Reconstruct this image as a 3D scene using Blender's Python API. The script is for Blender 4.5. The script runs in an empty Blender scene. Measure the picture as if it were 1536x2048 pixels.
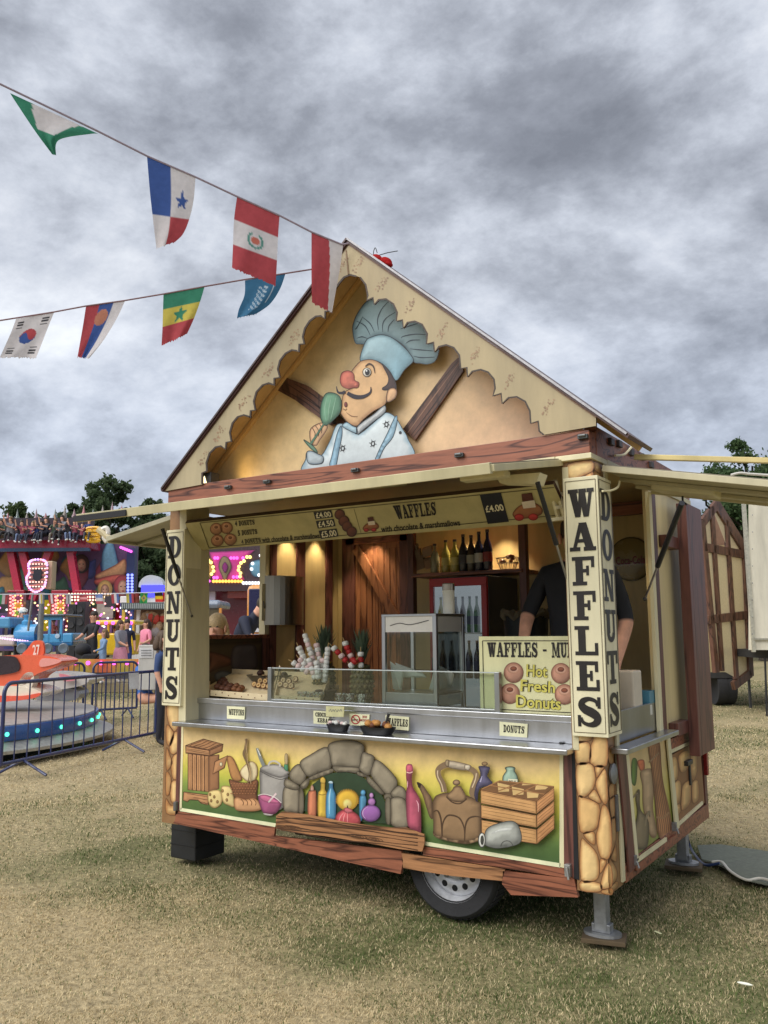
import bpy, bmesh, math, random
import numpy as np
from mathutils import Vector, Matrix, noise as mnoise
from mathutils.geometry import delaunay_2d_cdt, tessellate_polygon

# ---------------------------------------------------------------- camera, sky, sun, exposure
scene = bpy.context.scene
FPX = 1708.4                                   # focal length in photograph pixels (1536 x 2048)
CAM = np.array([1.5126, -4.3597, 1.6])
YAW, PIT, ROL = -.5779, .1399, -.0074
_f = np.array([math.sin(YAW)*math.cos(PIT), math.cos(YAW)*math.cos(PIT), math.sin(PIT)])
_r = np.array([math.cos(YAW), -math.sin(YAW), 0.0]); _u = np.cross(_r, _f)
_r2 = _r*math.cos(ROL)+_u*math.sin(ROL); _u2 = _u*math.cos(ROL)-_r*math.sin(ROL)
cam = bpy.data.cameras.new('camera'); cam.sensor_fit = 'VERTICAL'; cam.sensor_height = 36.0
cam.lens = FPX/2048*36.0; cam.clip_start = .05; cam.clip_end = 3000
cam_ob = bpy.data.objects.new('camera', cam); scene.collection.objects.link(cam_ob)
cam_ob.matrix_world = Matrix(((_r2[0], _u2[0], -_f[0], CAM[0]), (_r2[1], _u2[1], -_f[1], CAM[1]), (_r2[2], _u2[2], -_f[2], CAM[2]), (0, 0, 0, 1)))
scene.camera = cam_ob
scene.render.engine = 'CYCLES'
vs = scene.view_settings; vs.view_transform = 'Standard'; vs.look = 'None'; vs.gamma = 1.0; vs.use_curve_mapping = False
vs.exposure = 1.15

SUN_EL, SUN_AZ = math.radians(47), math.radians(198)      # azimuth clockwise from +Y
world = bpy.data.worlds.new('World'); scene.world = world; world.use_nodes = True
wn = world.node_tree.nodes; wl = world.node_tree.links; wn.clear()
def N(nodes, t, **k):
    n = nodes.new(t)
    for a, b in k.items(): setattr(n, a, b)
    return n
def build_world():
    out = N(wn, 'ShaderNodeOutputWorld'); bg = N(wn, 'ShaderNodeBackground'); bg.inputs[1].default_value = .1
    sky = N(wn, 'ShaderNodeTexSky', sky_type='NISHITA'); sky.sun_disc = False
    sky.sun_elevation = SUN_EL; sky.sun_rotation = SUN_AZ; sky.air_density = 1.0; sky.dust_density = 1.5
    tc = N(wn, 'ShaderNodeTexCoord'); sp = N(wn, 'ShaderNodeSeparateXYZ'); wl.new(tc.outputs['Generated'], sp.inputs[0])
    def M(op, a, b=None, clamp=False):
        m = N(wn, 'ShaderNodeMath', operation=op); m.use_clamp = clamp
        for i, q in enumerate((a, b)):
            if q is None: continue
            if isinstance(q, (int, float)): m.inputs[i].default_value = q
            else: wl.new(q, m.inputs[i])
        return m.outputs[0]
    def noise(scale, det, rough, dist, off, sc=(1, 1, 1), rot=(0, 0, 0)):
        mp = N(wn, 'ShaderNodeMapping'); mp.inputs['Location'].default_value = off; mp.inputs['Scale'].default_value = sc; mp.inputs['Rotation'].default_value = rot
        wl.new(tc.outputs['Generated'], mp.inputs[0])
        n = N(wn, 'ShaderNodeTexNoise'); n.inputs['Scale'].default_value = scale; n.inputs['Detail'].default_value = det
        n.inputs['Roughness'].default_value = rough; n.inputs['Distortion'].default_value = dist
        wl.new(mp.outputs[0], n.inputs[0]); return n.outputs[0]
    big = noise(2.9, 10, .60, .12, CLOUD_OFF, (1, 1, 1.6), (.25, .45, 0))
    wide = noise(1.1, 3, .5, .2, (5.1, 8.3, 1.0), (1, 1, 1.6), (.2, .2, 0))
    fine = noise(7.5, 10, .66, .1, (7.7, 2.2, 3), (1, 1, 1.7), (.25, .3, 0))
    t = M('ADD', M('ADD', M('MULTIPLY', big, .60), M('MULTIPLY', fine, .20)), M('MULTIPLY', wide, .20))
    t = M('ADD', M('MULTIPLY', M('SUBTRACT', t, .5), 1.3), .515)
    cr = N(wn, 'ShaderNodeValToRGB'); wl.new(t, cr.inputs[0])
    e = cr.color_ramp.elements
    stops = [(.36, (.105, .112, .130)), (.44, (.150, .160, .184)), (.50, (.215, .229, .260)), (.555, (.29, .308, .345)), (.61, (.36, .376, .408)), (.72, (.50, .512, .525))]
    while len(e) < len(stops): e.new(.5)
    for el, (p, c) in zip(e, stops): el.position = p; el.color = (*c, 1)
    sc = N(wn, 'ShaderNodeVectorMath', operation='SCALE'); wl.new(cr.outputs[0], sc.inputs[0]); sc.inputs['Scale'].default_value = 10*SKY_K
    mx = N(wn, 'ShaderNodeMix', data_type='RGBA'); mx.inputs[0].default_value = .95
    lo = M('MULTIPLY', M('SUBTRACT', 1.0, M('MULTIPLY', M('MAXIMUM', sp.outputs[2], 0.0), 2.6), True), .55)
    tn = N(wn, 'ShaderNodeMix', data_type='RGBA'); tn.blend_type = 'MULTIPLY'; wl.new(lo, tn.inputs[0]); wl.new(sc.outputs[0], tn.inputs[6]); tn.inputs[7].default_value = (.86, .96, 1.14, 1)
    wl.new(sky.outputs[0], mx.inputs[6]); wl.new(tn.outputs[2], mx.inputs[7])
    wl.new(mx.outputs[2], bg.inputs[0]); wl.new(bg.outputs[0], out.inputs[0])
SKY_K = 1.0
CLOUD_OFF = (5.5, 6.6, 1.3)
build_world()
sun = bpy.data.lights.new('sun', 'SUN'); sun.energy = 1.5; sun.angle = math.radians(60); sun.color = (1, .975, .935)
sun_ob = bpy.data.objects.new('sun', sun); scene.collection.objects.link(sun_ob)
sd = Vector((math.sin(SUN_AZ)*math.cos(SUN_EL), math.cos(SUN_AZ)*math.cos(SUN_EL), math.sin(SUN_EL)))
sun_ob.rotation_euler = sd.to_track_quat('Z', 'Y').to_euler()

# ---------------------------------------------------------------- helpers
rng = random.Random(7); nrg = np.random.default_rng(7)
COL = scene.collection
def ray(px, py): return _f+_r2*(px-768)/FPX-_u2*(py-1024)/FPX
def on(ax, v, px, py):
    d = ray(px, py); t = (v-CAM[ax])/d[ax]; return Vector(CAM+d*t)
def gnd(px, py): return on(2, 0.0, px, py)
def dep(D, px, py): return Vector(CAM+ray(px, py)*D)
def lin(c): c = c/255.0; return c/12.92 if c <= .04045 else ((c+.055)/1.055)**2.4
def C(r, g, b, k=1.3): return tuple(min(.88, lin(q)*k) for q in (r, g, b))
def mix(a, b, t): return tuple(x+(y-x)*t for x, y in zip(a, b))
def mul(a, k): return tuple(min(.9, x*k) for x in a)
def planeY(Y, s=-1, st=.0007):                       # photo pixel -> point on the plane y=Y, layers stacked towards -y
    return lambda px, py, L=0: on(1, Y+s*L*st, px, py)
def planeX(X, st=.0007): return lambda px, py, L=0: on(0, X+L*st, px, py)
def planeN(p0, n, st=.0007):
    p0 = np.array(p0, float); n = np.array(n, float); n /= np.linalg.norm(n)
    def P(px, py, L=0):
        d = ray(px, py); q = p0+n*L*st; t = ((q-CAM)@n)/(d@n); return Vector(CAM+d*t)
    return P
def catmull(pts, n=6, closed=True):
    pts = np.array(pts, float); m = len(pts); out = []
    for i in range(m if closed else m-1):
        if closed: a, b, c, d = pts[i-1], pts[i], pts[(i+1) % m], pts[(i+2) % m]
        else: a, b, c, d = pts[max(i-1, 0)], pts[i], pts[i+1], pts[min(i+2, m-1)]
        for k in range(n):
            t = k/n; out.append(.5*((2*b)+(c-a)*t+(2*a-5*b+4*c-d)*t*t+(3*b-a-3*c+d)*t**3))
    if not closed: out.append(pts[-1])
    return np.array(out)

class MB:
    def __init__(s): s.V = []; s.F = []; s.K = []
    def add(s, vs, fs, col):
        o = len(s.V); s.V += [tuple(v) for v in vs]; s.F += [tuple(i+o for i in f) for f in fs]
        if len(col) and not isinstance(col[0], (int, float)): s.K += [tuple(c[:3]) for c in col]
        else: s.K += [tuple(col[:3])]*len(vs)
        return s
    def quad(s, a, b, c, d, col): return s.add((a, b, c, d), ((0, 1, 2, 3),), col)
    def box(s, x0, x1, y0, y1, z0, z1, col):
        v = [(x, y, z) for x in (x0, x1) for y in (y0, y1) for z in (z0, z1)]
        return s.add(v, ((0, 1, 3, 2), (4, 6, 7, 5), (0, 4, 5, 1), (2, 3, 7, 6), (0, 2, 6, 4), (1, 5, 7, 3)), col)
    def obox(s, c, ax, ay, az, col):
        c, ax, ay, az = map(Vector, (c, ax, ay, az))
        v = [c+i*ax+j*ay+k*az for i in (-1, 1) for j in (-1, 1) for k in (-1, 1)]
        return s.add(v, ((0, 1, 3, 2), (4, 6, 7, 5), (0, 4, 5, 1), (2, 3, 7, 6), (0, 2, 6, 4), (1, 5, 7, 3)), col)
    def bar(s, p, q, w, h, col, up=(0, 0, 1)):
        p, q = Vector(p), Vector(q); d = (q-p); L = d.length; d.normalize(); a = d.cross(Vector(up))
        if a.length < 1e-4: a = d.cross(Vector((1, 0, 0)))
        a.normalize(); b = a.cross(d)
        return s.obox((p+q)/2, d*L/2, a*w/2, b*h/2, col)
    def tube(s, pts, r, col, n=8, closed=False, caps=True):
        pts = [Vector(p) for p in pts]; m = len(pts); rs = r if hasattr(r, '__len__') else [r]*m
        vs = []; prev = None
        for i, p in enumerate(pts):
            if closed: d = pts[(i+1) % m]-pts[i-1]
            else: d = pts[min(i+1, m-1)]-pts[max(i-1, 0)]
            d.normalize()
            if prev is None:
                a = d.cross(Vector((0, 0, 1)))
                if a.length < .1: a = d.cross(Vector((1, 0, 0)))
            else:
                a = prev-d*prev.dot(d)
            a.normalize(); prev = a; b = d.cross(a)
            for k in range(n):
                t = 2*math.pi*k/n; vs.append(p+(a*math.cos(t)+b*math.sin(t))*rs[i])
        fs = [(i*n+k, i*n+(k+1) % n, ((i+1) % m)*n+(k+1) % n, ((i+1) % m)*n+k) for i in range(m if closed else m-1) for k in range(n)]
        if caps and not closed: fs += [tuple(range(n))[::-1], tuple((m-1)*n+k for k in range(n))]
        if isinstance(col, list): col = [c for c in col for _ in range(n)]
        return s.add(vs, fs, col)
    def lathe(s, prof, o, col, n=16, ax=(0, 0, 1), caps=True):
        ax = Vector(ax).normalized(); a = ax.cross(Vector((0, 0, 1)))
        if a.length < .1: a = Vector((1, 0, 0))
        a.normalize(); b = ax.cross(a); o = Vector(o); vs = []
        for r, z in prof:
            for k in range(n):
                t = 2*math.pi*k/n; vs.append(o+ax*z+(a*math.cos(t)+b*math.sin(t))*r)
        m = len(prof)
        fs = [(i*n+k, i*n+(k+1) % n, (i+1)*n+(k+1) % n, (i+1)*n+k) for i in range(m-1) for k in range(n)]
        if caps: fs += [tuple(range(n))[::-1], tuple((m-1)*n+k for k in range(n))]
        if isinstance(col, list): col = [c for c in col for _ in range(n)]
        return s.add(vs, fs, col)
    def ell(s, c, rx, ry, rz, col, nu=12, nv=8, rot=None):
        vs = []; fs = []; c = Vector(c)
        for j in range(nv+1):
            t = math.pi*j/nv
            for i in range(nu):
                p = 2*math.pi*i/nu; q = Vector((rx*math.sin(t)*math.cos(p), ry*math.sin(t)*math.sin(p), rz*math.cos(t)))
                vs.append(c+(rot @ q if rot else q))
        for j in range(nv):
            for i in range(nu): fs.append((j*nu+i, (j+1)*nu+i, (j+1)*nu+(i+1) % nu, j*nu+(i+1) % nu))
        return s.add(vs, fs, col)
    def prism(s, pts, off, col, side=None):
        pts = [Vector(p) for p in pts]; off = Vector(off); n = len(pts); tri = tessellate_polygon([pts])
        q = [p+off for p in pts]
        s.add(pts, [t for t in tri], col); s.add(q, [t[::-1] for t in tri], col)
        for i in range(n):
            j = (i+1) % n; s.quad(pts[i], pts[j], q[j], q[i], side or col)
        return s
    # flat airbrushed artwork, traced on the photograph and laid on a real plane P
    def art(s, pts, P, base, edge=None, w=5, L=0, sm=5, step=None, lit=.35, out=None, ow=1.2, grad=None):
        pts = np.array(pts, float)
        if sm: pts = catmull(pts, sm)
        if out is not None:
            s.stroke(np.vstack([pts, pts[:1]]), P, ow, out, L+1.4)
        mn, mx = pts.min(0), pts.max(0); step = step or max(w*.6, (mx-mn).max()/22)
        gx, gy = np.meshgrid(np.arange(mn[0]+step*.5, mx[0], step), np.arange(mn[1]+step*.5, mx[1], step)); g = np.stack([gx.ravel(), gy.ravel()], 1)
        a = pts; b = np.roll(pts, -1, 0)
        def dist(q):
            ab = b-a; ap = q[:, None]-a[None]; t = np.clip((ap*ab).sum(2)/((ab**2).sum(1)+1e-9), 0, 1)
            d = ap-ab[None]*t[..., None]; dd = np.sqrt((d**2).sum(2)); i = dd.argmin(1); k = np.arange(len(q)); return dd[k, i], -d[k, i]
        if len(g):
            x, y = g[:, 0][:, None], g[:, 1][:, None]
            c = ((a[:, 1] > y) != (b[:, 1] > y)) & (x < (b[:, 0]-a[:, 0])*(y-a[:, 1])/(b[:, 1]-a[:, 1]+1e-12)+a[:, 0])
            g = g[c.sum(1) % 2 == 1]
            if len(g): g = g[dist(g)[0] > step*.35]
        allp = np.vstack([pts, g]) if len(g) else pts
        n = len(pts)
        r = delaunay_2d_cdt([Vector(p) for p in allp], [], [list(range(n))], 1, 1e-4)
        q = np.array([tuple(v) for v in r[0]]); d, nr = dist(q); nl = np.linalg.norm(nr, axis=1)+1e-6
        t = np.clip(d/w, 0, 1); t = t*t*(3-2*t)
        base_ = np.array(base, float)
        if grad is not None:
            c2, x0, y0, x1, y1 = grad; dv = np.array([x1-x0, y1-y0]); k = np.clip(((q-[x0, y0])@dv)/(dv@dv), 0, 1)[:, None]
            base_ = base_[None]*(1-k)+np.array(c2)[None]*k
        else: base_ = np.repeat(base_[None], len(q), 0)
        e_ = np.array(edge, float)[None] if edge is not None else base_*.55
        col = e_*(1-t[:, None])+base_*t[:, None]
        sh = ((nr/nl[:, None])@np.array([-.55, -.8]))*np.clip(1-d/(w*3.2), 0, 1)*(d > .2)
        col = np.clip(col*(1+lit*sh[:, None]), .003, .9)
        s.add([P(p[0], p[1], L) for p in q], [tuple(f) for f in r[2]], [tuple(c) for c in col])
        return s
    def stroke(s, pts, P, w, col, L=0, sm=0):
        pts = np.array(pts, float)
        if sm: pts = catmull(pts, sm, False)
        n = len(pts); ws = w if hasattr(w, '__len__') else [w]*n
        if hasattr(w, '__len__') and len(w) != n: ws = np.interp(np.linspace(0, 1, n), np.linspace(0, 1, len(w)), w)
        d = np.gradient(pts, axis=0); d /= np.linalg.norm(d, axis=1)[:, None]+1e-9; nn = np.stack([-d[:, 1], d[:, 0]], 1)*np.array(ws)[:, None]/2
        vs = [P(*(pts[i]+nn[i]), L) for i in range(n)]+[P(*(pts[i]-nn[i]), L) for i in range(n)]
        return s.add(vs, [(i, i+1, n+i+1, n+i) for i in range(n-1)], col)
    def poly(s, pts, P, col, L=0, sm=0):
        if sm: pts = catmull(pts, sm)
        v = [P(p[0], p[1], L) for p in pts]; return s.add(v, tessellate_polygon([v]), col)
    def build(s, name, mat, parent=None, smooth=False, bevel=0, subsurf=0):
        me = bpy.data.meshes.new(name); me.from_pydata(s.V, [], s.F)
        ca = me.color_attributes.new('Col', 'FLOAT_COLOR', 'POINT')
        ca.data.foreach_set('color', np.hstack([np.array(s.K, np.float32), np.ones((len(s.K), 1), np.float32)]).ravel())
        me.materials.append(mat); me.update()
        bm = bmesh.new(); bm.from_mesh(me)
        if smooth or bevel: bmesh.ops.recalc_face_normals(bm, faces=bm.faces)
        bm.to_mesh(me); bm.free()
        if smooth:
            me.polygons.foreach_set('use_smooth', [True]*len(me.polygons))
            if smooth != 'all': me.set_sharp_from_angle(angle=math.radians(40))
        o = bpy.data.objects.new(name, me); COL.objects.link(o)
        if bevel:
            m = o.modifiers.new('bevel', 'BEVEL'); m.width = bevel; m.segments = 2; m.limit_method = 'ANGLE'; m.angle_limit = math.radians(40)
        if parent is not None: attach(o, parent)
        return o
def world_loc(o):
    l = Vector(o.location)
    while o.parent is not None: o = o.parent; l = l+Vector(o.location)
    return l
def attach(o, p):
    o.parent = p
    if p.type == 'EMPTY': o.matrix_parent_inverse = Matrix.Translation(-Vector(p.location))
def tag(o, label, cat, group=None, kind=None):
    o['label'] = label; o['category'] = cat
    if group: o['group'] = group
    return o
def struct(o): o['kind'] = 'structure'; return o
def stuff(o): o['kind'] = 'stuff'; return o
def thing(name, label, cat, loc=(0, 0, 0), group=None):
    o = bpy.data.objects.new(name, None); o.empty_display_size = .1; COL.objects.link(o); o.location = loc; return tag(o, label, cat, group)
def dup(o, parent=None):
    c = o.copy(); COL.objects.link(c)
    if parent is not None: c.parent = parent
    for ch in list(o.children): dup(ch, c)
    return c

# ---------------------------------------------------------------- materials
def mat(name):
    m = bpy.data.materials.new(name); m.use_nodes = True; nt = m.node_tree
    return m, nt, nt.nodes['Principled BSDF']
def colmat(name, rough=.5, metal=0, var=.16, vs=9, bump=.0, coat=0, spec=.5, bs=60, streak=False, sat=1.0):
    m, nt, b = mat(name); n = nt.nodes; l = nt.links
    at = N(n, 'ShaderNodeAttribute', attribute_name='Col'); tc = N(n, 'ShaderNodeTexCoord')
    no = N(n, 'ShaderNodeTexNoise'); no.inputs['Scale'].default_value = vs; no.inputs['Detail'].default_value = 6; no.inputs['Roughness'].default_value = .65
    if streak:
        mp = N(n, 'ShaderNodeMapping'); mp.inputs['Scale'].default_value = (1, 1, .18); l.new(tc.outputs['Object'], mp.inputs[0]); l.new(mp.outputs[0], no.inputs[0])
    else: l.new(tc.outputs['Object'], no.inputs[0])
    mr = N(n, 'ShaderNodeMapRange'); mr.inputs[1].default_value = .3; mr.inputs[2].default_value = .7; mr.inputs[3].default_value = 1-var; mr.inputs[4].default_value = 1+var*.35
    l.new(no.outputs[0], mr.inputs[0])
    mu = N(n, 'ShaderNodeVectorMath', operation='SCALE'); l.new(at.outputs['Color'], mu.inputs[0]); l.new(mr.outputs[0], mu.inputs['Scale'])
    hs = N(n, 'ShaderNodeHueSaturation'); hs.inputs['Saturation'].default_value = sat; l.new(mu.outputs[0], hs.inputs['Color'])
    l.new(hs.outputs[0], b.inputs['Base Color']); b.inputs['Metallic'].default_value = metal; b.inputs['Coat Weight'].default_value = coat
    b.inputs['Specular IOR Level'].default_value = spec
    rr = N(n, 'ShaderNodeMapRange'); rr.inputs[3].default_value = max(.03, rough-.1); rr.inputs[4].default_value = min(1, rough+.12); l.new(no.outputs[0], rr.inputs[0]); l.new(rr.outputs[0], b.inputs['Roughness'])
    if bump:
        n2 = N(n, 'ShaderNodeTexNoise'); n2.inputs['Scale'].default_value = bs; n2.inputs['Detail'].default_value = 4; l.new(tc.outputs['Object'], n2.inputs[0])
        bp = N(n, 'ShaderNodeBump'); bp.inputs['Strength'].default_value = bump; bp.inputs['Distance'].default_value = .01; l.new(n2.outputs[0], bp.inputs['Height']); l.new(bp.outputs[0], b.inputs['Normal'])
    return m
def woodmat(name, dark, light, sc=(3, 30, 30), rough=.42, rings=5):
    m, nt, b = mat(name); n = nt.nodes; l = nt.links
    tc = N(n, 'ShaderNodeTexCoord'); mp = N(n, 'ShaderNodeMapping'); mp.inputs['Scale'].default_value = sc; l.new(tc.outputs['Object'], mp.inputs[0])
    wv = N(n, 'ShaderNodeTexNoise'); wv.inputs['Scale'].default_value = .55; wv.inputs['Detail'].default_value = 2.5; wv.inputs['Distortion'].default_value = .9; l.new(mp.outputs[0], wv.inputs[0])
    m1 = N(n, 'ShaderNodeMath', operation='MULTIPLY'); m1.inputs[1].default_value = rings; l.new(wv.outputs[0], m1.inputs[0])
    fr = N(n, 'ShaderNodeMath', operation='PINGPONG'); fr.inputs[1].default_value = .5; l.new(m1.outputs[0], fr.inputs[0])
    m2 = N(n, 'ShaderNodeMath', operation='MULTIPLY'); m2.inputs[1].default_value = 2; l.new(fr.outputs[0], m2.inputs[0])
    cr = N(n, 'ShaderNodeValToRGB'); e = cr.color_ramp.elements; e[0].position = .0; e[0].color = (*dark, 1); e[1].position = .42; e[1].color = (*light, 1); l.new(m2.outputs[0], cr.inputs[0])
    n3 = N(n, 'ShaderNodeTexNoise'); n3.inputs['Scale'].default_value = 4; n3.inputs['Detail'].default_value = 8; n3.inputs['Roughness'].default_value = .7; l.new(mp.outputs[0], n3.inputs[0])
    mr = N(n, 'ShaderNodeMapRange'); mr.inputs[1].default_value = .3; mr.inputs[2].default_value = .7; mr.inputs[3].default_value = .68; mr.inputs[4].default_value = 1.18; l.new(n3.outputs[0], mr.inputs[0])
    mu = N(n, 'ShaderNodeVectorMath', operation='SCALE'); l.new(cr.outputs[0], mu.inputs[0]); l.new(mr.outputs[0], mu.inputs['Scale']); l.new(mu.outputs[0], b.inputs['Base Color'])
    b.inputs['Roughness'].default_value = rough
    return m
def emitmat(name, k):
    m = bpy.data.materials.new(name); m.use_nodes = True; n = m.node_tree.nodes; l = m.node_tree.links; n.clear()
    o = N(n, 'ShaderNodeOutputMaterial'); e = N(n, 'ShaderNodeEmission'); a = N(n, 'ShaderNodeAttribute', attribute_name='Col')
    e.inputs[1].default_value = k; l.new(a.outputs['Color'], e.inputs[0]); l.new(e.outputs[0], o.inputs[0]); return m
def glassmat(name, tint=(.93, .97, .95), refl=.5):
    m = bpy.data.materials.new(name); m.use_nodes = True; n = m.node_tree.nodes; l = m.node_tree.links; n.clear()
    o = N(n, 'ShaderNodeOutputMaterial'); t = N(n, 'ShaderNodeBsdfTransparent'); t.inputs[0].default_value = (*tint, 1)
    g = N(n, 'ShaderNodeBsdfGlossy'); g.inputs['Roughness'].default_value = .03; fr = N(n, 'ShaderNodeFresnel'); fr.inputs[0].default_value = 1.5
    mm = N(n, 'ShaderNodeMath', operation='MULTIPLY_ADD'); mm.inputs[1].default_value = refl*1.6; mm.inputs[2].default_value = .03; mm.use_clamp = True
    x = N(n, 'ShaderNodeMixShader'); l.new(fr.outputs[0], mm.inputs[0]); l.new(mm.outputs[0], x.inputs[0]); l.new(t.outputs[0], x.inputs[1]); l.new(g.outputs[0], x.inputs[2]); l.new(x.outputs[0], o.inputs[0]); return m
def clothmat(name, tr=.35, rough=.9):
    m, nt, b = mat(name); n = nt.nodes; l = nt.links; a = N(n, 'ShaderNodeAttribute', attribute_name='Col')
    tc = N(n, 'ShaderNodeTexCoord'); no = N(n, 'ShaderNodeTexNoise'); no.inputs['Scale'].default_value = 30; no.inputs['Detail'].default_value = 5; l.new(tc.outputs['Object'], no.inputs[0])
    mr = N(n, 'ShaderNodeMapRange'); mr.inputs[3].default_value = .8; mr.inputs[4].default_value = 1.15; l.new(no.outputs[0], mr.inputs[0])
    mu = N(n, 'ShaderNodeVectorMath', operation='SCALE'); l.new(a.outputs['Color'], mu.inputs[0]); l.new(mr.outputs[0], mu.inputs['Scale'])
    l.new(mu.outputs[0], b.inputs['Base Color']); b.inputs['Roughness'].default_value = rough; b.inputs['Specular IOR Level'].default_value = .15
    t = N(n, 'ShaderNodeBsdfTranslucent'); l.new(mu.outputs[0], t.inputs[0]); x = N(n, 'ShaderNodeMixShader'); x.inputs[0].default_value = tr
    l.new(b.outputs[0], x.inputs[1]); l.new(t.outputs[0], x.inputs[2]); l.new(x.outputs[0], n['Material Output'].inputs[0]); return m
M_print = colmat('airbrushed_print', .42, var=.2, vs=9, bump=.03, bs=25, sat=.97)
M_cream = colmat('aged_cream_paint', .45, var=.28, vs=3.5, bump=.04, bs=14, streak=True)
M_matte = colmat('matte', .8, var=.2, vs=14, bump=.08)
M_gloss = colmat('gloss_paint', .25, var=.08, vs=5, coat=.3)
M_plastic = colmat('plastic', .4, var=.1, vs=12)
M_food = colmat('food', .6, var=.35, vs=70, bump=.25, bs=140)
M_steel = colmat('brushed_steel', .3, metal=1, var=.22, vs=7, streak=True)
M_galv = colmat('galvanised_steel', .5, metal=.75, var=.3, vs=22, bump=.05)
M_silver = colmat('silver_wheel_paint', .35, metal=.25, var=.25, vs=18)
M_rubber = colmat('rubber', .85, var=.3, vs=30, bump=.2)
M_skin = colmat('skin_and_clothes', .75, var=.18, vs=25, bump=.06, bs=60)
M_hair = colmat('hair', .6, var=.4, vs=60, bump=.3, bs=160)
M_red = woodmat('red_mahogany_board', C(66, 34, 25), C(134, 82, 60), (1.3, 9, 14), rings=7)
M_redv = woodmat('red_mahogany_post', C(62, 36, 32), C(98, 60, 52), (12, 12, 1.5))
M_door = woodmat('warm_door_boards', C(92, 54, 36), C(148, 98, 66), (12, 12, 1.5))
M_oak = woodmat('brown_oak_board', C(74, 46, 28), C(152, 108, 72), (1.3, 9, 16))
M_dark = woodmat('dark_timber', C(48, 30, 24), C(92, 62, 48), (10, 10, 2))
M_glass = glassmat('clear_glass'); M_bottle = glassmat('tinted_film', (.8, .78, .68), .8)
M_emit = emitmat('lit_bulb', 1.1); M_emit_soft = emitmat('soft_glow', 1.0)
M_flag = clothmat('flag_cloth', .45)
M_leaf = clothmat('leaf', .45, .6)
M_film = clothmat('clear_plastic_film', .5, .3)
def _film():
    n = M_film.node_tree.nodes; l = M_film.node_tree.links; o = n['Material Output']; sh = o.inputs[0].links[0].from_socket; t = N(n, 'ShaderNodeBsdfTransparent'); x = N(n, 'ShaderNodeMixShader'); x.inputs[0].default_value = .82; l.new(t.outputs[0], x.inputs[1]); l.new(sh, x.inputs[2]); l.new(x.outputs[0], o.inputs[0])
_film()
# ---------------------------------------------------------------- ground and grass
STRAW = np.array([.66, .55, .335]); STRAW2 = np.array([.54, .435, .255]); GREEN = np.array([.088, .125, .038]); SOIL = np.array([.10, .078, .045])
_g = np.random.default_rng(3)
_W = [(_g.normal(size=2)*f, _g.uniform(0, 6.28), a) for f, a, k in ((.35, 1.0, 4), (.9, .8, 6), (2.2, .55, 8), (5.5, .4, 8), (13, .3, 8)) for _ in range(k)]
def vnoise(x, y):
    s = 0; n = 0
    for (w, p, a) in _W: s = s+a*np.sin(w[0]*x+w[1]*y+p); n += a*a/2
    return s/math.sqrt(n)
def greenness(x, y):
    k = vnoise(x, y)*.20+.16
    bx = np.clip(1-np.maximum(np.maximum(-3.6-x, x-1.5), 0)/.9, 0, 1)*np.clip(1-np.maximum(np.maximum(-.55-y, y-2.6), 0)/.55, 0, 1)
    k = k+.62*bx
    r = np.clip(1-np.hypot((x-.9)/1.6, (y+.7)/1.3), 0, 1); k = k+.42*r
    far = np.clip((np.hypot(x-1.5, y+4.36)-16)/14, 0, 1); k = k+.30*far
    k = k+.35*np.clip((x+1.0)/1.5, 0, 1)*np.clip((y-3.5)/4, 0, 1)*(vnoise(x*.6+9, y*.6) > -.1)
    return np.clip(k, 0, 1)
def make_ground():
    a = np.concatenate([-np.geomspace(1500, 14, 26), np.arange(-13.6, 13.7, .16), np.geomspace(14, 1500, 26)])
    xs = a-4; ys = a+3; n = len(a); X, Y = np.meshgrid(xs, ys); x = X.ravel(); y = Y.ravel()
    z = .012*vnoise(x*.7, y*.7)*(np.hypot(x, y) < 40)-.02
    v = np.stack([x, y, z], 1); g = greenness(x, y)[:, None]
    c = STRAW2*(1-g)+GREEN*1.0*g; c = c*.86+SOIL*.05
    i = np.arange(n-1); I, J = np.meshgrid(i, i); k = (J*n+I).ravel(); f = np.stack([k, k+1, k+n+1, k+n], 1)
    me = bpy.data.meshes.new('ground'); me.from_pydata(v.tolist(), [], f.tolist())
    ca = me.color_attributes.new('Col', 'FLOAT_COLOR', 'POINT'); ca.data.foreach_set('color', np.hstack([c, np.ones((len(c), 1))]).astype(np.float32).ravel())
    m = colmat('trodden_turf', .95, var=.55, vs=26, bump=.9, bs=55, spec=.1); me.materials.append(m)
    o = bpy.data.objects.new('ground', me); COL.objects.link(o); struct(o)
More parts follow.
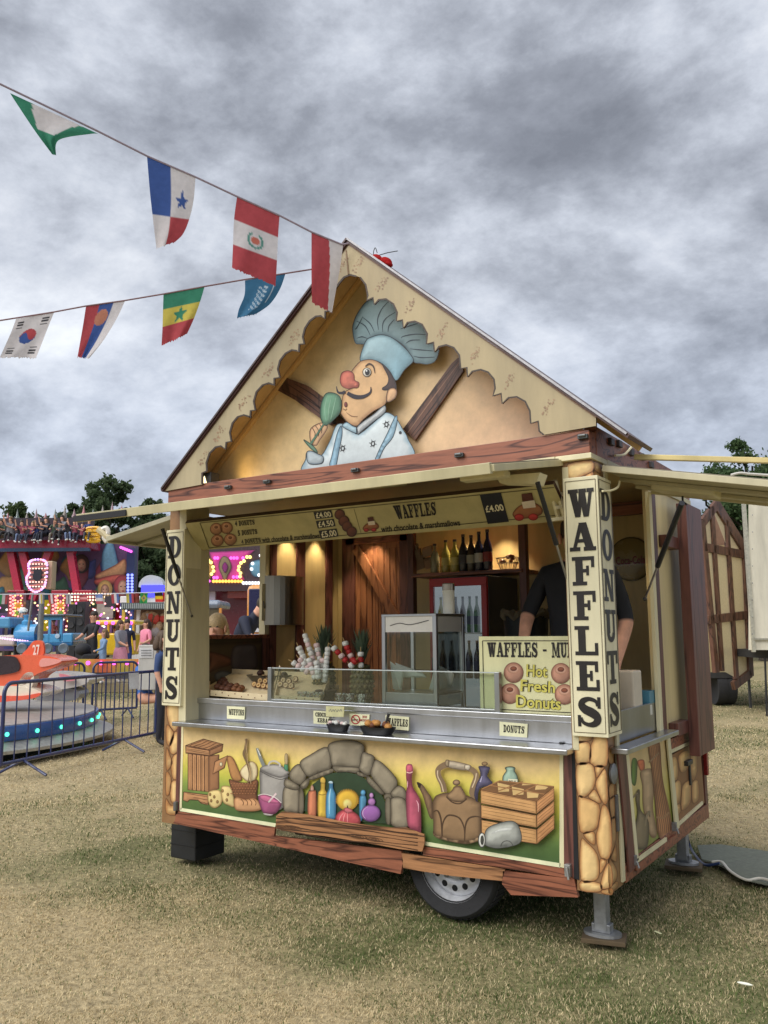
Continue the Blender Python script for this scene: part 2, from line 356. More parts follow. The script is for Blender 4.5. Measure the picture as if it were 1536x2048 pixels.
def make_grass():
    r = np.random.default_rng(11); P = []
    for d0, d1, dens in ((2.6, 4.2, 17000), (4.2, 6.2, 8000), (6.2, 9.5, 2400), (9.5, 16, 800), (16, 30, 170)):
        half = math.radians(27); A = half*(d1*d1-d0*d0); n = int(A*dens)
        d = np.sqrt(r.uniform(d0*d0, d1*d1, n)); a = YAW+r.uniform(-half, half, n); P.append(np.stack([CAM[0]+np.sin(a)*d, CAM[1]+np.cos(a)*d, d], 1))
    P = np.vstack(P); n = len(P); x, y, d = P.T
    g = np.clip(greenness(x, y)+r.normal(0, .16, n), 0, 1)
    h = r.uniform(.008, .021, n)*(1+.5*g)*np.where(d > 9, 1.5, 1); w = r.uniform(.0009, .0021, n)*(1+np.clip(d-4, 0, 26)*.25)
    az = r.uniform(0, 6.283, n); ti = r.uniform(.5, 1.45, n)*(1-.3*g)
    dx, dy = np.cos(az), np.sin(az); tip = np.stack([x+dx*np.sin(ti)*h, y+dy*np.sin(ti)*h, np.cos(ti)*h+.001], 1)
    az2 = az+1.57+r.normal(0, .5, n); wx, wy = np.cos(az2)*w, np.sin(az2)*w
    z0 = .012*vnoise(x*.7, y*.7)-.022
    b = np.stack([x, y, z0], 1); off = np.stack([wx, wy, 0*w], 1); tip[:, 2] += z0
    mid = b*.45+tip*.55; mid[:, 2] += h*.12
    V = np.stack([b-off, b+off, mid-off*.7, mid+off*.7, tip], 1).reshape(-1, 3)
    k = np.arange(n)*5
    F4 = np.stack([k, k+1, k+3, k+2], 1); F3 = np.stack([k+2, k+3, k+4], 1)
    nl = n*7; me = bpy.data.meshes.new('grass'); me.vertices.add(n*5); me.loops.add(nl); me.polygons.add(n*2)
    me.vertices.foreach_set('co', V.astype(np.float32).ravel())
    me.loops.foreach_set('vertex_index', np.hstack([F4, F3]).astype(np.int32).ravel())
    st = np.stack([np.arange(n)*7, np.arange(n)*7+4], 1).ravel(); me.polygons.foreach_set('loop_start', st.astype(np.int32))
    me.polygons.foreach_set('loop_total', np.tile([4, 3], n).astype(np.int32))
    t = r.uniform(0, 1, n)[:, None]; s = (STRAW*1.28)*t**1.5+STRAW2*.95*(1-t**1.5)
    gg = GREEN*(.75+.8*r.uniform(0, 1, n)[:, None]); m = (r.uniform(0, 1, n) < g)[:, None]
    c = np.where(m, gg, s)*(1-.0*g[:, None]); c = np.repeat(c, 5, 0)
    me.update(calc_edges=True); me.validate()
    ca = me.color_attributes.new('Col', 'FLOAT_COLOR', 'POINT'); ca.data.foreach_set('color', np.hstack([c, np.ones((len(c), 1))]).astype(np.float32).ravel())
    me.materials.append(clothmat('grass_blade', .25, .8))
    o = bpy.data.objects.new('grass', me); COL.objects.link(o); stuff(o); tag(o, 'short mown dry straw grass with greener tufts around the stall', 'grass')
make_ground(); make_grass()

# ---------------------------------------------------------------- trees
def mixn(a, b, t): return np.array(a)[None]*(1-t[:, None])+np.array(b)[None]*t[:, None]
def leaf_cloud(name, p, s, col, r, parent=None):
    n = len(p); a = r.normal(size=(n, 3)); a /= np.linalg.norm(a, axis=1)[:, None]; q = r.normal(size=(n, 3)); b = np.cross(a, q); b /= np.linalg.norm(b, axis=1)[:, None]
    A = a*s[:, None]; B = b*s[:, None]*.55; V = np.stack([p-A, p+B, p+A, p-B], 1).reshape(-1, 3); me = bpy.data.meshes.new(name)
    me.vertices.add(n*4); me.loops.add(n*4); me.polygons.add(n); me.vertices.foreach_set('co', V.astype(np.float32).ravel()); me.loops.foreach_set('vertex_index', np.arange(n*4, dtype=np.int32)); me.polygons.foreach_set('loop_start', np.arange(0, n*4, 4, dtype=np.int32)); me.polygons.foreach_set('loop_total', np.full(n, 4, np.int32)); me.update(calc_edges=True); me.validate()
    ca = me.color_attributes.new('Col', 'FLOAT_COLOR', 'POINT'); ca.data.foreach_set('color', np.hstack([np.repeat(col, 4, 0), np.ones((n*4, 1))]).astype(np.float32).ravel()); me.materials.append(M_leaf)
    o = bpy.data.objects.new(name, me); COL.objects.link(o)
    if parent is not None: attach(o, parent)
    return o
def tree(name, label, base, h, rx, ry, z0, nclump, nleaf, ls, dark, light, seed, group=None):
    r = np.random.default_rng(seed); t = thing(name, label, 'tree', base, group); b = Vector(base)
    m = MB(); pts = [b, b+Vector((.1, 0, h*.3)), b+Vector((-.1, .1, h*.55)), b+Vector((0, 0, h*.85))]
    m.tube(pts, [h*.028, h*.022, h*.015, h*.004], (.06, .045, .03), 7)
    cl = []
    for i in range(nclump):
        u = r.normal(size=3); u /= np.linalg.norm(u); q = r.uniform(.35, 1)**.6
        c = np.array([u[0]*rx*q, u[1]*ry*q, z0+(h-z0)*.5+u[2]*(h-z0)*.46*q]); cl.append((c, r.uniform(.10, .22)*rx*1.25))
        if i % 3 == 0: m.tube([b+Vector((0, 0, h*r.uniform(.3, .6))), b+Vector(c*np.array([.5, .5, .9])), b+Vector(c)], [h*.009, h*.006, h*.002], (.055, .042, .03), 5)
    m.build('trunk', M_matte, t, smooth=True)
    cc = np.array([c for c, _ in cl]); cr = np.array([q for _, q in cl]); k = r.integers(len(cl), size=nleaf); u = r.normal(size=(nleaf, 3)); u /= np.linalg.norm(u, axis=1)[:, None]
    p = cc[k]+u*(cr[k]*np.abs(r.normal(.75, .35, nleaf)))[:, None]*np.array([1, 1, .75])+np.array(b); leaf_cloud('crown', p, ls*r.uniform(.6, 1.4, nleaf), mixn(dark, light, r.uniform(0, 1, nleaf)), r, t)
    return t
DG, LG = (.05, .08, .04), (.12, .17, .08)
def tree_at(name, label, px, pybase, pytop, D, wpx, seed, nl, dark=DG, light=LG, z0f=.12, ncl=90, group='trees behind the fairground'):
    top = dep(D, px, pytop-12); base = Vector((top.x, top.y, 0)); rx = wpx/2*D/FPX
    return tree(name, label, base, top.z, rx, rx, top.z*z0f, ncl, nl, .0048*D*.55, dark, light, seed, group)
tree_at('broadleaf_tree', 'tall dark tree with loose crown above the ride with seated riders', 222, 1250, 945, 62, 150, 1, 22000)
tree_at('broadleaf_tree', 'small dark tree top just left of the stall roof corner', 306, 1250, 985, 60, 90, 2, 12000)
tree_at('broadleaf_tree', 'dark tree left of the tallest tree, lower and rounder', 165, 1250, 972, 64, 130, 3, 42000)
tree_at('broadleaf_tree', 'pale green tree at the left edge behind the riders', 30, 1250, 1008, 66, 150, 4, 16000, (.05, .08, .03), (.13, .18, .075))
tree_at('broadleaf_tree', 'dense dark tree behind the white kiosk with the blue panel', 300, 1260, 1060, 48, 170, 5, 42000, z0f=.05)
tree_at('broadleaf_tree', 'dark green tree at right edge behind the glazed timber kiosk', 1500, 1260, 878, 46, 220, 6, 42000, (.045, .085, .035), (.125, .19, .08), .03, 120)
tree_at('broadleaf_tree', 'lower green tree between the glazed kiosk and the white lorry body', 1436, 1260, 985, 50, 130, 8, 42000, (.045, .085, .035), (.125, .19, .08), .02)

def hedge():
    r = np.random.default_rng(5); n = 40000; a = YAW+r.uniform(-.62, .62, n); D = r.uniform(88, 100, n); h = 5.5+1.8*np.sin(a*17)+1.2*np.sin(a*41+1); z = h*r.uniform(0, 1, n)**.7
    o = leaf_cloud('far_hedge', np.stack([CAM[0]+np.sin(a)*D, CAM[1]+np.cos(a)*D, z], 1), .42*r.uniform(.5, 1.3, n), mixn(DG, LG, r.uniform(0, 1, n)), r); stuff(o); tag(o, 'far line of hedge and trees closing the field', 'hedge')
hedge()
# ---------------------------------------------------------------- lettering
def _r(x0, y0, x1, y1): return [(x0, y0), (x1, y0), (x1, y1), (x0, y1)]
def _arc(cx, cy, rx, ry, ix, iy, a0, a1, n=14):
    o = []
    for i in range(n):
        t0 = math.radians(a0+(a1-a0)*i/n); t1 = math.radians(a0+(a1-a0)*(i+1)/n)
        o.append([(cx+rx*math.cos(t0), cy+ry*math.sin(t0)), (cx+rx*math.cos(t1), cy+ry*math.sin(t1)), (cx+ix*math.cos(t1), cy+iy*math.sin(t1)), (cx+ix*math.cos(t0), cy+iy*math.sin(t0))])
    return o
def _ribbon(pts, ws):
    p = catmull(pts, 5, False); w = np.interp(np.linspace(0, 1, len(p)), np.linspace(0, 1, len(ws)), ws); d = np.gradient(p, axis=0); d /= np.linalg.norm(d, axis=1)[:, None]
    n = np.stack([-d[:, 1], d[:, 0]], 1)*w[:, None]/2; a = p+n; b = p-n
    return [[tuple(a[i]), tuple(a[i+1]), tuple(b[i+1]), tuple(b[i])] for i in range(len(p)-1)]
S_ = .12
GL = {
 'W': [[(.05, .9), (.33, .9), (.45, 0), (.25, 0)], [(.42, .9), (.58, .9), (.45, 0), (.33, 0)], [(.40, .9), (.66, .9), (.77, 0), (.57, 0)], [(.80, .9), (.93, .9), (.77, 0), (.66, 0)], _r(0, .86, .39, 1), _r(.41, .86, .70, 1), _r(.72, .86, 1, 1)],
 'A': [[(.12, .1), (.25, .1), (.55, 1), (.38, 1)], [(.36, 1), (.66, 1), (.92, .1), (.60, .1)], _r(.27, .30, .68, .42), _r(0, 0, .40, .14), _r(.53, 0, 1, .14)],
 'F': [_r(.14, 0, .46, 1), _r(0, .87, .96, 1), _r(.82, .62, .96, .9), _r(.44, .45, .70, .57), _r(.60, .34, .72, .68), _r(0, 0, .62, .13)],
 'E': [_r(.14, 0, .46, 1), _r(0, .87, .94, 1), _r(.80, .64, .94, .9), _r(.44, .45, .68, .57), _r(.58, .34, .70, .68), _r(0, 0, .98, .13), _r(.84, .1, .98, .38)],
 'L': [_r(.14, 0, .46, 1), _r(0, .87, .62, 1), _r(0, 0, .98, .13), _r(.84, .1, .98, .42)],
 'T': [_r(.35, 0, .65, 1), _r(0, .87, 1, 1), _r(0, .60, .14, .9), _r(.86, .60, 1, .9), _r(.2, 0, .8, .13)],
 'I': [_r(.25, 0, .75, 1), _r(0, .87, 1, 1), _r(0, 0, 1, .13)],
 'N': [_r(.12, 0, .27, 1), _r(.74, 0, .89, 1), [(.1, 1), (.36, 1), (.89, 0), (.64, 0)], _r(0, .87, .36, 1), _r(.60, .87, 1, 1), _r(0, 0, .40, .13)],
 'U': [_r(.12, .28, .42, 1), _r(.72, .28, .88, 1), _r(0, .87, .54, 1), _r(.60, .87, 1, 1)]+_arc(.5, .3, .38, .3, .15, .14, 180, 360),
 'D': [_r(.12, 0, .42, 1), _r(0, .87, .5, 1), _r(0, 0, .5, .13)]+_arc(.46, .5, .5, .5, .22, .36, -90, 90),
 'O': _arc(.5, .5, .5, .5, .2, .36, 0, 360, 28),
 'C': _arc(.52, .5, .52, .5, .2, .36, 40, 320, 22)+[_r(.80, .60, .94, .98), _r(.80, .06, .94, .34)],
 'S': _ribbon([(.80, .70), (.74, .86), (.5, .93), (.28, .86), (.22, .72), (.34, .58), (.58, .48), (.76, .36), (.78, .22), (.66, .1), (.46, .07), (.26, .14), (.18, .30)], [.10, .12, .14, .2, .27, .30, .32, .30, .27, .2, .14, .12, .1])+[_r(.80, .62, .92, 1), _r(.06, 0, .18, .38)],
 'M': [_r(.1, 0, .22, 1), _r(.70, 0, .92, 1), [(.1, 1), (.34, 1), (.58, .1), (.44, .1)], [(.70, 1), (.80, 1), (.54, .1), (.46, .1)], _r(0, .87, .3, 1), _r(.68, .87, 1, 1), _r(0, 0, .32, .13), _r(.6, 0, 1, .13)],
 'H': [_r(.1, 0, .38, 1), _r(.62, 0, .9, 1), _r(.36, .44, .64, .57), _r(0, .87, .48, 1), _r(.52, .87, 1, 1), _r(0, 0, .48, .13), _r(.52, 0, 1, .13)],
 'K': [_r(.1, 0, .38, 1), [(.36, .4), (.76, 1), (.90, 1), (.44, .36)], [(.42, .58), (.58, .66), (.95, 0), (.64, 0)], _r(0, .87, .48, 1), _r(.60, .87, 1, 1), _r(0, 0, .48, .13), _r(.54, 0, 1, .13)],
 'B': [_r(.12, 0, .40, 1), _r(0, .87, .5, 1), _r(0, 0, .5, .13)]+_arc(.46, .74, .40, .26, .16, .13, -90, 90)+_arc(.46, .27, .48, .27, .2, .14, -90, 90),
 '-': [_r(.1, .40, .9, .54)], ' ': []}
WD = {'W': 1.35, 'M': 1.3, 'I': .62, 'A': 1.1, ' ': .6, '-': .7}
def bil(q, u, v):                                    # q = TL, TR, BR, BL in pixels; u right, v up
    q = [np.array(p, float) for p in q]; return (q[0]*(1-u)+q[1]*u)*v+(q[3]*(1-u)+q[2]*u)*(1-v)
def word(mb, s, q, P, col, L=3, gap=.1):
    ws = [WD.get(c, 1) for c in s]; tot = sum(ws)+gap*(len(s)-1); x = 0
    for c, w in zip(s, ws):
        for i, pl in enumerate(GL[c]):
            pts = [P(*bil(q, (x+p[0]*w)/tot, p[1]), L+.12*(i % 9)) for p in pl]
            mb.add(pts, [tuple(range(len(pts)))], col)
        x += w+gap
_TX = {}
def text_geo(s, bold=0.0):
    k = (s, bold)
    if k not in _TX:
        cu = bpy.data.curves.new('lettering', 'FONT'); cu.body = s; cu.offset = bold; cu.resolution_u = 3; o = bpy.data.objects.new('lettering', cu); COL.objects.link(o)
        me = bpy.data.meshes.new_from_object(o.evaluated_get(bpy.context.evaluated_depsgraph_get()))
        V = np.array([tuple(v.co) for v in me.vertices])[:, :2]; F = [tuple(p.vertices) for p in me.polygons]
        mn, mx = V.min(0), V.max(0); V = (V-mn)/(mx-mn+1e-9); _TX[k] = (V, F)
        bpy.data.meshes.remove(me); bpy.data.objects.remove(o); bpy.data.curves.remove(cu)
    return _TX[k]
def text(mb, s, q, P, col, L=3, bold=.02):
    V, F = text_geo(s, bold); mb.add([P(*bil(q, v[0], v[1]), L) for v in V], F, col)
for _s in ('with chocolate & marshmallows', '£4.00', '£4.50', '£5.00', 'Hot', 'Fresh', 'Donuts', '4', '5', 'NO', 'SMOKING', 'Coca-Cola', '27', 'MILK'): text_geo(_s, .02)
text_geo('Hot', .06); text_geo('Fresh', .06); text_geo('Donuts', .06)

# ---------------------------------------------------------------- the waffle stall (one towable thing)
stall = thing('waffle_stall', 'cream gabled waffle and donut trailer with painted chef and raised awnings', 'food stall', (-1.6, 1.0, 0))
CRM = C(206, 197, 160); CRM2 = C(190, 181, 146); CRMD = C(160, 148, 114); BLK = (.012, .012, .015); INK = (.016, .012, .010)
OUT = C(58, 44, 34, 1.0); STL = (.42, .43, .45); ALU = (.55, .55, .56); REDW = C(96, 44, 36)
W0, D0 = -3.185, 2.06
def part(name, mb, m, parent=None, **k): return mb.build(name, m, parent or stall, **k)
P0 = planeY(-.022, st=.00015)
LRUN = [1.0]

# chassis, floor, underframe
m = MB(); m.box(W0+.04, -.04, .05, 2.02, .40, .46, (.05, .045, .04)); m.box(W0+.3, -.3, .5, .58, .30, .40, (.03, .03, .03)); m.box(W0+.3, -.3, 1.45, 1.53, .30, .40, (.03, .03, .03))
m.tube([(-2.2, .25, .31), (-.9, .25, .31), (-.9, 1.8, .31)], .03, (.03, .03, .03)); part('chassis', m, M_matte)
# wheels
def wheel(cy, face):
    c = Vector((-.95, cy, .29)); s = face
    w = MB(); prof = [(.19, -.085), (.27, -.09), (.287, -.075), (.293, -.04), (.293, .04), (.287, .075), (.27, .09), (.19, .085)]
    w.lathe(prof, c, (.028, .028, .03), 40, (0, 1, 0), caps=False)
    for k in range(48):
        a = 2*math.pi*k/48; d = Vector((math.cos(a), 0, math.sin(a))); t = Vector((-math.sin(a), 0, math.cos(a)))
        w.obox(c+d*.292, d*.004, Vector((0, .06, 0)), t*.012, (.03, .03, .032))
    wh = part('wheel', w, M_rubber, smooth=True)
    r = MB(); y = .075*s
    r.lathe([(.20, .088*s), (.195, .07*s), (.183, .055*s), (.178, .0), (.175, -.02*s)], c, (.74, .75, .77), 36, (0, 1, 0), caps=False)
    r.lathe([(.178, .02*s), (.15, .045*s), (.11, .048*s), (.085, .035*s), (.07, .045*s), (.0, .05*s)], c, (.66, .67, .69), 36, (0, 1, 0), caps=False)
    r.build('rim', M_silver, wh, smooth=True)
    for k in range(12):
        h = MB(); a = 2*math.pi*k/12; h.ell(c+Vector((math.cos(a)*.130, .046*s, math.sin(a)*.130)), .019, .006, .019, (.008, .008, .008), 10, 6); h.build('vent_hole', M_matte, wh, smooth=True)
    n = MB(); n.lathe([(.062, .03*s), (.06, .075*s), (.045, .085*s), (0, .088*s)], c, (.10, .10, .105), 18, (0, 1, 0)); n.build('hub_cap', M_plastic, wh, smooth=True)
    for k in range(5):
        a = 2*math.pi*k/5+.3; q = MB(); q.lathe([(.011, .03*s), (.011, .062*s)], c+Vector((math.cos(a)*.085, 0, math.sin(a)*.085)), (.3, .3, .3), 6, (0, 1, 0)); q.build('wheel_nut', M_galv, wh)
wheel(.17, -1); wheel(1.75, 1)
# jacks
def jack(x, y, z1):
    m = MB(); m.box(x-.034, x+.034, y-.034, y+.034, .045, z1, (.42, .43, .44)); j = part('jack_leg', m, M_galv, bevel=.006)
    f = MB(); pr = []
    for k in range(24):
        a = 2*math.pi*k/24; pr.append((x+.105*math.cos(a)*(1 if abs(math.cos(a)) < .8 else .96), y+.07*math.sin(a), .022))
    f.prism(pr, (0, 0, .014), (.44, .45, .46)); f.box(x-.05, x+.05, y-.03, y+.03, .036, .08, (.34, .35, .36)); f.build('foot_plate', M_galv, j, bevel=.004)
jack(-.135, .24, .34); jack(-.13, 1.88, .40)

# ---- lower front: mural panel, frames, skirts
def grid_panel(corners, P, fcol, nx=40, ny=14, L=0, mat_=None, name='panel', parent=None):
    m = MB(); V = []; K = []
    for j in range(ny+1):
        for i in range(nx+1):
            u, v = i/nx, j/ny; V.append(P(*bil(corners, u, 1-v), L)); K.append(fcol(u, v))
    m.add(V, [(j*(nx+1)+i, j*(nx+1)+i+1, (j+1)*(nx+1)+i+1, (j+1)*(nx+1)+i) for j in range(ny) for i in range(nx)], K)
    return m
def mural_col(u, v):
    n = mnoise.noise(Vector((u*6, v*3, 1.7)))*.5+mnoise.noise(Vector((u*14, v*7, 4.1)))*.25
    v2 = v+n*.14
    st = [(0, C(212, 186, 132)), (.16, C(214, 184, 126)), (.34, C(212, 190, 92)), (.5, C(186, 182, 66)), (.66, C(128, 146, 62)), (.82, C(82, 108, 52)), (1, C(56, 82, 42))]
    for (a, ca), (b, cb) in zip(st, st[1:]):
        if v2 <= b: return mix(ca, cb, max(0, (v2-a)/(b-a)))
    return st[-1][1]
MQ = [(364, 1452), (1126, 1500), (1120, 1732), (359, 1622)]
fm = grid_panel(MQ, P0, mural_col, 60, 20)
a0, a1, a2, a3 = [P0(*p) for p in MQ]
fm.box(a3.x, a1.x, -.018, .012, .41, .97, CRMD)
front = part('front_panel', fm, M_print)
def strip(name, px, col, mt, t=.012, parent=None, P=P0, off=(0, 1, 0)):
    m = MB(); pts = [P(*p, 22) for p in px]; m.prism(pts, Vector(off)*t, col); return part(name, m, mt, parent or stall, bevel=.002)
strip('cream_trim', [(359, 1622), (362, 1616), (552, 1647), (550, 1654)], C(224, 214, 176), M_cream)
strip('cream_trim', [(846, 1690), (848, 1683), (1121, 1727), (1120, 1735)], C(224, 214, 176), M_cream)
strip('cream_trim', [(1119, 1503), (1126, 1503), (1128, 1736), (1119, 1734)], C(218, 206, 166), M_cream)
strip('cream_trim', [(363, 1452), (367, 1452), (363, 1618), (359, 1620)], C(218, 206, 166), M_cream)
strip('frame_board', [(355, 1449), (363, 1450), (358, 1622), (350, 1632)], REDW, M_redv)
strip('frame_board', [(1128, 1504), (1143, 1504), (1148, 1757), (1128, 1742)], REDW, M_redv)
strip('frame_board', [(352, 1622), (550, 1655), (548, 1672), (350, 1640)], REDW, M_red, t=.016)
strip('frame_board', [(846, 1692), (1128, 1737), (1146, 1758), (846, 1710)], REDW, M_red, t=.016)
strip('skirt_board', [(350, 1640), (548, 1672), (802, 1702), (806, 1722), (801, 1748), (346, 1646)], REDW, M_red, t=.02)
strip('skirt_board', [(803, 1706), (1010, 1738), (1004, 1762), (905, 1752), (840, 1742), (806, 1736)], REDW, M_oak, t=.02)
strip('skirt_board', [(1006, 1742), (1148, 1758), (1156, 1795), (1022, 1790), (1004, 1768)], REDW, M_red, t=.024)
# dark gap between frame and pillar
strip('gap_board', [(1143, 1504), (1149, 1504), (1158, 1760), (1148, 1757)], (.012, .012, .013), M_matte, t=.03)

WD1, WD2, WDE = C(176, 128, 84), C(138, 96, 62), C(70, 40, 24, 1)
def sk(x, y): return (320+x/2.844, 1400+y/2.844)       # tracing frames used while measuring
def sk2(x, y): return (340+x/4.8, 1440+y/4.8)
def sk3(x, y): return (560+x/5.12, 1460+y/5.12)
def sk4(x, y): return (800+x/4.518, 1480+y/4.518)
def tr(f, *p): return [f(p[i], p[i+1]) for i in range(0, len(p), 2)]
def shadow_cut(mb, pts, P, sm, L, d=(3.2, 1.5)):       # the painter's own dark halo beside each motif
    q = catmull(pts, sm) if sm else np.array(pts, float); mb.poly([tuple(p+np.array(d)) for p in q], P, C(52, 62, 28, 1), L)
def motif(name, shapes, halo=None, parent=None, P=P0):
    m = MB(); L = LRUN[0]
    if halo is not None: m.poly([tuple(p) for p in (catmull(halo, 4))], P, C(58, 66, 30, 1), L); L += 1
    for s in shapes:
        k = s[0]
        if k == 'a': m.art(s[1], P, s[2], s[3] if len(s) > 3 else None, L=L, **(s[4] if len(s) > 4 else {}))
        elif k == 's': m.stroke(s[1], P, s[2], s[3], L+.5, sm=s[4] if len(s) > 4 else 0)
        elif k == 'p': m.poly(s[1], P, s[2], L)
        L += 1.6 if k != 's' else .2
    LRUN[0] = L+.4
    return m.build(name, M_print, parent or front)
def grain(pts4, n, col=WDE, w=1.0, seed=0):              # painted grain lines inside a quad
    r = random.Random(seed); o = []
    for i in range(n):
        v = (i+.5)/n+r.uniform(-.1, .1)/n; o.append(('s', [tuple(bil(pts4, u, v+r.uniform(-.12, .12)/n)) for u in (0.02, .25, .5, .75, .98)], [w*.4, w, w*.7, w, w*.4], col, 4))
    return o
G0 = dict(sm=0, w=3.0, lit=.2, out=WDE, ow=1.3)
# grinder box
q1 = tr(sk2, 172, 320, 372, 345, 372, 690, 172, 670); q2 = tr(sk2, 372, 345, 470, 330, 470, 660, 372, 690)
q3 = tr(sk2, 150, 245, 380, 290, 380, 345, 150, 318); q4 = tr(sk2, 380, 290, 512, 232, 500, 300, 380, 345); q5 = tr(sk2, 150, 245, 320, 182, 512, 232, 380, 290)
q6 = tr(sk2, 130, 690, 370, 720, 365, 815, 300, 800, 270, 770, 190, 765, 165, 785, 125, 770); q7 = tr(sk2, 430, 400, 555, 340, 520, 460, 410, 520)
vg = []
for u in (.2, .4, .62, .8): vg.append(('s', [tuple(bil(q1, u, v)) for v in (0, .3, .6, 1)], 1.3, WDE, 3))
for u in (.1, .3, .5, .7, .9): vg.append(('s', [tuple(bil(q1, u, v)) for v in (0.05, .35, .5, .95)], .5, WD2, 3))
motif('painted_grinder', [('a', q1, WD1, WD2, G0), ('a', q2, WD2, C(92, 60, 36), G0), ('a', q5, C(170, 122, 80), WD2, G0), ('a', q3, WD1, WD2, G0), ('a', q4, WD2, C(100, 66, 40), G0), ('a', q6, WD1, WD2, G0), ('a', q7, C(168, 120, 78), WD2, G0),
  ('a', [sk2(490+16*math.cos(t), 425+22*math.sin(t)) for t in np.linspace(0, 6.28, 9)[:-1]], C(220, 200, 160), WDE, dict(w=2))]+vg+grain(q5, 5, seed=3)+grain(q3, 4, seed=4, w=.7)+grain(q6[:4], 3, seed=9))
CH = C(206, 184, 122); CHD = C(120, 92, 50)
for nm, ps, holes in (('painted_cheese', tr(sk2, 365, 700, 400, 675, 470, 672, 500, 720, 495, 800, 440, 845, 390, 830, 362, 770), ((385, 715), (425, 738), (395, 775), (455, 785))),
                      ('painted_cheese', tr(sk2, 490, 650, 540, 630, 590, 650, 610, 720, 620, 830, 560, 820, 505, 780), ((505, 680), (555, 715), (545, 768)))):
    motif(nm, [('a', ps, CH, CHD, dict(w=4, lit=.3))]+[('a', [sk2(x+12*math.cos(t), y+17*math.sin(t)) for t in np.linspace(0, 6.28, 8)[:-1]], C(140, 110, 62), C(84, 58, 30), dict(w=1.5)) for x, y in holes])
BR, BRD = C(166, 118, 68), C(92, 56, 28)
weave = []
for j in range(5):
    for i in range(9):
        x = 590+i*27+(j % 2)*13; y = 610+j*24; weave.append(('a', [sk2(x+11*math.cos(t), y+6*math.sin(t)) for t in np.linspace(0, 6.28, 7)[:-1]], C(170, 118, 76), C(96, 56, 34), dict(w=1.2, sm=3)))
motif('painted_bread_basket', [('a', tr(sk2, 545, 360, 580, 345, 615, 380, 660, 480, 690, 570, 640, 590, 590, 560, 560, 460), BR, BRD, dict(w=4)),
  ('a', tr(sk2, 670, 500, 720, 430, 780, 395, 830, 430, 840, 520, 800, 590, 720, 580), C(206, 190, 150), C(120, 86, 50), dict(w=4)),
  ('a', tr(sk2, 565, 570, 640, 590, 740, 600, 840, 575, 835, 700, 820, 780, 640, 760, 595, 680), C(120, 76, 48), C(60, 34, 20), dict(w=4))]+weave+
  [('a', tr(sk2, 610, 780, 640, 740, 720, 760, 800, 750, 850, 780, 880, 850, 820, 875, 700, 875, 630, 860), C(190, 142, 98), C(120, 78, 44), dict(w=5))]+
  [('s', tr(sk2, x, 760, x+25, 790, x+20, 820), 1.4, BRD, 3) for x in (680, 720, 760, 800)]+
  [('s', tr(sk2, 735, 180, 725, 270, 710, 330, 740, 420, 760, 520, 745, 610), [3.5, 6, 6, 3, 2, 2], C(110, 88, 58), 5), ('s', tr(sk2, 720, 180, 735, 280, 745, 400, 770, 480, 775, 610), [1.5, 2, 2, 2, 1.5], C(150, 124, 86), 5)])
PW = C(146, 142, 136)
motif('painted_milk_churn', [('s', tr(sk2, 835, 270, 870, 370, 905, 450), [5, 7, 7], C(120, 124, 118), 5), ('s', tr(sk2, 838, 275, 868, 345), 1.5, C(214, 214, 204), 4),
  ('a', tr(sk2, 865, 470, 950, 510, 1135, 530, 1130, 560, 1110, 780, 1060, 860, 960, 860, 880, 780, 862, 640), PW, C(84, 80, 78), dict(w=9, lit=.4)), ('a', tr(sk2, 862, 470, 930, 430, 1050, 430, 1135, 490, 1135, 520, 1060, 555, 950, 520), C(156, 152, 146), C(84, 80, 78), dict(w=5)),
  ('s', tr(sk2, 945, 440, 960, 405, 1005, 395, 1050, 420, 1055, 450), 3.5, C(176, 172, 164), 5), ('s', tr(sk2, 865, 490, 960, 540, 1060, 570, 1135, 545), 1.2, C(60, 56, 54, 1), 5)])
motif('painted_bottle', [('a', tr(sk2, 1100, 420, 1130, 420, 1132, 490, 1095, 470), C(70, 130, 96), C(30, 70, 50), dict(sm=3, w=2)), ('a', tr(sk2, 1102, 330, 1130, 330, 1130, 420, 1102, 420), C(170, 150, 110), C(90, 74, 50), dict(sm=3, w=2))])
motif('painted_bowl', [('a', tr(sk2, 845, 725, 900, 712, 1000, 740, 1070, 795, 1040, 870, 990, 905, 900, 895, 862, 820), C(150, 74, 112), C(82, 34, 62), dict(w=6, lit=.5)), ('a', tr(sk2, 860, 730, 930, 722, 1055, 790, 980, 800, 890, 775), C(184, 96, 132), C(110, 52, 82), dict(w=3)),
  ('s', tr(sk2, 945, 790, 1020, 705), [3, 4], C(196, 176, 176)), ('s', tr(sk2, 845, 725, 905, 712, 1000, 740, 1068, 795), 1.6, C(206, 196, 190), 5), ('a', tr(sk2, 900, 895, 970, 905, 990, 908, 960, 918, 910, 910), C(190, 180, 176), None, dict(w=2))])
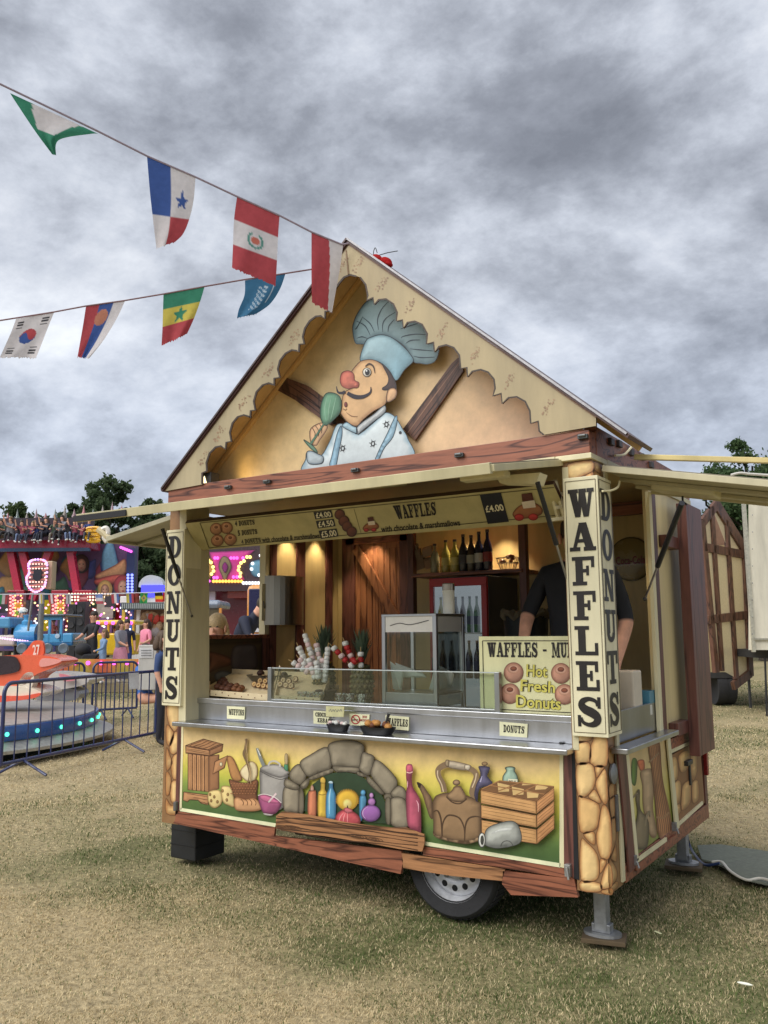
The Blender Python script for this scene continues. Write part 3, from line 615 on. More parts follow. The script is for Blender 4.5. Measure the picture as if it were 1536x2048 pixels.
# oven arch: dark mouth + each painted stone
motif('painted_oven_mouth', [('p', tr(sk3, 250, 830, 260, 680, 330, 560, 480, 450, 640, 425, 800, 455, 930, 540, 1040, 660, 1085, 760, 1100, 960, 700, 930), C(38, 58, 36))])
STN = C(136, 126, 106); STE = C(78, 70, 56)
for ps in (tr(sk3, 42, 590, 190, 610, 195, 830, 120, 838, 38, 815), tr(sk3, 200, 600, 240, 640, 240, 830, 195, 838), tr(sk3, 55, 500, 120, 520, 200, 580, 160, 615, 50, 580), tr(sk3, 95, 480, 120, 400, 200, 350, 270, 450, 230, 555, 150, 540),
           tr(sk3, 210, 560, 290, 490, 300, 530, 270, 590, 225, 600), tr(sk3, 205, 330, 300, 260, 490, 175, 525, 380, 400, 430, 300, 478, 235, 420), tr(sk3, 300, 482, 520, 395, 540, 430, 440, 470, 330, 510),
           tr(sk3, 492, 160, 560, 118, 690, 105, 800, 125, 860, 170, 830, 300, 810, 385, 640, 370, 540, 370, 510, 260), tr(sk3, 540, 372, 650, 372, 805, 388, 790, 440, 680, 428, 575, 428), tr(sk3, 845, 230, 900, 240, 965, 285, 920, 460, 815, 410, 825, 320),
           tr(sk3, 795, 425, 900, 470, 860, 480, 795, 462), tr(sk3, 930, 460, 945, 370, 985, 305, 1080, 370, 1200, 520, 1150, 650, 1090, 660, 1000, 560), tr(sk3, 890, 480, 930, 490, 1060, 640, 1020, 650, 900, 540), tr(sk3, 1135, 640, 1210, 570, 1280, 610, 1285, 710, 1160, 690), tr(sk3, 1070, 660, 1130, 655, 1140, 700, 1075, 710),
           tr(sk3, 1140, 700, 1285, 720, 1310, 985, 1150, 980, 1135, 860), tr(sk3, 1080, 715, 1130, 710, 1130, 950, 1085, 935)):
    motif('painted_stone', [('a', ps, STN, STE, dict(w=7, lit=.45, sm=4, out=C(58, 50, 40, 1), ow=1.0))])
def pbot(body, col, edge, extra=()): motif('painted_bottle', [('a', body, col, edge, dict(w=5, lit=.45))]+list(extra))
pbot(tr(sk3, 290, 645, 312, 625, 345, 620, 370, 640, 372, 860, 330, 885, 285, 865), C(186, 112, 78), C(110, 56, 34), [('a', tr(sk3, 312, 620, 315, 580, 330, 562, 345, 585, 345, 620), C(180, 140, 120), C(110, 70, 54), dict(w=2))])
pbot(tr(sk3, 388, 660, 415, 610, 420, 540, 460, 540, 462, 610, 480, 660, 478, 875, 430, 892, 388, 875), C(196, 164, 54), C(124, 92, 22), [('a', tr(sk3, 418, 540, 412, 500, 440, 480, 465, 505, 460, 545), C(190, 156, 60), C(110, 84, 24), dict(w=2)), ('s', tr(sk3, 392, 655, 430, 665, 478, 655), 1.2, C(110, 84, 24), 3)])
pbot(tr(sk3, 472, 680, 500, 600, 505, 540, 540, 540, 545, 600, 572, 680, 568, 890, 520, 912, 472, 890), C(74, 140, 176), C(32, 76, 110), [('a', tr(sk3, 500, 545, 500, 528, 522, 522, 540, 532, 538, 548), C(176, 200, 210), None, dict(w=2)), ('s', tr(sk3, 520, 600, 505, 690, 505, 860), [1, 3, 1], C(160, 200, 220), 4)])
sn = [('a', [sk3(690+110*math.cos(t), 720+105*math.sin(t)) for t in np.linspace(0, 6.28, 15)[:-1]], C(200, 160, 42), C(150, 108, 24), dict(w=5))]
for t in np.linspace(2.9, 6.55, 26): sn.append(('s', [sk3(690+104*math.cos(t), 720+100*math.sin(t)), sk3(690+124*math.cos(t), 720+120*math.sin(t))], [2.6, .6], C(170, 128, 30)))
motif('painted_lemon', sn+[('a', [sk3(690+52*math.cos(t), 755+55*math.sin(t)) for t in np.linspace(0, 6.28, 12)[:-1]], C(216, 196, 120), C(190, 150, 40), dict(w=5))])
pbot(tr(sk3, 812, 720, 830, 670, 870, 672, 884, 720, 870, 800, 840, 920, 815, 910), C(78, 140, 172), C(36, 80, 112), [('a', [sk3(850+26*math.cos(t), 642+30*math.sin(t)) for t in np.linspace(0, 6.28, 9)[:-1]], C(84, 150, 186), C(36, 80, 112), dict(w=3))])
pbot([sk3(928+100*math.cos(t), 852+86*math.sin(t)) for t in np.linspace(0, 6.28, 14)[:-1]], C(140, 88, 152), C(78, 42, 92), [('a', [sk3(938+38*math.cos(t), 735+40*math.sin(t)) for t in np.linspace(0, 6.28, 9)[:-1]], C(160, 108, 164), C(84, 50, 96), dict(w=3)), ('a', [sk3(936+22*math.cos(t), 670+28*math.sin(t)) for t in np.linspace(0, 6.28, 9)[:-1]], C(176, 130, 176), C(84, 50, 96), dict(w=2)), ('s', [sk3(928+82*math.cos(t), 852+70*math.sin(t)) for t in np.linspace(2.2, 4.4, 8)], [.5, 1.6, .5], C(200, 170, 206))])
motif('painted_lamp_bowl', [('a', tr(sk3, 565, 910, 590, 850, 650, 815, 720, 820, 800, 870, 825, 930, 800, 970, 700, 985, 600, 960), C(178, 70, 78), C(98, 26, 34), dict(w=7, lit=.5))]+[('s', tr(sk3, 690+dx*.4, 845, 690+dx*.8, 890, 690+dx, 950), [.5, 1.8, .5], C(214, 140, 140), 4) for dx in (-90, -45, 0)]+
  [('a', tr(sk3, 655, 820, 660, 800, 690, 795, 735, 815, 745, 840, 700, 855, 665, 840), C(186, 96, 104), C(110, 34, 44), dict(w=3)), ('a', tr(sk3, 685, 795, 690, 770, 698, 795), C(60, 40, 34), None, dict(w=1))])
pk = tr(sk3, 1300, 360, 1325, 348, 1355, 360, 1362, 430, 1350, 470, 1360, 580, 1420, 680, 1440, 760, 1445, 1040, 1405, 1035, 1310, 985, 1290, 760, 1290, 650, 1300, 560, 1290, 470)
motif('painted_bottle', [('a', pk, C(168, 74, 96), C(94, 32, 50), dict(w=8, lit=.5, sm=3)), ('a', tr(sk3, 1292, 365, 1325, 350, 1355, 365, 1358, 425, 1295, 430), C(190, 84, 106), C(120, 44, 66), dict(sm=3, w=4)), ('s', tr(sk3, 1296, 432, 1328, 440, 1358, 428), 2, C(216, 170, 160), 3), ('s', tr(sk3, 1395, 720, 1415, 760, 1418, 840), [.6, 2, .6], C(220, 160, 170), 4), ('s', tr(sk3, 1308, 520, 1304, 590), [.6, 2, .6], C(220, 160, 170), 3)])
# painted shelf planks (proud board with its own edge)
m = MB(); sp = tr(sk3, -40, 880, 20, 835, 300, 870, 700, 950, 1130, 1000, 1290, 1000, 1400, 1040, 1475, 1070, 1480, 1150, 1455, 1245, 1230, 1220, 850, 1150, 450, 1085, 120, 1050, -45, 1010)
LS = LRUN[0]+30; m.prism([P0(*p, LS) for p in sp], (0, .010, 0), WD1); shelf = m.build('painted_shelf', M_oak, front)
m = MB()
for y0, dy in ((880, 190), (930, 180), (985, 170), (1000, 190), (1035, 200)):
    m.stroke([sk3(x, y0+dy*max(x, 0)/1480+10*math.sin(x*.006+y0)) for x in range(-30, 1470, 90)], P0, [.8, 2.2, 1.2, 2.4, .9, 1.8], C(70, 44, 26, 1), LS+2+.01*y0)
for cx, cy in ((130, 1000), (800, 1090), (960, 1120)):
    for k in (1, .62, .3): m.stroke([sk3(cx+90*k*math.cos(t), cy+14*k*math.cos(t)+20*k*math.sin(t)) for t in np.linspace(0, 6.28, 14)], P0, .9, C(84, 54, 32, 1), LS+16+k)
m.stroke(tr(sk3, -40, 905, 300, 900, 700, 985, 1130, 1040, 1480, 1090), P0, 1.8, C(66, 40, 24, 1), LS+19); m.build('grain_line', M_print, shelf)
# kettle
KT, KTE = C(134, 106, 74), C(70, 50, 32)
ar = []
for ps in (tr(sk4, 300, 650, 340, 640, 370, 720, 378, 870), tr(sk4, 382, 870, 385, 760, 420, 690, 470, 680, 540, 710, 580, 800, 582, 910), tr(sk4, 585, 910, 590, 780, 620, 710, 680, 690, 735, 700)): ar.append(('s', ps, [1.5, 3.2, 3.2, 1.5], KTE, 5))
motif('painted_kettle', [('a', tr(sk4, 150, 385, 200, 400, 250, 470, 290, 540, 300, 700, 270, 700, 235, 600, 200, 490), C(120, 94, 68), KTE, dict(w=6, lit=.5)), ('p', tr(sk4, 150, 378, 190, 395, 185, 435, 165, 430), C(34, 24, 18)),
  ('s', tr(sk4, 400, 470, 385, 400, 350, 330, 345, 270, 385, 235, 430, 220), [12, 12, 11, 11, 12, 13], C(120, 98, 72), 5), ('s', tr(sk4, 392, 470, 375, 400, 342, 330, 340, 275), 2.2, C(190, 170, 140), 5), ('s', tr(sk4, 600, 250, 660, 275, 690, 330, 660, 420, 650, 480, 675, 540), [10, 11, 11, 11, 11, 9], C(120, 98, 72), 5), ('s', tr(sk4, 690, 300, 680, 360, 652, 430), 2.2, C(190, 170, 140), 5),
  ('a', tr(sk4, 405, 215, 420, 185, 480, 188, 560, 205, 640, 230, 640, 260, 590, 275, 500, 265, 430, 245), C(176, 162, 140), C(96, 80, 60), dict(w=5, lit=.5)), ('a', tr(sk4, 405, 215, 415, 180, 445, 185, 440, 240, 420, 240), C(150, 132, 104), KTE, dict(w=3)), ('a', tr(sk4, 585, 225, 625, 222, 640, 245, 620, 275, 585, 262), C(190, 178, 156), KTE, dict(w=3)),
  ('a', tr(sk4, 290, 600, 310, 520, 350, 490, 430, 475, 600, 500, 700, 550, 735, 600, 740, 850, 720, 900, 600, 935, 400, 900, 310, 860, 300, 720), KT, KTE, dict(w=12, lit=.4)),
  ('a', tr(sk4, 420, 510, 470, 450, 490, 420, 540, 415, 570, 450, 600, 520, 570, 560, 480, 555), C(142, 114, 82), KTE, dict(w=6)), ('a', [sk4(510+34*math.cos(t), 385+28*math.sin(t)) for t in np.linspace(0, 6.28, 9)[:-1]], C(146, 118, 88), KTE, dict(w=4, lit=.5)),
  ('s', tr(sk4, 418, 512, 470, 560, 540, 575, 605, 530), 2.5, KTE, 5), ('a', tr(sk4, 300, 820, 340, 860, 580, 910, 720, 870, 735, 900, 600, 940, 400, 905, 310, 870), C(150, 124, 92), KTE, dict(w=4, lit=.5))]+ar)
motif('painted_bottle', [('a', tr(sk4, 712, 235, 810, 245, 800, 290, 790, 330, 840, 400, 720, 440, 700, 560, 670, 500, 690, 400, 725, 330, 722, 285), C(86, 82, 108), C(40, 36, 56), dict(w=7, sm=3)), ('a', [sk4(765+28*math.cos(t), 215+20*math.sin(t)) for t in np.linspace(0, 6.28, 9)[:-1]], C(150, 122, 84), C(70, 50, 30), dict(w=3)), ('s', tr(sk4, 742, 325, 725, 380), [1, 3], C(160, 156, 180), 3)])
mj = MB(); mj.art(tr(sk4, 930, 330, 960, 280, 950, 250, 1000, 240, 1040, 252, 1035, 280, 1060, 330, 1065, 400, 1000, 410, 935, 390), P0, C(140, 164, 146), C(70, 90, 78), w=5, L=LRUN[0]+.2, lit=.5, out=C(60, 60, 50, 1)); mj.poly(tr(sk4, 978, 350, 1062, 356, 1058, 400, 975, 395), P0, C(206, 204, 176), LRUN[0]+2.4)
text(mj, 'MILK', tr(sk4, 985, 362, 1055, 366, 1053, 392, 983, 388), P0, (.03, .03, .03), LRUN[0]+3.4); LRUN[0] += 5; mj.build('painted_milk_jar', M_print, front)
# crate
def board(q, seed, base=C(188, 142, 88)): return [('a', q, base, C(140, 98, 56), dict(sm=0, w=3, lit=.15, out=WDE, ow=1.2))]+grain(q, 4, C(116, 76, 42, 1), .8, seed)
cr = [('p', tr(sk4, 728, 450, 900, 368, 1392, 420, 1228, 552), C(112, 78, 46))]
for a, b in (((880, 385), (890, 470)), ((1010, 420), (1020, 498)), ((1110, 385), (1100, 410)), ((1145, 455), (1150, 525)), ((1230, 400), (1220, 450))): cr.append(('p', tr(sk4, a[0], a[1], a[0]+110, a[1]+25, b[0]+95, b[1]-5, b[0], b[1]), C(196, 164, 106)))
cr += [('s', tr(sk4, 728, 450, 900, 368, 1392, 420, 1228, 552, 728, 450), 2.2, C(150, 106, 64)), ('s', tr(sk4, 890, 460, 1110, 375), 2, C(150, 106, 64)), ('s', tr(sk4, 1040, 500, 1250, 400), 2, C(150, 106, 64)), ('s', tr(sk4, 815, 410, 1310, 490), 2, C(150, 106, 64))]
for k, (y0, y1) in enumerate(((0, .3), (.33, .62), (.66, 1))):
    f = tr(sk4, 728, 450, 1228, 552, 1235, 940, 738, 860); cr += board([tuple(bil(f, 0, 1-y0)), tuple(bil(f, 1, 1-y0)), tuple(bil(f, 1, 1-y1)), tuple(bil(f, 0, 1-y1))], k)
    f = tr(sk4, 1232, 552, 1392, 425, 1395, 800, 1238, 940); cr += board([tuple(bil(f, 0, 1-y0)), tuple(bil(f, 1, 1-y0)), tuple(bil(f, 1, 1-y1)), tuple(bil(f, 0, 1-y1))], k+5, C(176, 124, 76))
motif('painted_crate', cr)
motif('painted_glass_jar', [('a', tr(sk4, 765, 850, 800, 790, 900, 750, 1000, 732, 1060, 760, 1095, 850, 1090, 920, 1030, 955, 900, 978, 820, 970, 765, 940), C(158, 160, 152), C(88, 90, 86), dict(w=11, lit=.6, out=C(60, 60, 56, 1))), ('a', [sk4(740+32*math.cos(t), 905+66*math.sin(t)) for t in np.linspace(0, 6.28, 12)[:-1]], C(206, 206, 196), C(90, 90, 84), dict(w=3, out=C(50, 50, 46, 1))), ('a', [sk4(742+16*math.cos(t), 905+44*math.sin(t)) for t in np.linspace(0, 6.28, 10)[:-1]], C(64, 66, 60), None, dict(w=3)),
  ('a', tr(sk4, 820, 850, 900, 800, 1000, 790, 1000, 815, 900, 830), C(206, 208, 202), C(170, 172, 166), dict(w=4, lit=.1)), ('s', [sk4(965+55*math.cos(t), 965+55*math.sin(t)) for t in np.linspace(3.2, 6.2, 9)], 1.3, C(70, 70, 66, 1))])
# ---- corner pillars with painted boulders, and the lettered sign boxes
ST1, ST2, STEE = C(208, 176, 118), C(194, 156, 98), C(112, 74, 42, 1)
def sk9(x, y): return (780+x/2.844, 1400+y/2.844)
def sk10(x, y): return (1150+x/5.12, 1480+y/5.12)
def pillar(x0, x1, ext):
    m = MB(); m.box(x0, x1, -.02, .20, .30, 2.53, C(130, 96, 60)); return part('corner_pillar', m, M_print)
pr = pillar(-.165, 0, 1); pl = pillar(-3.188, -3.03, -1)
PX0 = planeX(.002, st=.0002)
def stones(parent, P, polys, base=ST1, L=2):
    for i, ps in enumerate(polys):
        b = mix(base, ST2, (i*37 % 10)/10); m = MB(); m.art(ps, P, b, C(144, 94, 48), w=8, L=L, sm=3, lit=.35, out=STEE, ow=1.2); m.build('painted_boulder', M_print, parent)
PPf = planeY(-.021, st=.0003)
stones(pr, PPf, [tr(sk9, 1058, 120, 1160, 120, 1150, 215, 1120, 235, 1058, 238), tr(sk9, 1168, 120, 1216, 120, 1236, 200, 1232, 372, 1140, 362, 1142, 260, 1155, 225), tr(sk9, 1058, 246, 1135, 246, 1136, 352, 1060, 360), tr(sk9, 1060, 372, 1150, 366, 1170, 450, 1140, 530, 1070, 546),
  tr(sk9, 1165, 378, 1218, 376, 1190, 430, 1172, 440), tr(sk9, 1222, 390, 1236, 470, 1238, 570, 1216, 592, 1172, 500, 1176, 450), tr(sk9, 1130, 540, 1165, 508, 1200, 575, 1185, 588, 1135, 560), tr(sk9, 1070, 556, 1110, 556, 1190, 596, 1185, 700, 1160, 742, 1082, 748),
  tr(sk9, 1205, 602, 1236, 612, 1256, 690, 1262, 830, 1240, 905, 1195, 890, 1172, 780, 1185, 720), tr(sk9, 1100, 756, 1160, 750, 1168, 800, 1160, 825, 1120, 795), tr(sk9, 1085, 800, 1120, 810, 1180, 880, 1190, 990, 1160, 1030, 1085, 1020), tr(sk9, 1195, 905, 1232, 912, 1215, 960, 1194, 985), tr(sk9, 1236, 930, 1262, 960, 1262, 1060, 1200, 1075, 1205, 1010), tr(sk9, 1085, 1030, 1195, 1042, 1195, 1090, 1090, 1085), tr(sk9, 1205, 1082, 1262, 1070, 1262, 1108, 1208, 1100)])
PS = planeX(.0035, st=.0003)
stones(pr, PS, [tr(sk10, 345, 100, 395, 60, 398, 240, 350, 230), tr(sk10, 350, 480, 400, 430, 405, 560, 360, 600), tr(sk10, 355, 620, 405, 580, 410, 780, 375, 790), tr(sk10, 375, 830, 412, 800, 420, 1020, 365, 1180), tr(sk10, 370, 1200, 420, 1060, 428, 1240, 375, 1220), tr(sk10, 350, 1240, 375, 1235, 430, 1330, 425, 1430, 350, 1500), tr(sk10, 350, 1510, 430, 1445, 440, 1500, 355, 1570)])
stones(pr, PPf, [tr(lambda x, y: (1080+x/5.908, 820+y/5.908), 330, 640, 610, 600, 620, 720, 520, 770, 400, 820, 320, 790), tr(lambda x, y: (1080+x/5.908, 820+y/5.908), 530, 780, 620, 730, 620, 815, 530, 830)])
stones(pr, PS, [tr(lambda x, y: (1080+x/5.908, 820+y/5.908), 640, 610, 715, 650, 720, 750, 640, 700), tr(lambda x, y: (1080+x/5.908, 820+y/5.908), 640, 720, 715, 770, 735, 850, 640, 815)])
def skl(x, y): return (320+x/2.844, 1400+y/2.844)
stones(pl, PPf, [tr(skl, 40, 20, 110, 20, 112, 130, 80, 180, 45, 120), tr(skl, 38, 140, 80, 190, 60, 260, 36, 240), tr(skl, 60, 230, 85, 180, 112, 200, 112, 290, 70, 310, 52, 280), tr(skl, 36, 270, 58, 320, 70, 360, 36, 400), tr(skl, 70, 325, 110, 300, 110, 440, 75, 450, 62, 390), tr(skl, 34, 410, 62, 440, 58, 520, 34, 540), tr(skl, 62, 470, 105, 460, 108, 560, 80, 590, 58, 560), tr(skl, 34, 560, 62, 600, 105, 590, 106, 650, 36, 645)], base=ST1)
# cream edge strips of the pillars
strip('pillar_trim', [(360, 1010), (373, 1008), (371, 1446), (357, 1446)], CRM2, M_cream, t=.23)
strip('pillar_trim', [(1124, 935), (1136, 934), (1158, 1500), (1146, 1500)], CRM2, M_cream, t=.05)
m = MB(); m.box(.001, .014, .155, .20, .32, 2.46, CRM2); part('pillar_trim', m, M_cream, bevel=.002)
m = MB(); m.box(-.19, .012, -.05, .21, 2.505, 2.535, CRM); part('pillar_cap_trim', m, M_cream, bevel=.003)
m = MB(); m.lathe([(.05, 0), (.052, .012), (.03, .02), (0, .021)], on(0, .004, 1224, 1547), (.3, .31, .32), 18, (1, 0, 0)); part('cap_disc', m, M_galv, smooth=True)
m = MB(); m.box(.004, .016, .11, .135, .58, .76, (.2, .2, .2)); part('hinge', m, M_galv, bevel=.002)
# sign boxes
SGN = C(212, 205, 172)
def signbox(x0, x1, y0, y1, z0, z1, name):
    m = MB(); m.box(x0, x1, y0, y1, z0, z1, SGN); o = part(name, m, M_cream, bevel=.003); return o
PF = planeY(-.052, st=.0004); PSD = planeX(.042, st=.0004)
sr = signbox(-.15, .04, -.05, .17, 1.065, 2.41, 'sign_box'); sl = signbox(-3.19, -3.005, -.05, .12, 1.10, 2.345, 'sign_box')
def border(pc, P, col, w, parent, L=1):
    m = MB()
    for a, b in zip(pc, pc[1:]+pc[:1]): m.stroke([a, b], P, w, col, L)
    m.build('border_line', M_print, parent)
def unp(p):                                           # world point -> pixel
    v = np.array(p)-CAM; z = v@_f; return (768+FPX*(v@_r2)/z, 1024-FPX*(v@_u2)/z)
def rectpx(ax, v, a0, a1, z0, z1):                    # TL TR BR BL in pixels of an upright rectangle on plane ax=v
    f = (lambda a, z: (a, v, z)) if ax == 1 else (lambda a, z: (v, a, z)); return [unp(f(a0, z1)), unp(f(a1, z1)), unp(f(a1, z0)), unp(f(a0, z0))]
def letters(txt, ax, v, a0, a1, z0, z1, P, parent, gap=.28):
    n = len(txt); h = (z1-z0)/(n+(n-1)*gap)
    for i, c in enumerate(txt):
        zt = z1-i*h*(1+gap); m = MB(); k = .06*(a1-a0) if c in 'IEFL' else 0
        word(m, c, rectpx(ax, v, a0+k, a1-k, zt-h, zt), P, INK, 2); o = m.build('letter', M_print, parent); o['label'] = 'black slab letter '+c
border(rectpx(1, -.052, -.138, .028, 1.085, 2.39), PF, C(90, 70, 40, 1), 1.2, sr); border(rectpx(0, .042, -.035, .155, 1.085, 2.39), PSD, C(90, 70, 40, 1), 1.2, sr)
border(rectpx(1, -.052, -3.178, -3.017, 1.12, 2.325), PF, C(90, 70, 40, 1), 1.0, sl)
letters('WAFFLES', 1, -.052, -.125, .018, 1.115, 2.345, PF, sr, .2); letters('DONUTS', 0, .042, -.02, .14, 1.115, 2.345, PSD, sr, .26); letters('DONUTS', 1, -.052, -3.165, -3.03, 1.145, 2.30, PF, sl, .24)

# ---- fascia beam, roof, gable
m = MB(); m.box(W0-.005, .004, -.045, .05, 2.535, 2.66, REDW); part('fascia_beam', m, M_red, bevel=.004)
m = MB(); m.box(-.06, .006, .055, D0, 2.535, 2.70, REDW); part('fascia_beam', m, M_red, bevel=.004)
m = MB(); m.box(W0-.006, W0+.06, .055, D0, 2.535, 2.66, REDW); part('fascia_beam', m, M_red, bevel=.004)
m = MB(); m.box(W0, -.19, -.055, -.02, 2.508, 2.535, CRM2); part('fascia_trim', m, M_cream, bevel=.003)
m = MB(); m.box(.0, .012, .215, D0, 2.50, 2.54, CRM2); part('fascia_trim', m, M_cream, bevel=.003)
for px, py in ((458, 975), (536, 964), (712, 941), (920, 911), (1167, 874)):
    p = on(1, -.05, px, py); m = MB(); m.box(p.x-.028, p.x+.028, -.07, -.046, p.z-.012, p.z+.012, (.12, .13, .13)); m.tube([(p.x-.02, -.075, p.z+.004), (p.x+.02, -.075, p.z+.004)], .008, (.2, .21, .21)); part('latch', m, M_galv, bevel=.003)
RIDGE, RZ = -1.553, 4.114
EL, ER = (-3.225, 2.632), (.214, 2.58)
def slab(e, t, y0, y1, col, name, mt):
    a = Vector((RIDGE, 0, RZ)); b = Vector((e[0], 0, e[1])); d = (b-a).normalized(); n = Vector((-d.z, 0, d.x)); n = n if n.z > 0 else -n
    m = MB(); m.prism([(a.x, y0, a.z), (b.x, y0, b.z), (b.x+n.x*t, y0, b.z+n.z*t), (a.x, y0, a.z+t*1.45)], (0, y1-y0, 0), col); return part(name, m, mt)
slab(EL, .022, -.075, .34, C(66, 40, 38), 'roof_panel', M_plastic); slab(ER, .022, -.075, .34, C(70, 44, 40), 'roof_panel', M_plastic)
for e in (EL, ER):                                    # bright metal drip edge on the verge
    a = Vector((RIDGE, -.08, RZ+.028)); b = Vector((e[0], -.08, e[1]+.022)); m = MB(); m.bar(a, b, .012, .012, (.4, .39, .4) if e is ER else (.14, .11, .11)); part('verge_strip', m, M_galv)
GB = planeY(.22, st=.0004)
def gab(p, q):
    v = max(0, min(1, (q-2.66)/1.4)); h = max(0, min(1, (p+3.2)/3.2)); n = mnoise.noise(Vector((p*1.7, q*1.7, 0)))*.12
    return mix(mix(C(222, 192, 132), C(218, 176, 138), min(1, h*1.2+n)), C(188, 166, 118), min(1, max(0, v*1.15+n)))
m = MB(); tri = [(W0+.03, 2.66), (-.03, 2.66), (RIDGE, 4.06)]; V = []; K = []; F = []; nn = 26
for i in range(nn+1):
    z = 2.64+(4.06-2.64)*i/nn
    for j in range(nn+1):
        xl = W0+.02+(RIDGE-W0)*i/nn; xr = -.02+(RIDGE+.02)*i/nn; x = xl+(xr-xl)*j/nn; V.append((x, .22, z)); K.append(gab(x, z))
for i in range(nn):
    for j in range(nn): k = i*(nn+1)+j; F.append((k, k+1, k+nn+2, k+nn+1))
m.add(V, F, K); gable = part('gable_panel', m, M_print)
for e in (EL, ER):                                    # cream soffits and bead under the roof
    a = Vector((RIDGE, 0, RZ-.03)); b = Vector((e[0]*.985-.02*0, 0, e[1]+.01)); m = MB(); m.quad((a.x, -.03, a.z), (b.x, -.03, b.z), (b.x, .22, b.z), (a.x, .22, a.z), C(190, 158, 104)); part('soffit', m, M_cream)
    d = (b-a).normalized(); n = Vector((d.z, 0, -d.x)); n = n if n.z < 0 else -n; m = MB(); m.bar(a+Vector((0, .205, 0))+n*.02, b+Vector((0, .205, 0))+n*.02, .03, .03, C(196, 160, 100)); part('bead', m, M_cream, bevel=.004)
# bargeboards
def ska(x, y): return (400+x/4.8, 540+y/4.8)
def skb(x, y): return (720+x/2.695, 480+y/2.695)
PB = planeY(-.06, st=.0004)
SCL = [(404, 968), (404, 946)]+tr(ska, 65, 1930, 60, 1850, 90, 1760, 150, 1700, 200, 1690, 243, 1718, 250, 1655, 300, 1645, 285, 1560, 310, 1470, 360, 1410, 420, 1392, 465, 1405, 480, 1420, 485, 1350, 530, 1345, 515, 1260, 540, 1170, 600, 1105, 660, 1085, 700, 1100, 711, 1108, 711, 1040, 765, 1030, 745, 950, 765, 870, 820, 800, 880, 768, 930, 775, 948, 788, 951, 712, 1000, 708, 985, 640, 1005, 560, 1050, 490, 1110, 445, 1160, 440, 1197, 465, 1200, 398, 1255, 388, 1245, 310, 1265, 220, 1330, 130, 1380, 70, 1440, 45, 1500, 60)
SCR = tr(skb, 0, 200, 30, 240, 42, 300, 36, 325, 70, 310, 76, 347, 100, 322, 140, 318, 180, 345, 200, 390, 195, 437, 228, 430, 233, 474, 255, 445, 295, 438, 335, 455, 362, 505, 358, 560, 396, 550, 401, 603, 425, 575, 465, 565, 505, 580, 535, 620, 542, 692, 576, 687, 579, 737, 605, 708, 650, 698, 690, 712, 722, 750, 728, 800, 716, 840, 760, 826, 766, 881, 800, 850, 845, 845, 890, 870, 915, 920, 920, 988, 960, 976, 966, 1030, 990, 1050)
def ptx(p): return [tuple(unp(q)) for q in p]
apx = unp((RIDGE, -.06, RZ-.006)); lpx = unp((EL[0]+.012, -.06, EL[1]+.004)); rpx = unp((.05, -.06, 2.715))
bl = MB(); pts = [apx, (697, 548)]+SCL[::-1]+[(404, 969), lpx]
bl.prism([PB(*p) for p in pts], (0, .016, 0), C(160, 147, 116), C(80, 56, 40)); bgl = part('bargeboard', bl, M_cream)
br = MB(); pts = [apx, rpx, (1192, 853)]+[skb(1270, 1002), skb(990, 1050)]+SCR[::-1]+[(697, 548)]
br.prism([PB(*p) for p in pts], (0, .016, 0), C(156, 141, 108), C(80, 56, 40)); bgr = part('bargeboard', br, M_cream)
for sc, pa in ((SCL, bgl), (SCR, bgr)):
    m = MB(); m.stroke(sc, PB, 3.4, C(62, 46, 34, 1), 2); m.build('scallop_outline', M_print, pa)
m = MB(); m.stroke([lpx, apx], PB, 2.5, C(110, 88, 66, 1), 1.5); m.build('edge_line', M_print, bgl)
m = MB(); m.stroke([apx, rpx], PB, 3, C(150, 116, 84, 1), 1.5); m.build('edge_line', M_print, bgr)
rr = random.Random(5)
for i, (cx, cy, pa) in enumerate([ska(180, 1580)+(bgl,), ska(420, 1280)+(bgl,), ska(660, 960)+(bgl,), ska(900, 650)+(bgl,), (405, 918, bgl)]+[skb(*q)+(bgr,) for q in ((115, 240), (265, 360), (440, 490), (620, 620), (800, 760), (1010, 900))]+[(683, 530, bgl), (715, 530, bgr)]):
    m = MB(); c0 = C(150, 122, 92, 1.1); s = -1 if pa is bgl else 1
    for k in range(26):
        t = rr.uniform(-1, 1); x = cx+s*t*13*.6+rr.uniform(-6, 6); y = cy-t*15*.9*(1 if s > 0 else -1)*1+rr.uniform(-5, 5); r = rr.uniform(.8, 2.2)
        m.poly([(x+r*math.cos(a)*rr.uniform(.6, 1.3), y+r*math.sin(a)) for a in np.linspace(0, 6.28, 7)[:-1]], PB, mul(c0, rr.uniform(.75, 1.25)), 3+k*.05)
    m.build('floral_print', M_print, pa)
m = MB(); m.bar(PB(692, 500, 4), PB(697, 548, 4), .006, .01, C(120, 96, 70)); m.build('ridge_joint', M_cream, bgl)
# timbers, bead, and the painted chef cut-out inside the gable
def skc(x, y): return (580+x/4.8, 560+y/4.8)
PT = planeY(.195, st=.0004)
def timber(ps, name):
    m = MB(); m.prism([PT(*p, 3) for p in ps], (0, .02, 0), C(84, 52, 38)); o = m.build(name, M_dark, gable); g = MB(); q = [np.array(p) for p in ps]
    return o
timber([(556, 781), (574, 756), (612, 770), (640, 790), (690, 845), (660, 850), (620, 822), (590, 800)], 'painted_timber')
m = MB()
for a, b in (((575, 768), (668, 842)), ((564, 778), (650, 836)), ((590, 768), (660, 820)), ((600, 790), (672, 848))): m.stroke([a, ((a[0]+b[0])/2+3, (a[1]+b[1])/2-3), b], PT, [1, 2.6, 1], C(52, 32, 24, 1), 5, 4)
m.build('grain_line', M_print, gable)
timber([(920, 712), (926, 742), (830, 880), (806, 858), (860, 786), (902, 728)], 'painted_timber')
m = MB()
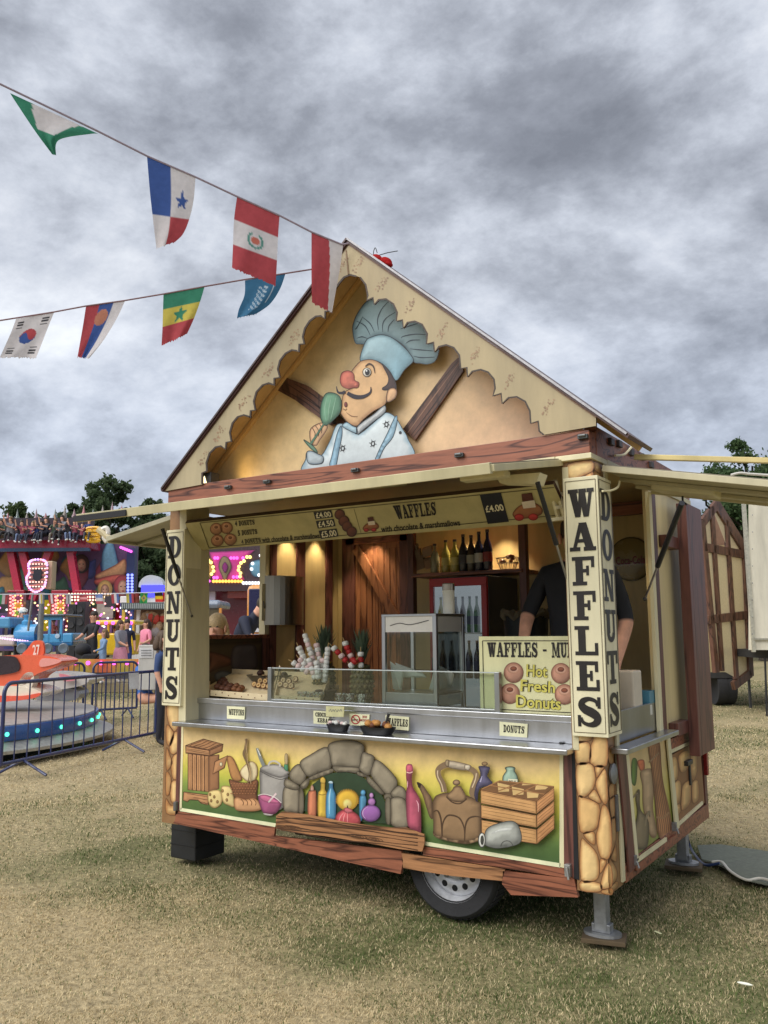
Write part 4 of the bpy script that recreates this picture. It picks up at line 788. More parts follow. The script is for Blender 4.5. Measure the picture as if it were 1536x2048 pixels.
for o in (-9, -3, 4, 9): m.stroke([(920+o*.4, 726+o*.5), (868+o, 800+o), (818+o, 868+o*.6)], PT, [1, 2.4, 1], C(52, 32, 24, 1) if o != -3 else C(130, 96, 74), 5, 4)
m.build('grain_line', M_print, gable)
PC = planeY(.14, st=.0006)
chef = MB(); hal = []
HAT = tr(skc, 745, 610, 680, 615, 625, 600, 600, 470, 620, 380, 660, 300, 720, 220, 790, 170, 900, 165, 1020, 190, 1100, 290, 1240, 380, 1330, 470, 1420, 640, 1425, 700, 1390, 780, 1320, 808, 1250, 800, 1180, 780, 1110, 650, 990, 560, 880, 525, 780, 560)
BAND = tr(skc, 672, 770, 725, 590, 790, 545, 880, 525, 980, 555, 1090, 640, 1160, 720, 1182, 780, 1100, 860, 1020, 965, 960, 880, 880, 800, 780, 765)
FACE = tr(skc, 640, 815, 690, 775, 790, 765, 880, 810, 950, 900, 1010, 1000, 1015, 1060, 940, 1130, 905, 1200, 800, 1260, 700, 1340, 640, 1400, 560, 1370, 500, 1300, 480, 1240, 500, 1150, 520, 1080, 590, 1030, 560, 960, 590, 880)
BODY = tr(skc, 145, 1850, 150, 1720, 170, 1650, 290, 1690, 380, 1550, 450, 1390, 560, 1400, 650, 1480, 800, 1370, 905, 1275, 1005, 1310, 1080, 1430, 1130, 1520, 1175, 1720, 700, 1790)
OUTC = C(44, 52, 62, 1)
for ps in (HAT, BAND, FACE, BODY): hal.append(ps)
plate = MB()
for i, ps in enumerate(hal): plate.poly([tuple(p) for p in catmull(ps, 4)], planeY(.144), C(60, 54, 48), i*.3)
fig = plate.build('chef_cutout', M_print, gable)
def cp(name, pts, base, edge, L, **k):
    m = MB(); m.art(pts, PC, base, edge, L=L, **k); return m.build(name, M_print, gable)
WH = C(170, 190, 196)
cp('painted_hat_puff', HAT, C(124, 150, 156), C(72, 96, 104), 1, w=9, out=OUTC, ow=1.2, lit=.25)
m = MB()
for ps in ((850, 480, 840, 380, 880, 280, 950, 200), (890, 500, 890, 420, 930, 360, 1010, 310), (940, 500, 950, 440, 1000, 380), (810, 500, 770, 420, 700, 360), (770, 530, 720, 440, 640, 395), (1065, 560, 1090, 540, 1200, 520, 1310, 525), (1110, 610, 1160, 580, 1250, 575), (1150, 660, 1240, 670, 1370, 680), (1185, 730, 1260, 745, 1390, 740), (1060, 470, 1150, 440, 1250, 410), (700, 350, 640, 460, 620, 470), (640, 560, 690, 545, 740, 560)): m.stroke(tr(skc, *ps), PC, [.8, 2.4, 1], C(56, 74, 86, 1), 3.2+ps[0]*.0004, 4)
m.build('painted_hat_fold', M_print, gable)
cp('painted_hat_band', BAND, C(160, 184, 190), C(92, 124, 136), 4, w=8, out=OUTC, ow=1.4, lit=.3, grad=(C(120, 160, 176), 700, 680, 815, 740))
cp('painted_face', FACE, C(196, 158, 112), C(150, 110, 72), 6, w=8, out=C(80, 56, 40, 1), ow=1.1, lit=.2)
cp('painted_hair', tr(skc, 880, 805, 940, 850, 990, 930, 1020, 1000, 1010, 1050, 900, 1060, 885, 1035, 930, 1000, 940, 930), C(62, 46, 44), C(34, 26, 26), 8, w=4)
cp('painted_ear', tr(skc, 940, 1060, 990, 1035, 1025, 1065, 1010, 1130, 950, 1170, 925, 1150), C(200, 160, 118), C(120, 84, 58), 10, w=4, out=C(80, 56, 40, 1))
cp('painted_nose', tr(skc, 480, 960, 500, 890, 560, 870, 610, 900, 620, 960, 660, 985, 650, 1030, 600, 1035, 560, 1045, 500, 1020), C(190, 104, 84), C(140, 66, 52), 10, w=7, out=C(96, 48, 40, 1), lit=.5)
m = MB(); m.art([skc(738+40*math.cos(t), 885+42*math.sin(t)) for t in np.linspace(0, 6.28, 12)[:-1]], PC, C(206, 200, 186), C(120, 110, 96), w=2, L=10, out=C(50, 40, 34, 1)); m.poly([skc(742+24*math.cos(t), 885+30*math.sin(t)) for t in np.linspace(0, 6.28, 12)[:-1]], PC, C(30, 30, 34), 12.2); m.poly([skc(735+8*math.cos(t), 872+9*math.sin(t)) for t in np.linspace(0, 6.28, 9)[:-1]], PC, C(220, 220, 220), 13)
m.stroke(tr(skc, 722, 830, 760, 805, 800, 830, 815, 895), PC, [1.5, 4, 3, 1], C(74, 52, 40, 1), 12, 5); m.build('painted_eye', M_print, gable)
m = MB(); m.stroke(tr(skc, 550, 1085, 620, 1120, 700, 1120, 770, 1080, 775, 1025), PC, [7, 9, 7, 4, 1.2], C(40, 34, 44), 12, 5); m.stroke(tr(skc, 530, 1070, 500, 1085, 460, 1075, 445, 1020), PC, [6, 6, 4, 1.2], C(40, 34, 44), 12.4, 5); m.build('painted_moustache', M_print, gable)
m = MB(); m.art([skc(535+16*math.cos(t), 1195+26*math.sin(t)) for t in np.linspace(0, 6.28, 9)[:-1]], PC, C(110, 50, 44), C(60, 30, 28), w=2, L=12); m.stroke(tr(skc, 510, 1235, 530, 1248, 545, 1235), PC, 1.2, C(80, 56, 40, 1), 12, 4); m.stroke(tr(skc, 540, 1270, 590, 1305, 650, 1310), PC, [.6, 1.6, .6], C(130, 90, 62, 1), 12, 4); m.build('painted_mouth', M_print, gable)
cp('painted_jacket', BODY, C(186, 196, 198), C(120, 150, 164), 5, w=9, out=OUTC, ow=1.2, lit=.25)
cp('painted_lapel', tr(skc, 380, 1780, 400, 1690, 450, 1480, 490, 1400, 500, 1480, 470, 1640, 430, 1820), C(128, 162, 180), C(84, 116, 136), 7, w=5, out=OUTC, ow=1)
cp('painted_lapel', tr(skc, 800, 1770, 860, 1620, 930, 1480, 1010, 1310, 1030, 1340, 990, 1500, 900, 1620, 830, 1770), C(140, 172, 188), C(90, 122, 140), 7, w=5, out=OUTC, ow=1)
cp('painted_collar', tr(skc, 650, 1480, 640, 1420, 700, 1360, 800, 1290, 905, 1205, 910, 1270, 800, 1360, 700, 1440), C(168, 172, 172), C(110, 116, 120), 9, w=5, out=OUTC, ow=1.2)
cp('painted_collar', tr(skc, 500, 1400, 545, 1365, 600, 1400, 640, 1420, 640, 1470, 570, 1445), C(150, 176, 186), C(100, 130, 146), 9, w=4, out=OUTC, ow=1.2)
m = MB()
for x, y in ((505, 1615), (795, 1570), (925, 1385)):
    for t in np.linspace(0, 6.28, 7)[:-1]: m.stroke([skc(x+10*math.cos(t), y+14*math.sin(t)), skc(x+38*math.cos(t+.2), y+42*math.sin(t+.2))], PC, [1.6, .6], C(40, 40, 44, 1), 9.5+t*.05)
    m.stroke([skc(x+17*math.cos(t), y+22*math.sin(t)) for t in np.linspace(0, 6.28, 13)], PC, 1.6, C(40, 40, 44, 1), 9.2)
m.poly([skc(1058+14*math.cos(t), 1465+16*math.sin(t)) for t in np.linspace(0, 6.28, 9)[:-1]], PC, C(40, 44, 50), 9); m.build('painted_button', M_print, gable)
cp('painted_cuff', tr(skc, 160, 1660, 200, 1640, 270, 1670, 320, 1700, 300, 1760, 180, 1760), C(164, 176, 180), C(104, 120, 130), 9, w=5, out=OUTC, ow=1.2)
cp('painted_hand', tr(skc, 190, 1450, 230, 1400, 310, 1370, 360, 1400, 340, 1460, 290, 1530, 250, 1590, 200, 1560), C(196, 158, 118), C(130, 92, 64), 9, w=4, out=C(80, 56, 40, 1))
m = MB()
for a in ((215, 1420, 240, 1470, 235, 1510), (245, 1400, 275, 1450, 270, 1500), (285, 1385, 305, 1430, 300, 1470)): m.stroke(tr(skc, *a), PC, 1.3, C(80, 56, 40, 1), 12, 4)
m.build('painted_finger_line', M_print, gable)
m = MB(); m.art(tr(skc, 290, 1290, 300, 1180, 340, 1095, 400, 1080, 470, 1110, 495, 1180, 480, 1270, 420, 1340, 350, 1395, 310, 1370), PC, C(96, 140, 112), C(44, 78, 60), w=8, L=13, lit=.5, out=C(36, 52, 44, 1))
m.stroke(tr(skc, 330, 1370, 260, 1480, 200, 1570), PC, [3.4, 3.4, 5], C(70, 104, 84), 15); m.art(tr(skc, 130, 1535, 180, 1560, 240, 1610, 265, 1660, 200, 1620), PC, C(96, 132, 110), C(44, 78, 60), w=3, L=15.5, out=C(36, 52, 44, 1))
for dx in (0, 40, 85): m.stroke(tr(skc, 360+dx, 1110, 335+dx, 1220, 340+dx*.6, 1340), PC, [.6, 2, .6], C(130, 168, 142), 15+dx*.005, 4)
m.build('painted_goblet', M_print, gable)
# gable lamp
lp = on(1, -.02, 412, 962); m = MB(); m.box(lp.x-.045, lp.x+.055, -.03, .06, lp.z-.05, lp.z+.06, (.03, .028, .026)); gl = part('gable_lamp', m, M_plastic, bevel=.006)
m = MB(); m.prism([(lp.x-.05, -.034, lp.z-.045), (lp.x+.03, -.034, lp.z-.045), (lp.x-.005, -.034, lp.z+.035)], (0, .012, 0), (1, .86, .5)); m.build('lamp_lens', M_emit, gl)
lt = bpy.data.lights.new('gable_lamp_light', 'SPOT'); lt.energy = .7; lt.color = (1, .68, .28); lt.spot_size = 2.4; lt.spot_blend = 1; lt.shadow_soft_size = .04
lo = bpy.data.objects.new('gable_lamp_light', lt); COL.objects.link(lo); lo.location = (lp.x+.10, .06, lp.z+.02); lo.rotation_euler = Vector((-.7, -.55, -.45)).to_track_quat('Z', 'Y').to_euler()
# ornament on the roof, cable, pole
q = on(1, .1, 762, 518); o = thing('red_fabric_bow', 'red fabric bow tied with wire on the right roof slope', 'bow', q)
for d, s in (((-.03, 0, .01), .045), ((.04, 0, -.03), .05), ((.06, 0, -.05), .03)):
    m = MB(); m.ell(q+Vector(d), s, .03, s*.6, C(180, 44, 44), 10, 7, Matrix.Rotation(.6, 3, 'Y')); m.build('loop', M_flag, o, smooth=True)
m = MB(); m.tube(catmull([tuple(q+Vector(v)) for v in ((-.04, 0, -.02), (-.06, 0, .05), (-.045, 0, .09), (-.03, 0, .05))], 5, False), .003, (.03, .03, .03), 5); m.tube([tuple(q+Vector(v)) for v in ((-.02, 0, .03), (.05, 0, .03), (.13, 0, .022))], .003, (.03, .03, .03), 5); m.build('wire', M_plastic, o)
a = on(1, .35, 1268, 914); b = on(1, .6, 1560, 922); m = MB(); m.bar(a, b, .03, .03, C(206, 188, 130)); part('awning_pole', m, M_cream, bevel=.004)
m = MB(); m.tube(catmull([tuple(on(0, .03, *p)) for p in ((1230, 911), (1248, 909), (1258, 900), (1266, 890))], 5, False), .007, C(206, 196, 160), 6); part('cable_loop', m, M_plastic, smooth=True)
for px, py in ((1222, 884), (1238, 888), (1262, 905), (1285, 914), (1302, 930)):
    p = on(0, .012, px, py); m = MB(); m.box(.005, .025, p.y-.03, p.y+.03, p.z-.02, p.z+.02, (.11, .1, .1)); part('bracket', m, M_galv, bevel=.003)
# ---- awnings
DKF = (.02, .02, .024)
def awning(name, hinge0, hinge1, out, t=.035, col=C(190, 180, 142), top=C(120, 112, 96)):
    h0, h1, out = Vector(hinge0), Vector(hinge1), Vector(out); n = (h1-h0).cross(out).normalized(); n = n if n.z > 0 else -n
    m = MB(); m.prism([h0, h1, h1+out, h0+out], n*.006, col); o = part(name, m, M_cream)
    e = (h1-h0).normalized(); od = out.normalized()
    for a, b, nm in ((h0+out, h1+out, 'edge_rail'), (h0, h0+out, 'edge_rail'), (h1, h1+out, 'edge_rail')):
        f = MB(); f.bar(a+n*.004, b+n*.004, .03, t*(1.5 if a == h0+out else 1), mul(col, 1.05), n); f.build(nm, M_cream, o, bevel=.003)
    f = MB(); f.prism([h0+n*.024, h1+n*.024, h1+out*1.01+n*.024, h0+out*1.01+n*.024], n*.004, top); f.build('top_skin', M_plastic, o)
    for k in (.33, .66): f = MB(); f.bar(h0+(h1-h0)*k-n*.012, h0+(h1-h0)*k+out-n*.012, .03, .02, mul(col, .92), n); f.build('rib', M_cream, o, bevel=.002)
    return o, n
aw, an = awning('front_awning', (-3.10, -.02, 2.50), (-.17, -.02, 2.50), (0, -.86, -.165), col=C(176, 168, 134))
m = MB(); q0 = Vector((-3.10, -.885, 2.338)); m.box(-3.12, -2.62, -.905, -.896, 2.315, 2.352, DKF); m.build('edge_tape', M_matte, aw)
p = on(1, -.35, 985, 953); m = MB(); m.box(p.x-.16, p.x+.10, -.42, -.34, p.z-.02, p.z+.02, CRM2); part('awning_light_fitting', m, M_plastic, aw, bevel=.008)
p = on(1, -.3, 1045, 950); m = MB(); m.prism([on(1, -.28, *q) for q in ((990, 952), (1080, 945), (1072, 968), (1000, 966))], (0, .10, 0), CRM); part('awning_bracket_box', m, M_cream, aw, bevel=.004)
def strut(a, b, name='gas_strut', r=.013, k=.55):
    a, b = Vector(a), Vector(b); c = a+(b-a)*k; m = MB(); m.tube([a, c], r, (.016, .017, .02), 10); s = part(name, m, M_plastic, smooth=True)
    m = MB(); m.tube([c, b], r*.45, (.5, .5, .52), 8); m.ell(b, r*.9, r*.9, r*.9, (.1, .1, .1), 8, 6); m.build('rod', M_steel, s, smooth=True)
strut(on(1, -.35, 1075, 965), on(1, .03, 1142, 1185)); strut(on(1, -.35, 325, 1058), on(1, .03, 383, 1232))
# left side awning (seen beyond the pillar) and its strut
awl, _ = awning('side_awning', (-3.2, .08, 2.47), (-3.2, 1.0, 2.47), (-.80, 0, -.13), col=C(150, 145, 122))
# right side awning
awr, _ = awning('side_awning', (.02, .10, 2.465), (.02, 1.02, 2.465), (.86, 0, -.175), col=C(176, 168, 138))
m = MB(); c = on(2, 2.36, 1372, 985); m.obox((c.x, c.y, c.z+.015), (.17, 0, -.035), (0, .09, 0), (0, 0, .028), CRM2); part('awning_light_fitting', m, M_plastic, awr, bevel=.012)
for px, py in ((1365, 992), (1412, 1000)):
    c = on(2, 2.33, px, py); m = MB(); m.tube([c, c+Vector((0, 0, -.03)), c+Vector((.02, 0, -.05))], .006, (.05, .05, .05), 6); part('hook', m, M_galv, awr)
strut(on(0, .45, 1364, 1006), on(0, .03, 1290, 1198), r=.015, k=.62)
m = MB(); m.tube(catmull([tuple(on(0, .08, *p)) for p in ((1205, 982), (1222, 981), (1236, 974), (1239, 962))], 5, False), .006, CRM, 6); part('cable_loop', m, M_plastic, smooth=True)

# ---- menu board hung under the awning
mt, mb_ = Vector((-3.0, -.10, 2.375)), Vector((-3.0, .13, 2.205)); bn = Vector((0, -(mt-mb_).z, (mt-mb_).y)).normalized(); bn = bn if bn.y < 0 else -bn
m = MB(); X0, X1 = -2.93, -.185
m.prism([(X0-.02, mt.y, mt.z), (X1, mt.y, mt.z), (X1, mb_.y, mb_.z), (X0-.11, mb_.y, mb_.z)], -bn*.03, C(172, 162, 116), C(60, 40, 30)); menu = part('menu_board', m, M_cream, bevel=.003)
PM = planeN(mt+bn*.002, bn, st=.0006)
def sk5(x, y): return (320+x/2.844, 980+y/2.844)
def sk6(x, y): return (760+x/3.072, 940+y/3.072)
mb = MB()
for a, b in (((400, 1046), (1108, 975)), ((418, 1096), (1122, 1030)), ((400, 1046), (418, 1096))): mb.stroke([a, b], PM, 1.3, C(70, 60, 34, 1), 1+.1*a[0]/400)
mb.stroke([(708, 1018), (722, 1066)], PM, .8, C(90, 80, 50, 1), 1.6); mb.build('border_line', M_print, menu)
for i, (ln, q, w2) in enumerate((('4', tr(sk5, 424, 176, 436, 174, 440, 206, 428, 208), ('DONUTS', tr(sk5, 446, 176, 536, 168, 540, 196, 450, 205))), ('5', tr(sk5, 440, 232, 452, 230, 456, 260, 444, 262), ('DONUTS', tr(sk5, 462, 230, 550, 222, 555, 250, 466, 259))), ('4', tr(sk5, 460, 284, 472, 282, 476, 306, 464, 308), ('DONUTS', tr(sk5, 480, 281, 570, 271, 576, 297, 484, 306))))):
    m = MB(); text(m, ln, q, PM, INK, 2, .02); word(m, w2[0], w2[1], PM, INK, 2); m.build('menu_line', M_print, menu)
m = MB(); text(m, 'with chocolate & marshmallows', tr(sk5, 578, 270, 905, 245, 908, 275, 582, 300), PM, INK, 2); m.build('menu_line', M_print, menu)
for s, q, t in (('£4.00', tr(sk5, 872, 127, 974, 115, 984, 155, 884, 168), 1), ('£4.50', tr(sk5, 886, 177, 988, 164, 998, 206, 897, 220), 1), ('£5.00', tr(sk5, 902, 232, 1004, 219, 1016, 264, 915, 279), 1), ('£4.00', tr(sk6, 612, 152, 742, 138, 792, 318, 662, 332), .3)):
    m = MB(); m.poly(q, PM, (.014, .015, .022), 2); inn = [tuple(bil(q, u, v)) for u, v in ((.08, .5+.38*t), (.92, .5+.38*t), (.94, .5-.38*t), (.08, .5-.38*t))]
    text(m, s, inn, PM, C(214, 206, 176), 3); m.build('price_tag', M_print, menu)
m = MB(); word(m, 'WAFFLES', tr(sk6, 78, 220, 338, 196, 348, 276, 106, 304), PM, INK, 2); m.build('menu_line', M_print, menu)
m = MB(); text(m, 'with chocolate & marshmallows', tr(sk6, 4, 346, 488, 304, 494, 342, 8, 384), PM, INK, 2); m.build('menu_line', M_print, menu)
DN, DNE = C(168, 118, 84), C(92, 56, 36)
def donut_print(x, y, r, f, parent, P, ry=.95):
    m = MB(); m.art([f(x+r*math.cos(t), y+r*ry*math.sin(t)) for t in np.linspace(0, 6.28, 12)[:-1]], P, DN, DNE, w=4, L=2, lit=.5); m.art([f(x-.02*r+r*.30*math.cos(t), y-.3*r+r*.24*math.sin(t)) for t in np.linspace(0, 6.28, 10)[:-1]], P, C(120, 74, 50), C(90, 52, 34), w=2, L=4.5)
    m.art([f(x-.02*r+r*.62*math.cos(t), y-.3*r+r*.5*math.sin(t)) for t in np.linspace(0, 6.28, 12)[:-1]], P, C(190, 140, 106), C(160, 108, 76), w=3, L=3.5, lit=.1); m.build('printed_donut', M_print, parent)
for x, y in ((320, 222), (378, 216), (326, 288), (400, 282)): donut_print(x, y, 36, sk5, menu, PM)
for x, y, r in ((1022, 140, 30), (1046, 178, 32), (1064, 208, 30), (1090, 238, 30)):
    m = MB(); m.art([sk5(x+r*math.cos(t), y+r*math.sin(t)) for t in np.linspace(0, 6.28, 11)[:-1]], PM, C(96, 50, 34), C(50, 24, 16), w=4, L=2+x*.002, lit=.5); m.build('printed_donut', M_print, menu)
for cx, cy, s in ((1198, 195, 1.0), (1425, 110, 0)):
    f = sk5 if s else (lambda x, y: sk6(x, y)); k = 1.0 if s else 2.0; cx, cy = (1198, 195) if s else (905, 225)
    m = MB(); m.art([f(cx+d[0]*k, cy+d[1]*k) for d in ((-45, 20), (-20, -5), (20, -12), (45, 5), (42, 25), (0, 36), (-35, 36))], PM, C(150, 96, 58), C(84, 44, 24), w=4, L=2)
    for dx, dy in ((-25, 33), (18, 32)): m.art([f(cx+dx*k+15*k*math.cos(t), cy+dy*k+11*k*math.sin(t)) for t in np.linspace(0, 6.28, 9)[:-1]], PM, C(176, 44, 40), C(110, 20, 20), w=3, L=4)
    m.poly([f(cx+d[0]*k, cy+d[1]*k) for d in ((-18, -38), (14, -42), (22, -12), (-14, -8))], PM, C(84, 44, 34), 5); m.poly([f(cx+d[0]*k, cy+d[1]*k) for d in ((-18, -14), (22, -20), (26, 2), (-12, 6))], PM, C(210, 196, 180), 6); m.build('printed_waffle', M_print, menu)
m = MB()                                              # white hanger frame at the board's right end
for a, b in (((1098, 966), (1118, 1040)), ((1110, 963), (1130, 1036)), ((1098, 966), (1112, 962)), ((1104, 992), (1124, 988)), ((1110, 1016), (1128, 1012)), ((1098, 1040), (1132, 1036))): m.bar(on(1, -.02, *a), on(1, .04, *b), .018, .018, CRM)
part('hanger_bracket', m, M_cream, menu)

# ---- steel counters
SC = (.50, .51, .53)
m = MB(); m.box(-3.01, -.155, -.12, .10, .972, 1.002, SC); cnt = part('front_counter', m, M_steel, bevel=.006)
m = MB(); m.box(-3.02, -.17, .10, .125, 1.002, 1.115, SC); part('upstand', m, M_steel, cnt, bevel=.003)
m = MB(); m.box(-3.02, -.17, .085, .14, 1.115, 1.150, mul(SC, 1.08)); part('upstand_rail', m, M_steel, cnt, bevel=.004)
m = MB(); m.box(-3.03, -.17, .14, .62, 1.10, 1.128, SC); part('worktop', m, M_steel, bevel=.004)
m = MB(); m.box(-3.03, -.17, .60, .62, .46, 1.10, (.3, .3, .31)); part('counter_back', m, M_steel)
m = MB(); m.tube(catmull([tuple(on(2, 1.006, *p)) for p in ((1118, 1482), (1128, 1480), (1136, 1478), (1133, 1484), (1122, 1487))], 4, True), .004, (.03, .03, .03), 6, closed=True); part('padlock_hasp', m, M_galv, cnt)
m = MB(); m.box(.012, .10, .06, 1.06, .972, 1.002, SC); c2 = part('side_counter', m, M_steel, bevel=.005)
m = MB(); m.box(-.03, -.008, .21, 1.0, 1.002, 1.17, mul(SC, .7)); part('upstand', m, M_steel, c2, bevel=.003)
# glass sneeze screen
g = MB(); g.box(-2.30, -.66, .118, .124, 1.16, 1.365, (1, 1, 1)); gs = part('glass_screen', g, M_glass)
g = MB(); g.box(-.655, -.649, .124, .40, 1.16, 1.365, (1, 1, 1)); g.build('end_pane', M_glass, gs)
for x in (-2.325, -.645):
    m = MB(); m.box(x-.016, x+.016, .10, .135, 1.15, 1.372, (.42, .44, .45)); m.build('post', M_steel, gs, bevel=.003)
m = MB(); m.box(-2.31, -.66, .110, .130, 1.365, 1.371, (.62, .68, .68)); m.build('top_edge', M_plastic, gs)
m = MB(); m.box(-2.31, -.66, .100, .135, 1.152, 1.165, (.40, .42, .42)); m.build('bottom_rail', M_steel, gs, bevel=.003)

# ---- interior shell
WI = C(192, 170, 118); WID = C(120, 96, 56)
m = MB(); m.box(W0+.02, -.02, .05, 2.0, .46, .475, (.10, .09, .08)); part('floor', m, M_matte)
m = MB(); m.box(W0+.02, -.02, 2.0, 2.03, .46, 2.52, WI); bw = part('back_wall', m, M_cream)
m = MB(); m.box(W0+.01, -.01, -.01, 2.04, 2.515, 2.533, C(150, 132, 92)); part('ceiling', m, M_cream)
m = MB(); m.box(W0+.005, W0+.04, 1.02, 2.0, .46, 2.52, WI); lw = part('left_wall', m, M_cream)
m = MB(); m.box(W0+.005, W0+.04, .205, 1.02, .46, 1.56, C(60, 52, 34)); part('left_lower_wall', m, M_print)
m = MB(); m.box(W0-.02, W0+.06, .19, 1.03, 1.56, 1.59, REDW); part('left_sill', m, M_red, bevel=.004)
m = MB(); m.box(W0+.04, W0+.06, .20, .28, 1.12, 1.56, REDW); m.box(W0+.04, W0+.06, .96, 1.02, 1.12, 1.56, REDW); part('left_frame', m, M_redv)
m = MB(); m.box(W0-.02, W0+.045, .985, 1.03, 1.59, 2.47, CRM2); part('left_jamb', m, M_cream, bevel=.003)
m = MB(); m.box(W0+.03, W0+.05, .94, .985, 1.70, 2.0, CRM); m.tube([(W0+.052, .96, 1.86), (W0+.06, .955, 1.82), (W0+.055, .965, 1.80)], .005, (.04, .04, .04), 6); part('strut_plate', m, M_cream, bevel=.004)
m = MB()                                              # faded dark mural inside the left end
PL = planeX(W0+.042, st=.0006)
part('left_inner_mural', m.art([(392, 1288), (528, 1282), (526, 1392), (392, 1400)], PL, C(72, 60, 40), C(46, 36, 24), w=10, L=1, sm=0), M_print)
lwm = bpy.data.objects['left_inner_mural']
for ps, c, e in ((tr(lambda x, y: (380+x/4.04, 1200+y/4.04), 60, 380, 110, 370, 150, 420, 120, 560, 70, 680), C(66, 84, 40), C(44, 54, 28)), (tr(lambda x, y: (380+x/4.04, 1200+y/4.04), 140, 420, 230, 430, 330, 470, 340, 520, 220, 560, 130, 600, 160, 500), C(104, 66, 44), C(58, 36, 26)), (tr(lambda x, y: (380+x/4.04, 1200+y/4.04), 345, 390, 440, 360, 520, 365, 540, 420, 530, 560, 350, 570), C(84, 78, 76), C(48, 42, 42)), (tr(lambda x, y: (380+x/4.04, 1200+y/4.04), 200, 600, 260, 570, 330, 590, 330, 660, 220, 660), C(80, 84, 84), C(44, 44, 44))):
    m = MB(); m.art(ps, PL, c, e, w=6, L=3+ps[0][0]*.004, lit=.4); m.build('painted_motif', M_print, lwm)
for y0, y1 in ((1.04, 1.12), (1.38, 1.50), (1.80, 1.90)):
    m = MB(); m.box(W0+.04, W0+.055, y0, y1, 1.12, 2.51, REDW); m.build('batten', M_redv, lw, bevel=.003)
m = MB(); m.box(W0+.04, W0+.052, 1.02, 2.0, 1.10, 1.13, SC); m.build('skirting', M_steel, lw)
# towel dispenser on the left wall
a = on(0, W0+.16, 552, 1150); b = on(0, W0+.16, 622, 1250)
m = MB(); V = []; n = 12
prof = [(W0+.04, a.y-.02)]+[(W0+.04+.15*math.sin(math.pi*k/n)**.6, a.y+(b.y-a.y)*k/n) for k in range(n+1)]
m.prism([(x, y, a.z) for x, y in prof[1:]], (0, 0, b.z-a.z), C(150, 146, 136)); m.build('towel_dispenser', M_steel, lw, smooth=True)
# door in the back wall
def onb(px, py): return on(1, 1.985, px, py)
d0, d1 = onb(712, 1090), onb(806, 1090)
m = MB(); m.box(d0.x, d1.x, 1.975, 2.0, .5, d0.z, C(128, 70, 48)); dr = m.build('door', M_door, bw)
n = 8
for k in range(n):
    x = d0.x+(d1.x-d0.x)*(k+.5)/n; m = MB(); m.box(x-(d1.x-d0.x)/n*.44, x+(d1.x-d0.x)/n*.44, 1.968, 1.975, .55, d0.z-.05, C(140, 78, 52)); m.build('door_board', M_door, dr, bevel=.003)
m = MB(); m.bar((d0.x+.02, 1.958, d0.z-.03), (d1.x-.03, 1.958, d0.z-.72), .02, .09, C(110, 60, 44), (1, 0, .7)); m.build('door_brace', M_door, dr, bevel=.003)
for xx in (d0.x-.05, d1.x+.03):
    m = MB(); m.box(xx-.05, xx+.05, 1.955, 1.99, .5, d0.z+.06, REDW); m.build('door_frame', M_redv, dr, bevel=.003)
m = MB(); m.box(d0.x-.1, d1.x+.08, 1.955, 1.99, d0.z+.0, d0.z+.08, REDW); m.build('door_frame', M_red, dr, bevel=.003)
for px in (652, 690):
    p = onb(px, 1200); m = MB(); m.box(p.x-.03, p.x+.03, 1.98, 2.0, .5, 2.51, REDW); m.build('batten', M_redv, bw)
# shelf with posts
s0, s1 = on(1, 1.70, 824, 1148), on(1, 1.70, 1046, 1152)
m = MB(); m.box(s0.x, s1.x, 1.68, 2.0, s0.z-.03, s0.z, C(84, 52, 40)); sh = m.build('wall_shelf', M_red, bw, bevel=.003)
for px in (822, 1046):
    p = on(1, 1.72, px, 1100); m = MB(); m.box(p.x-.03, p.x+.03, 1.70, 1.76, s0.z-.35, 2.51, REDW); m.build('shelf_post', M_redv, bw, bevel=.004)
m = MB(); m.box(W0+.3, -.2, 1.66, 1.72, 2.42, 2.51, REDW); m.build('header_rail', M_red, bw)
# downlights (small lit lamps in the ceiling)
def down(x, y, e=6, size=1.5, tgt=None):
    m = MB(); m.lathe([(.035, 0), (.035, -.006), (.02, -.006)], (x, y, 2.515), (1, .8, .5), 12); d = part('downlight', m, M_emit, smooth=True)
    l = bpy.data.lights.new('downlight_beam', 'SPOT'); l.energy = e*1.9; l.color = (1, .80, .54); l.spot_size = size; l.spot_blend = .6; l.shadow_soft_size = .03
    o = bpy.data.objects.new('downlight_beam', l); COL.objects.link(o); o.location = (x, y, 2.50)
for x, y in ((W0+.13, 1.26), (W0+.13, 1.66)): down(x, y, 3.5)
for px in (752, 940, 1010): p = onb(px, 1080); down(p.x, 1.86, 4)
down(-.30, .75, 3)
m = MB(); m.lathe([(.03, 0), (.03, -.008)], (.30, .45, 2.385), (1, .85, .6), 12); part('downlight', m, M_emit, awr, smooth=True)

# ---- right flank: wall, posts, lower panels
m = MB(); m.box(-.04, 0, 1.02, 2.05, .95, 2.52, C(204, 186, 138)); rw = part('right_wall', m, M_cream)
m = MB(); m.box(-.005, .02, .955, 1.02, .97, 2.46, CRM); part('right_jamb', m, M_cream, bevel=.003)
m = MB(); m.box(.0, .018, 1.03, 1.11, .97, 2.46, C(128, 66, 50)); m.build('wood_strip', M_redv, rw, bevel=.003)
m = MB(); m.box(-.004, .01, 1.86, 2.05, .97, 2.46, C(128, 66, 50)); m.build('wood_strip', M_redv, rw, bevel=.003)
m = MB(); m.box(-.05, -.004, .20, 2.05, .31, .97, C(120, 84, 50)); part('right_lower_wall', m, M_matte)
m = MB(); m.box(-.004, .014, .21, 2.06, .305, .40, REDW); part('right_skirt', m, M_red, bevel=.003)
m = MB(); m.box(-.004, .014, 1.99, 2.06, .40, .97, REDW); part('right_end_post', m, M_redv, bevel=.003)
PR = planeX(.010, st=.0004)
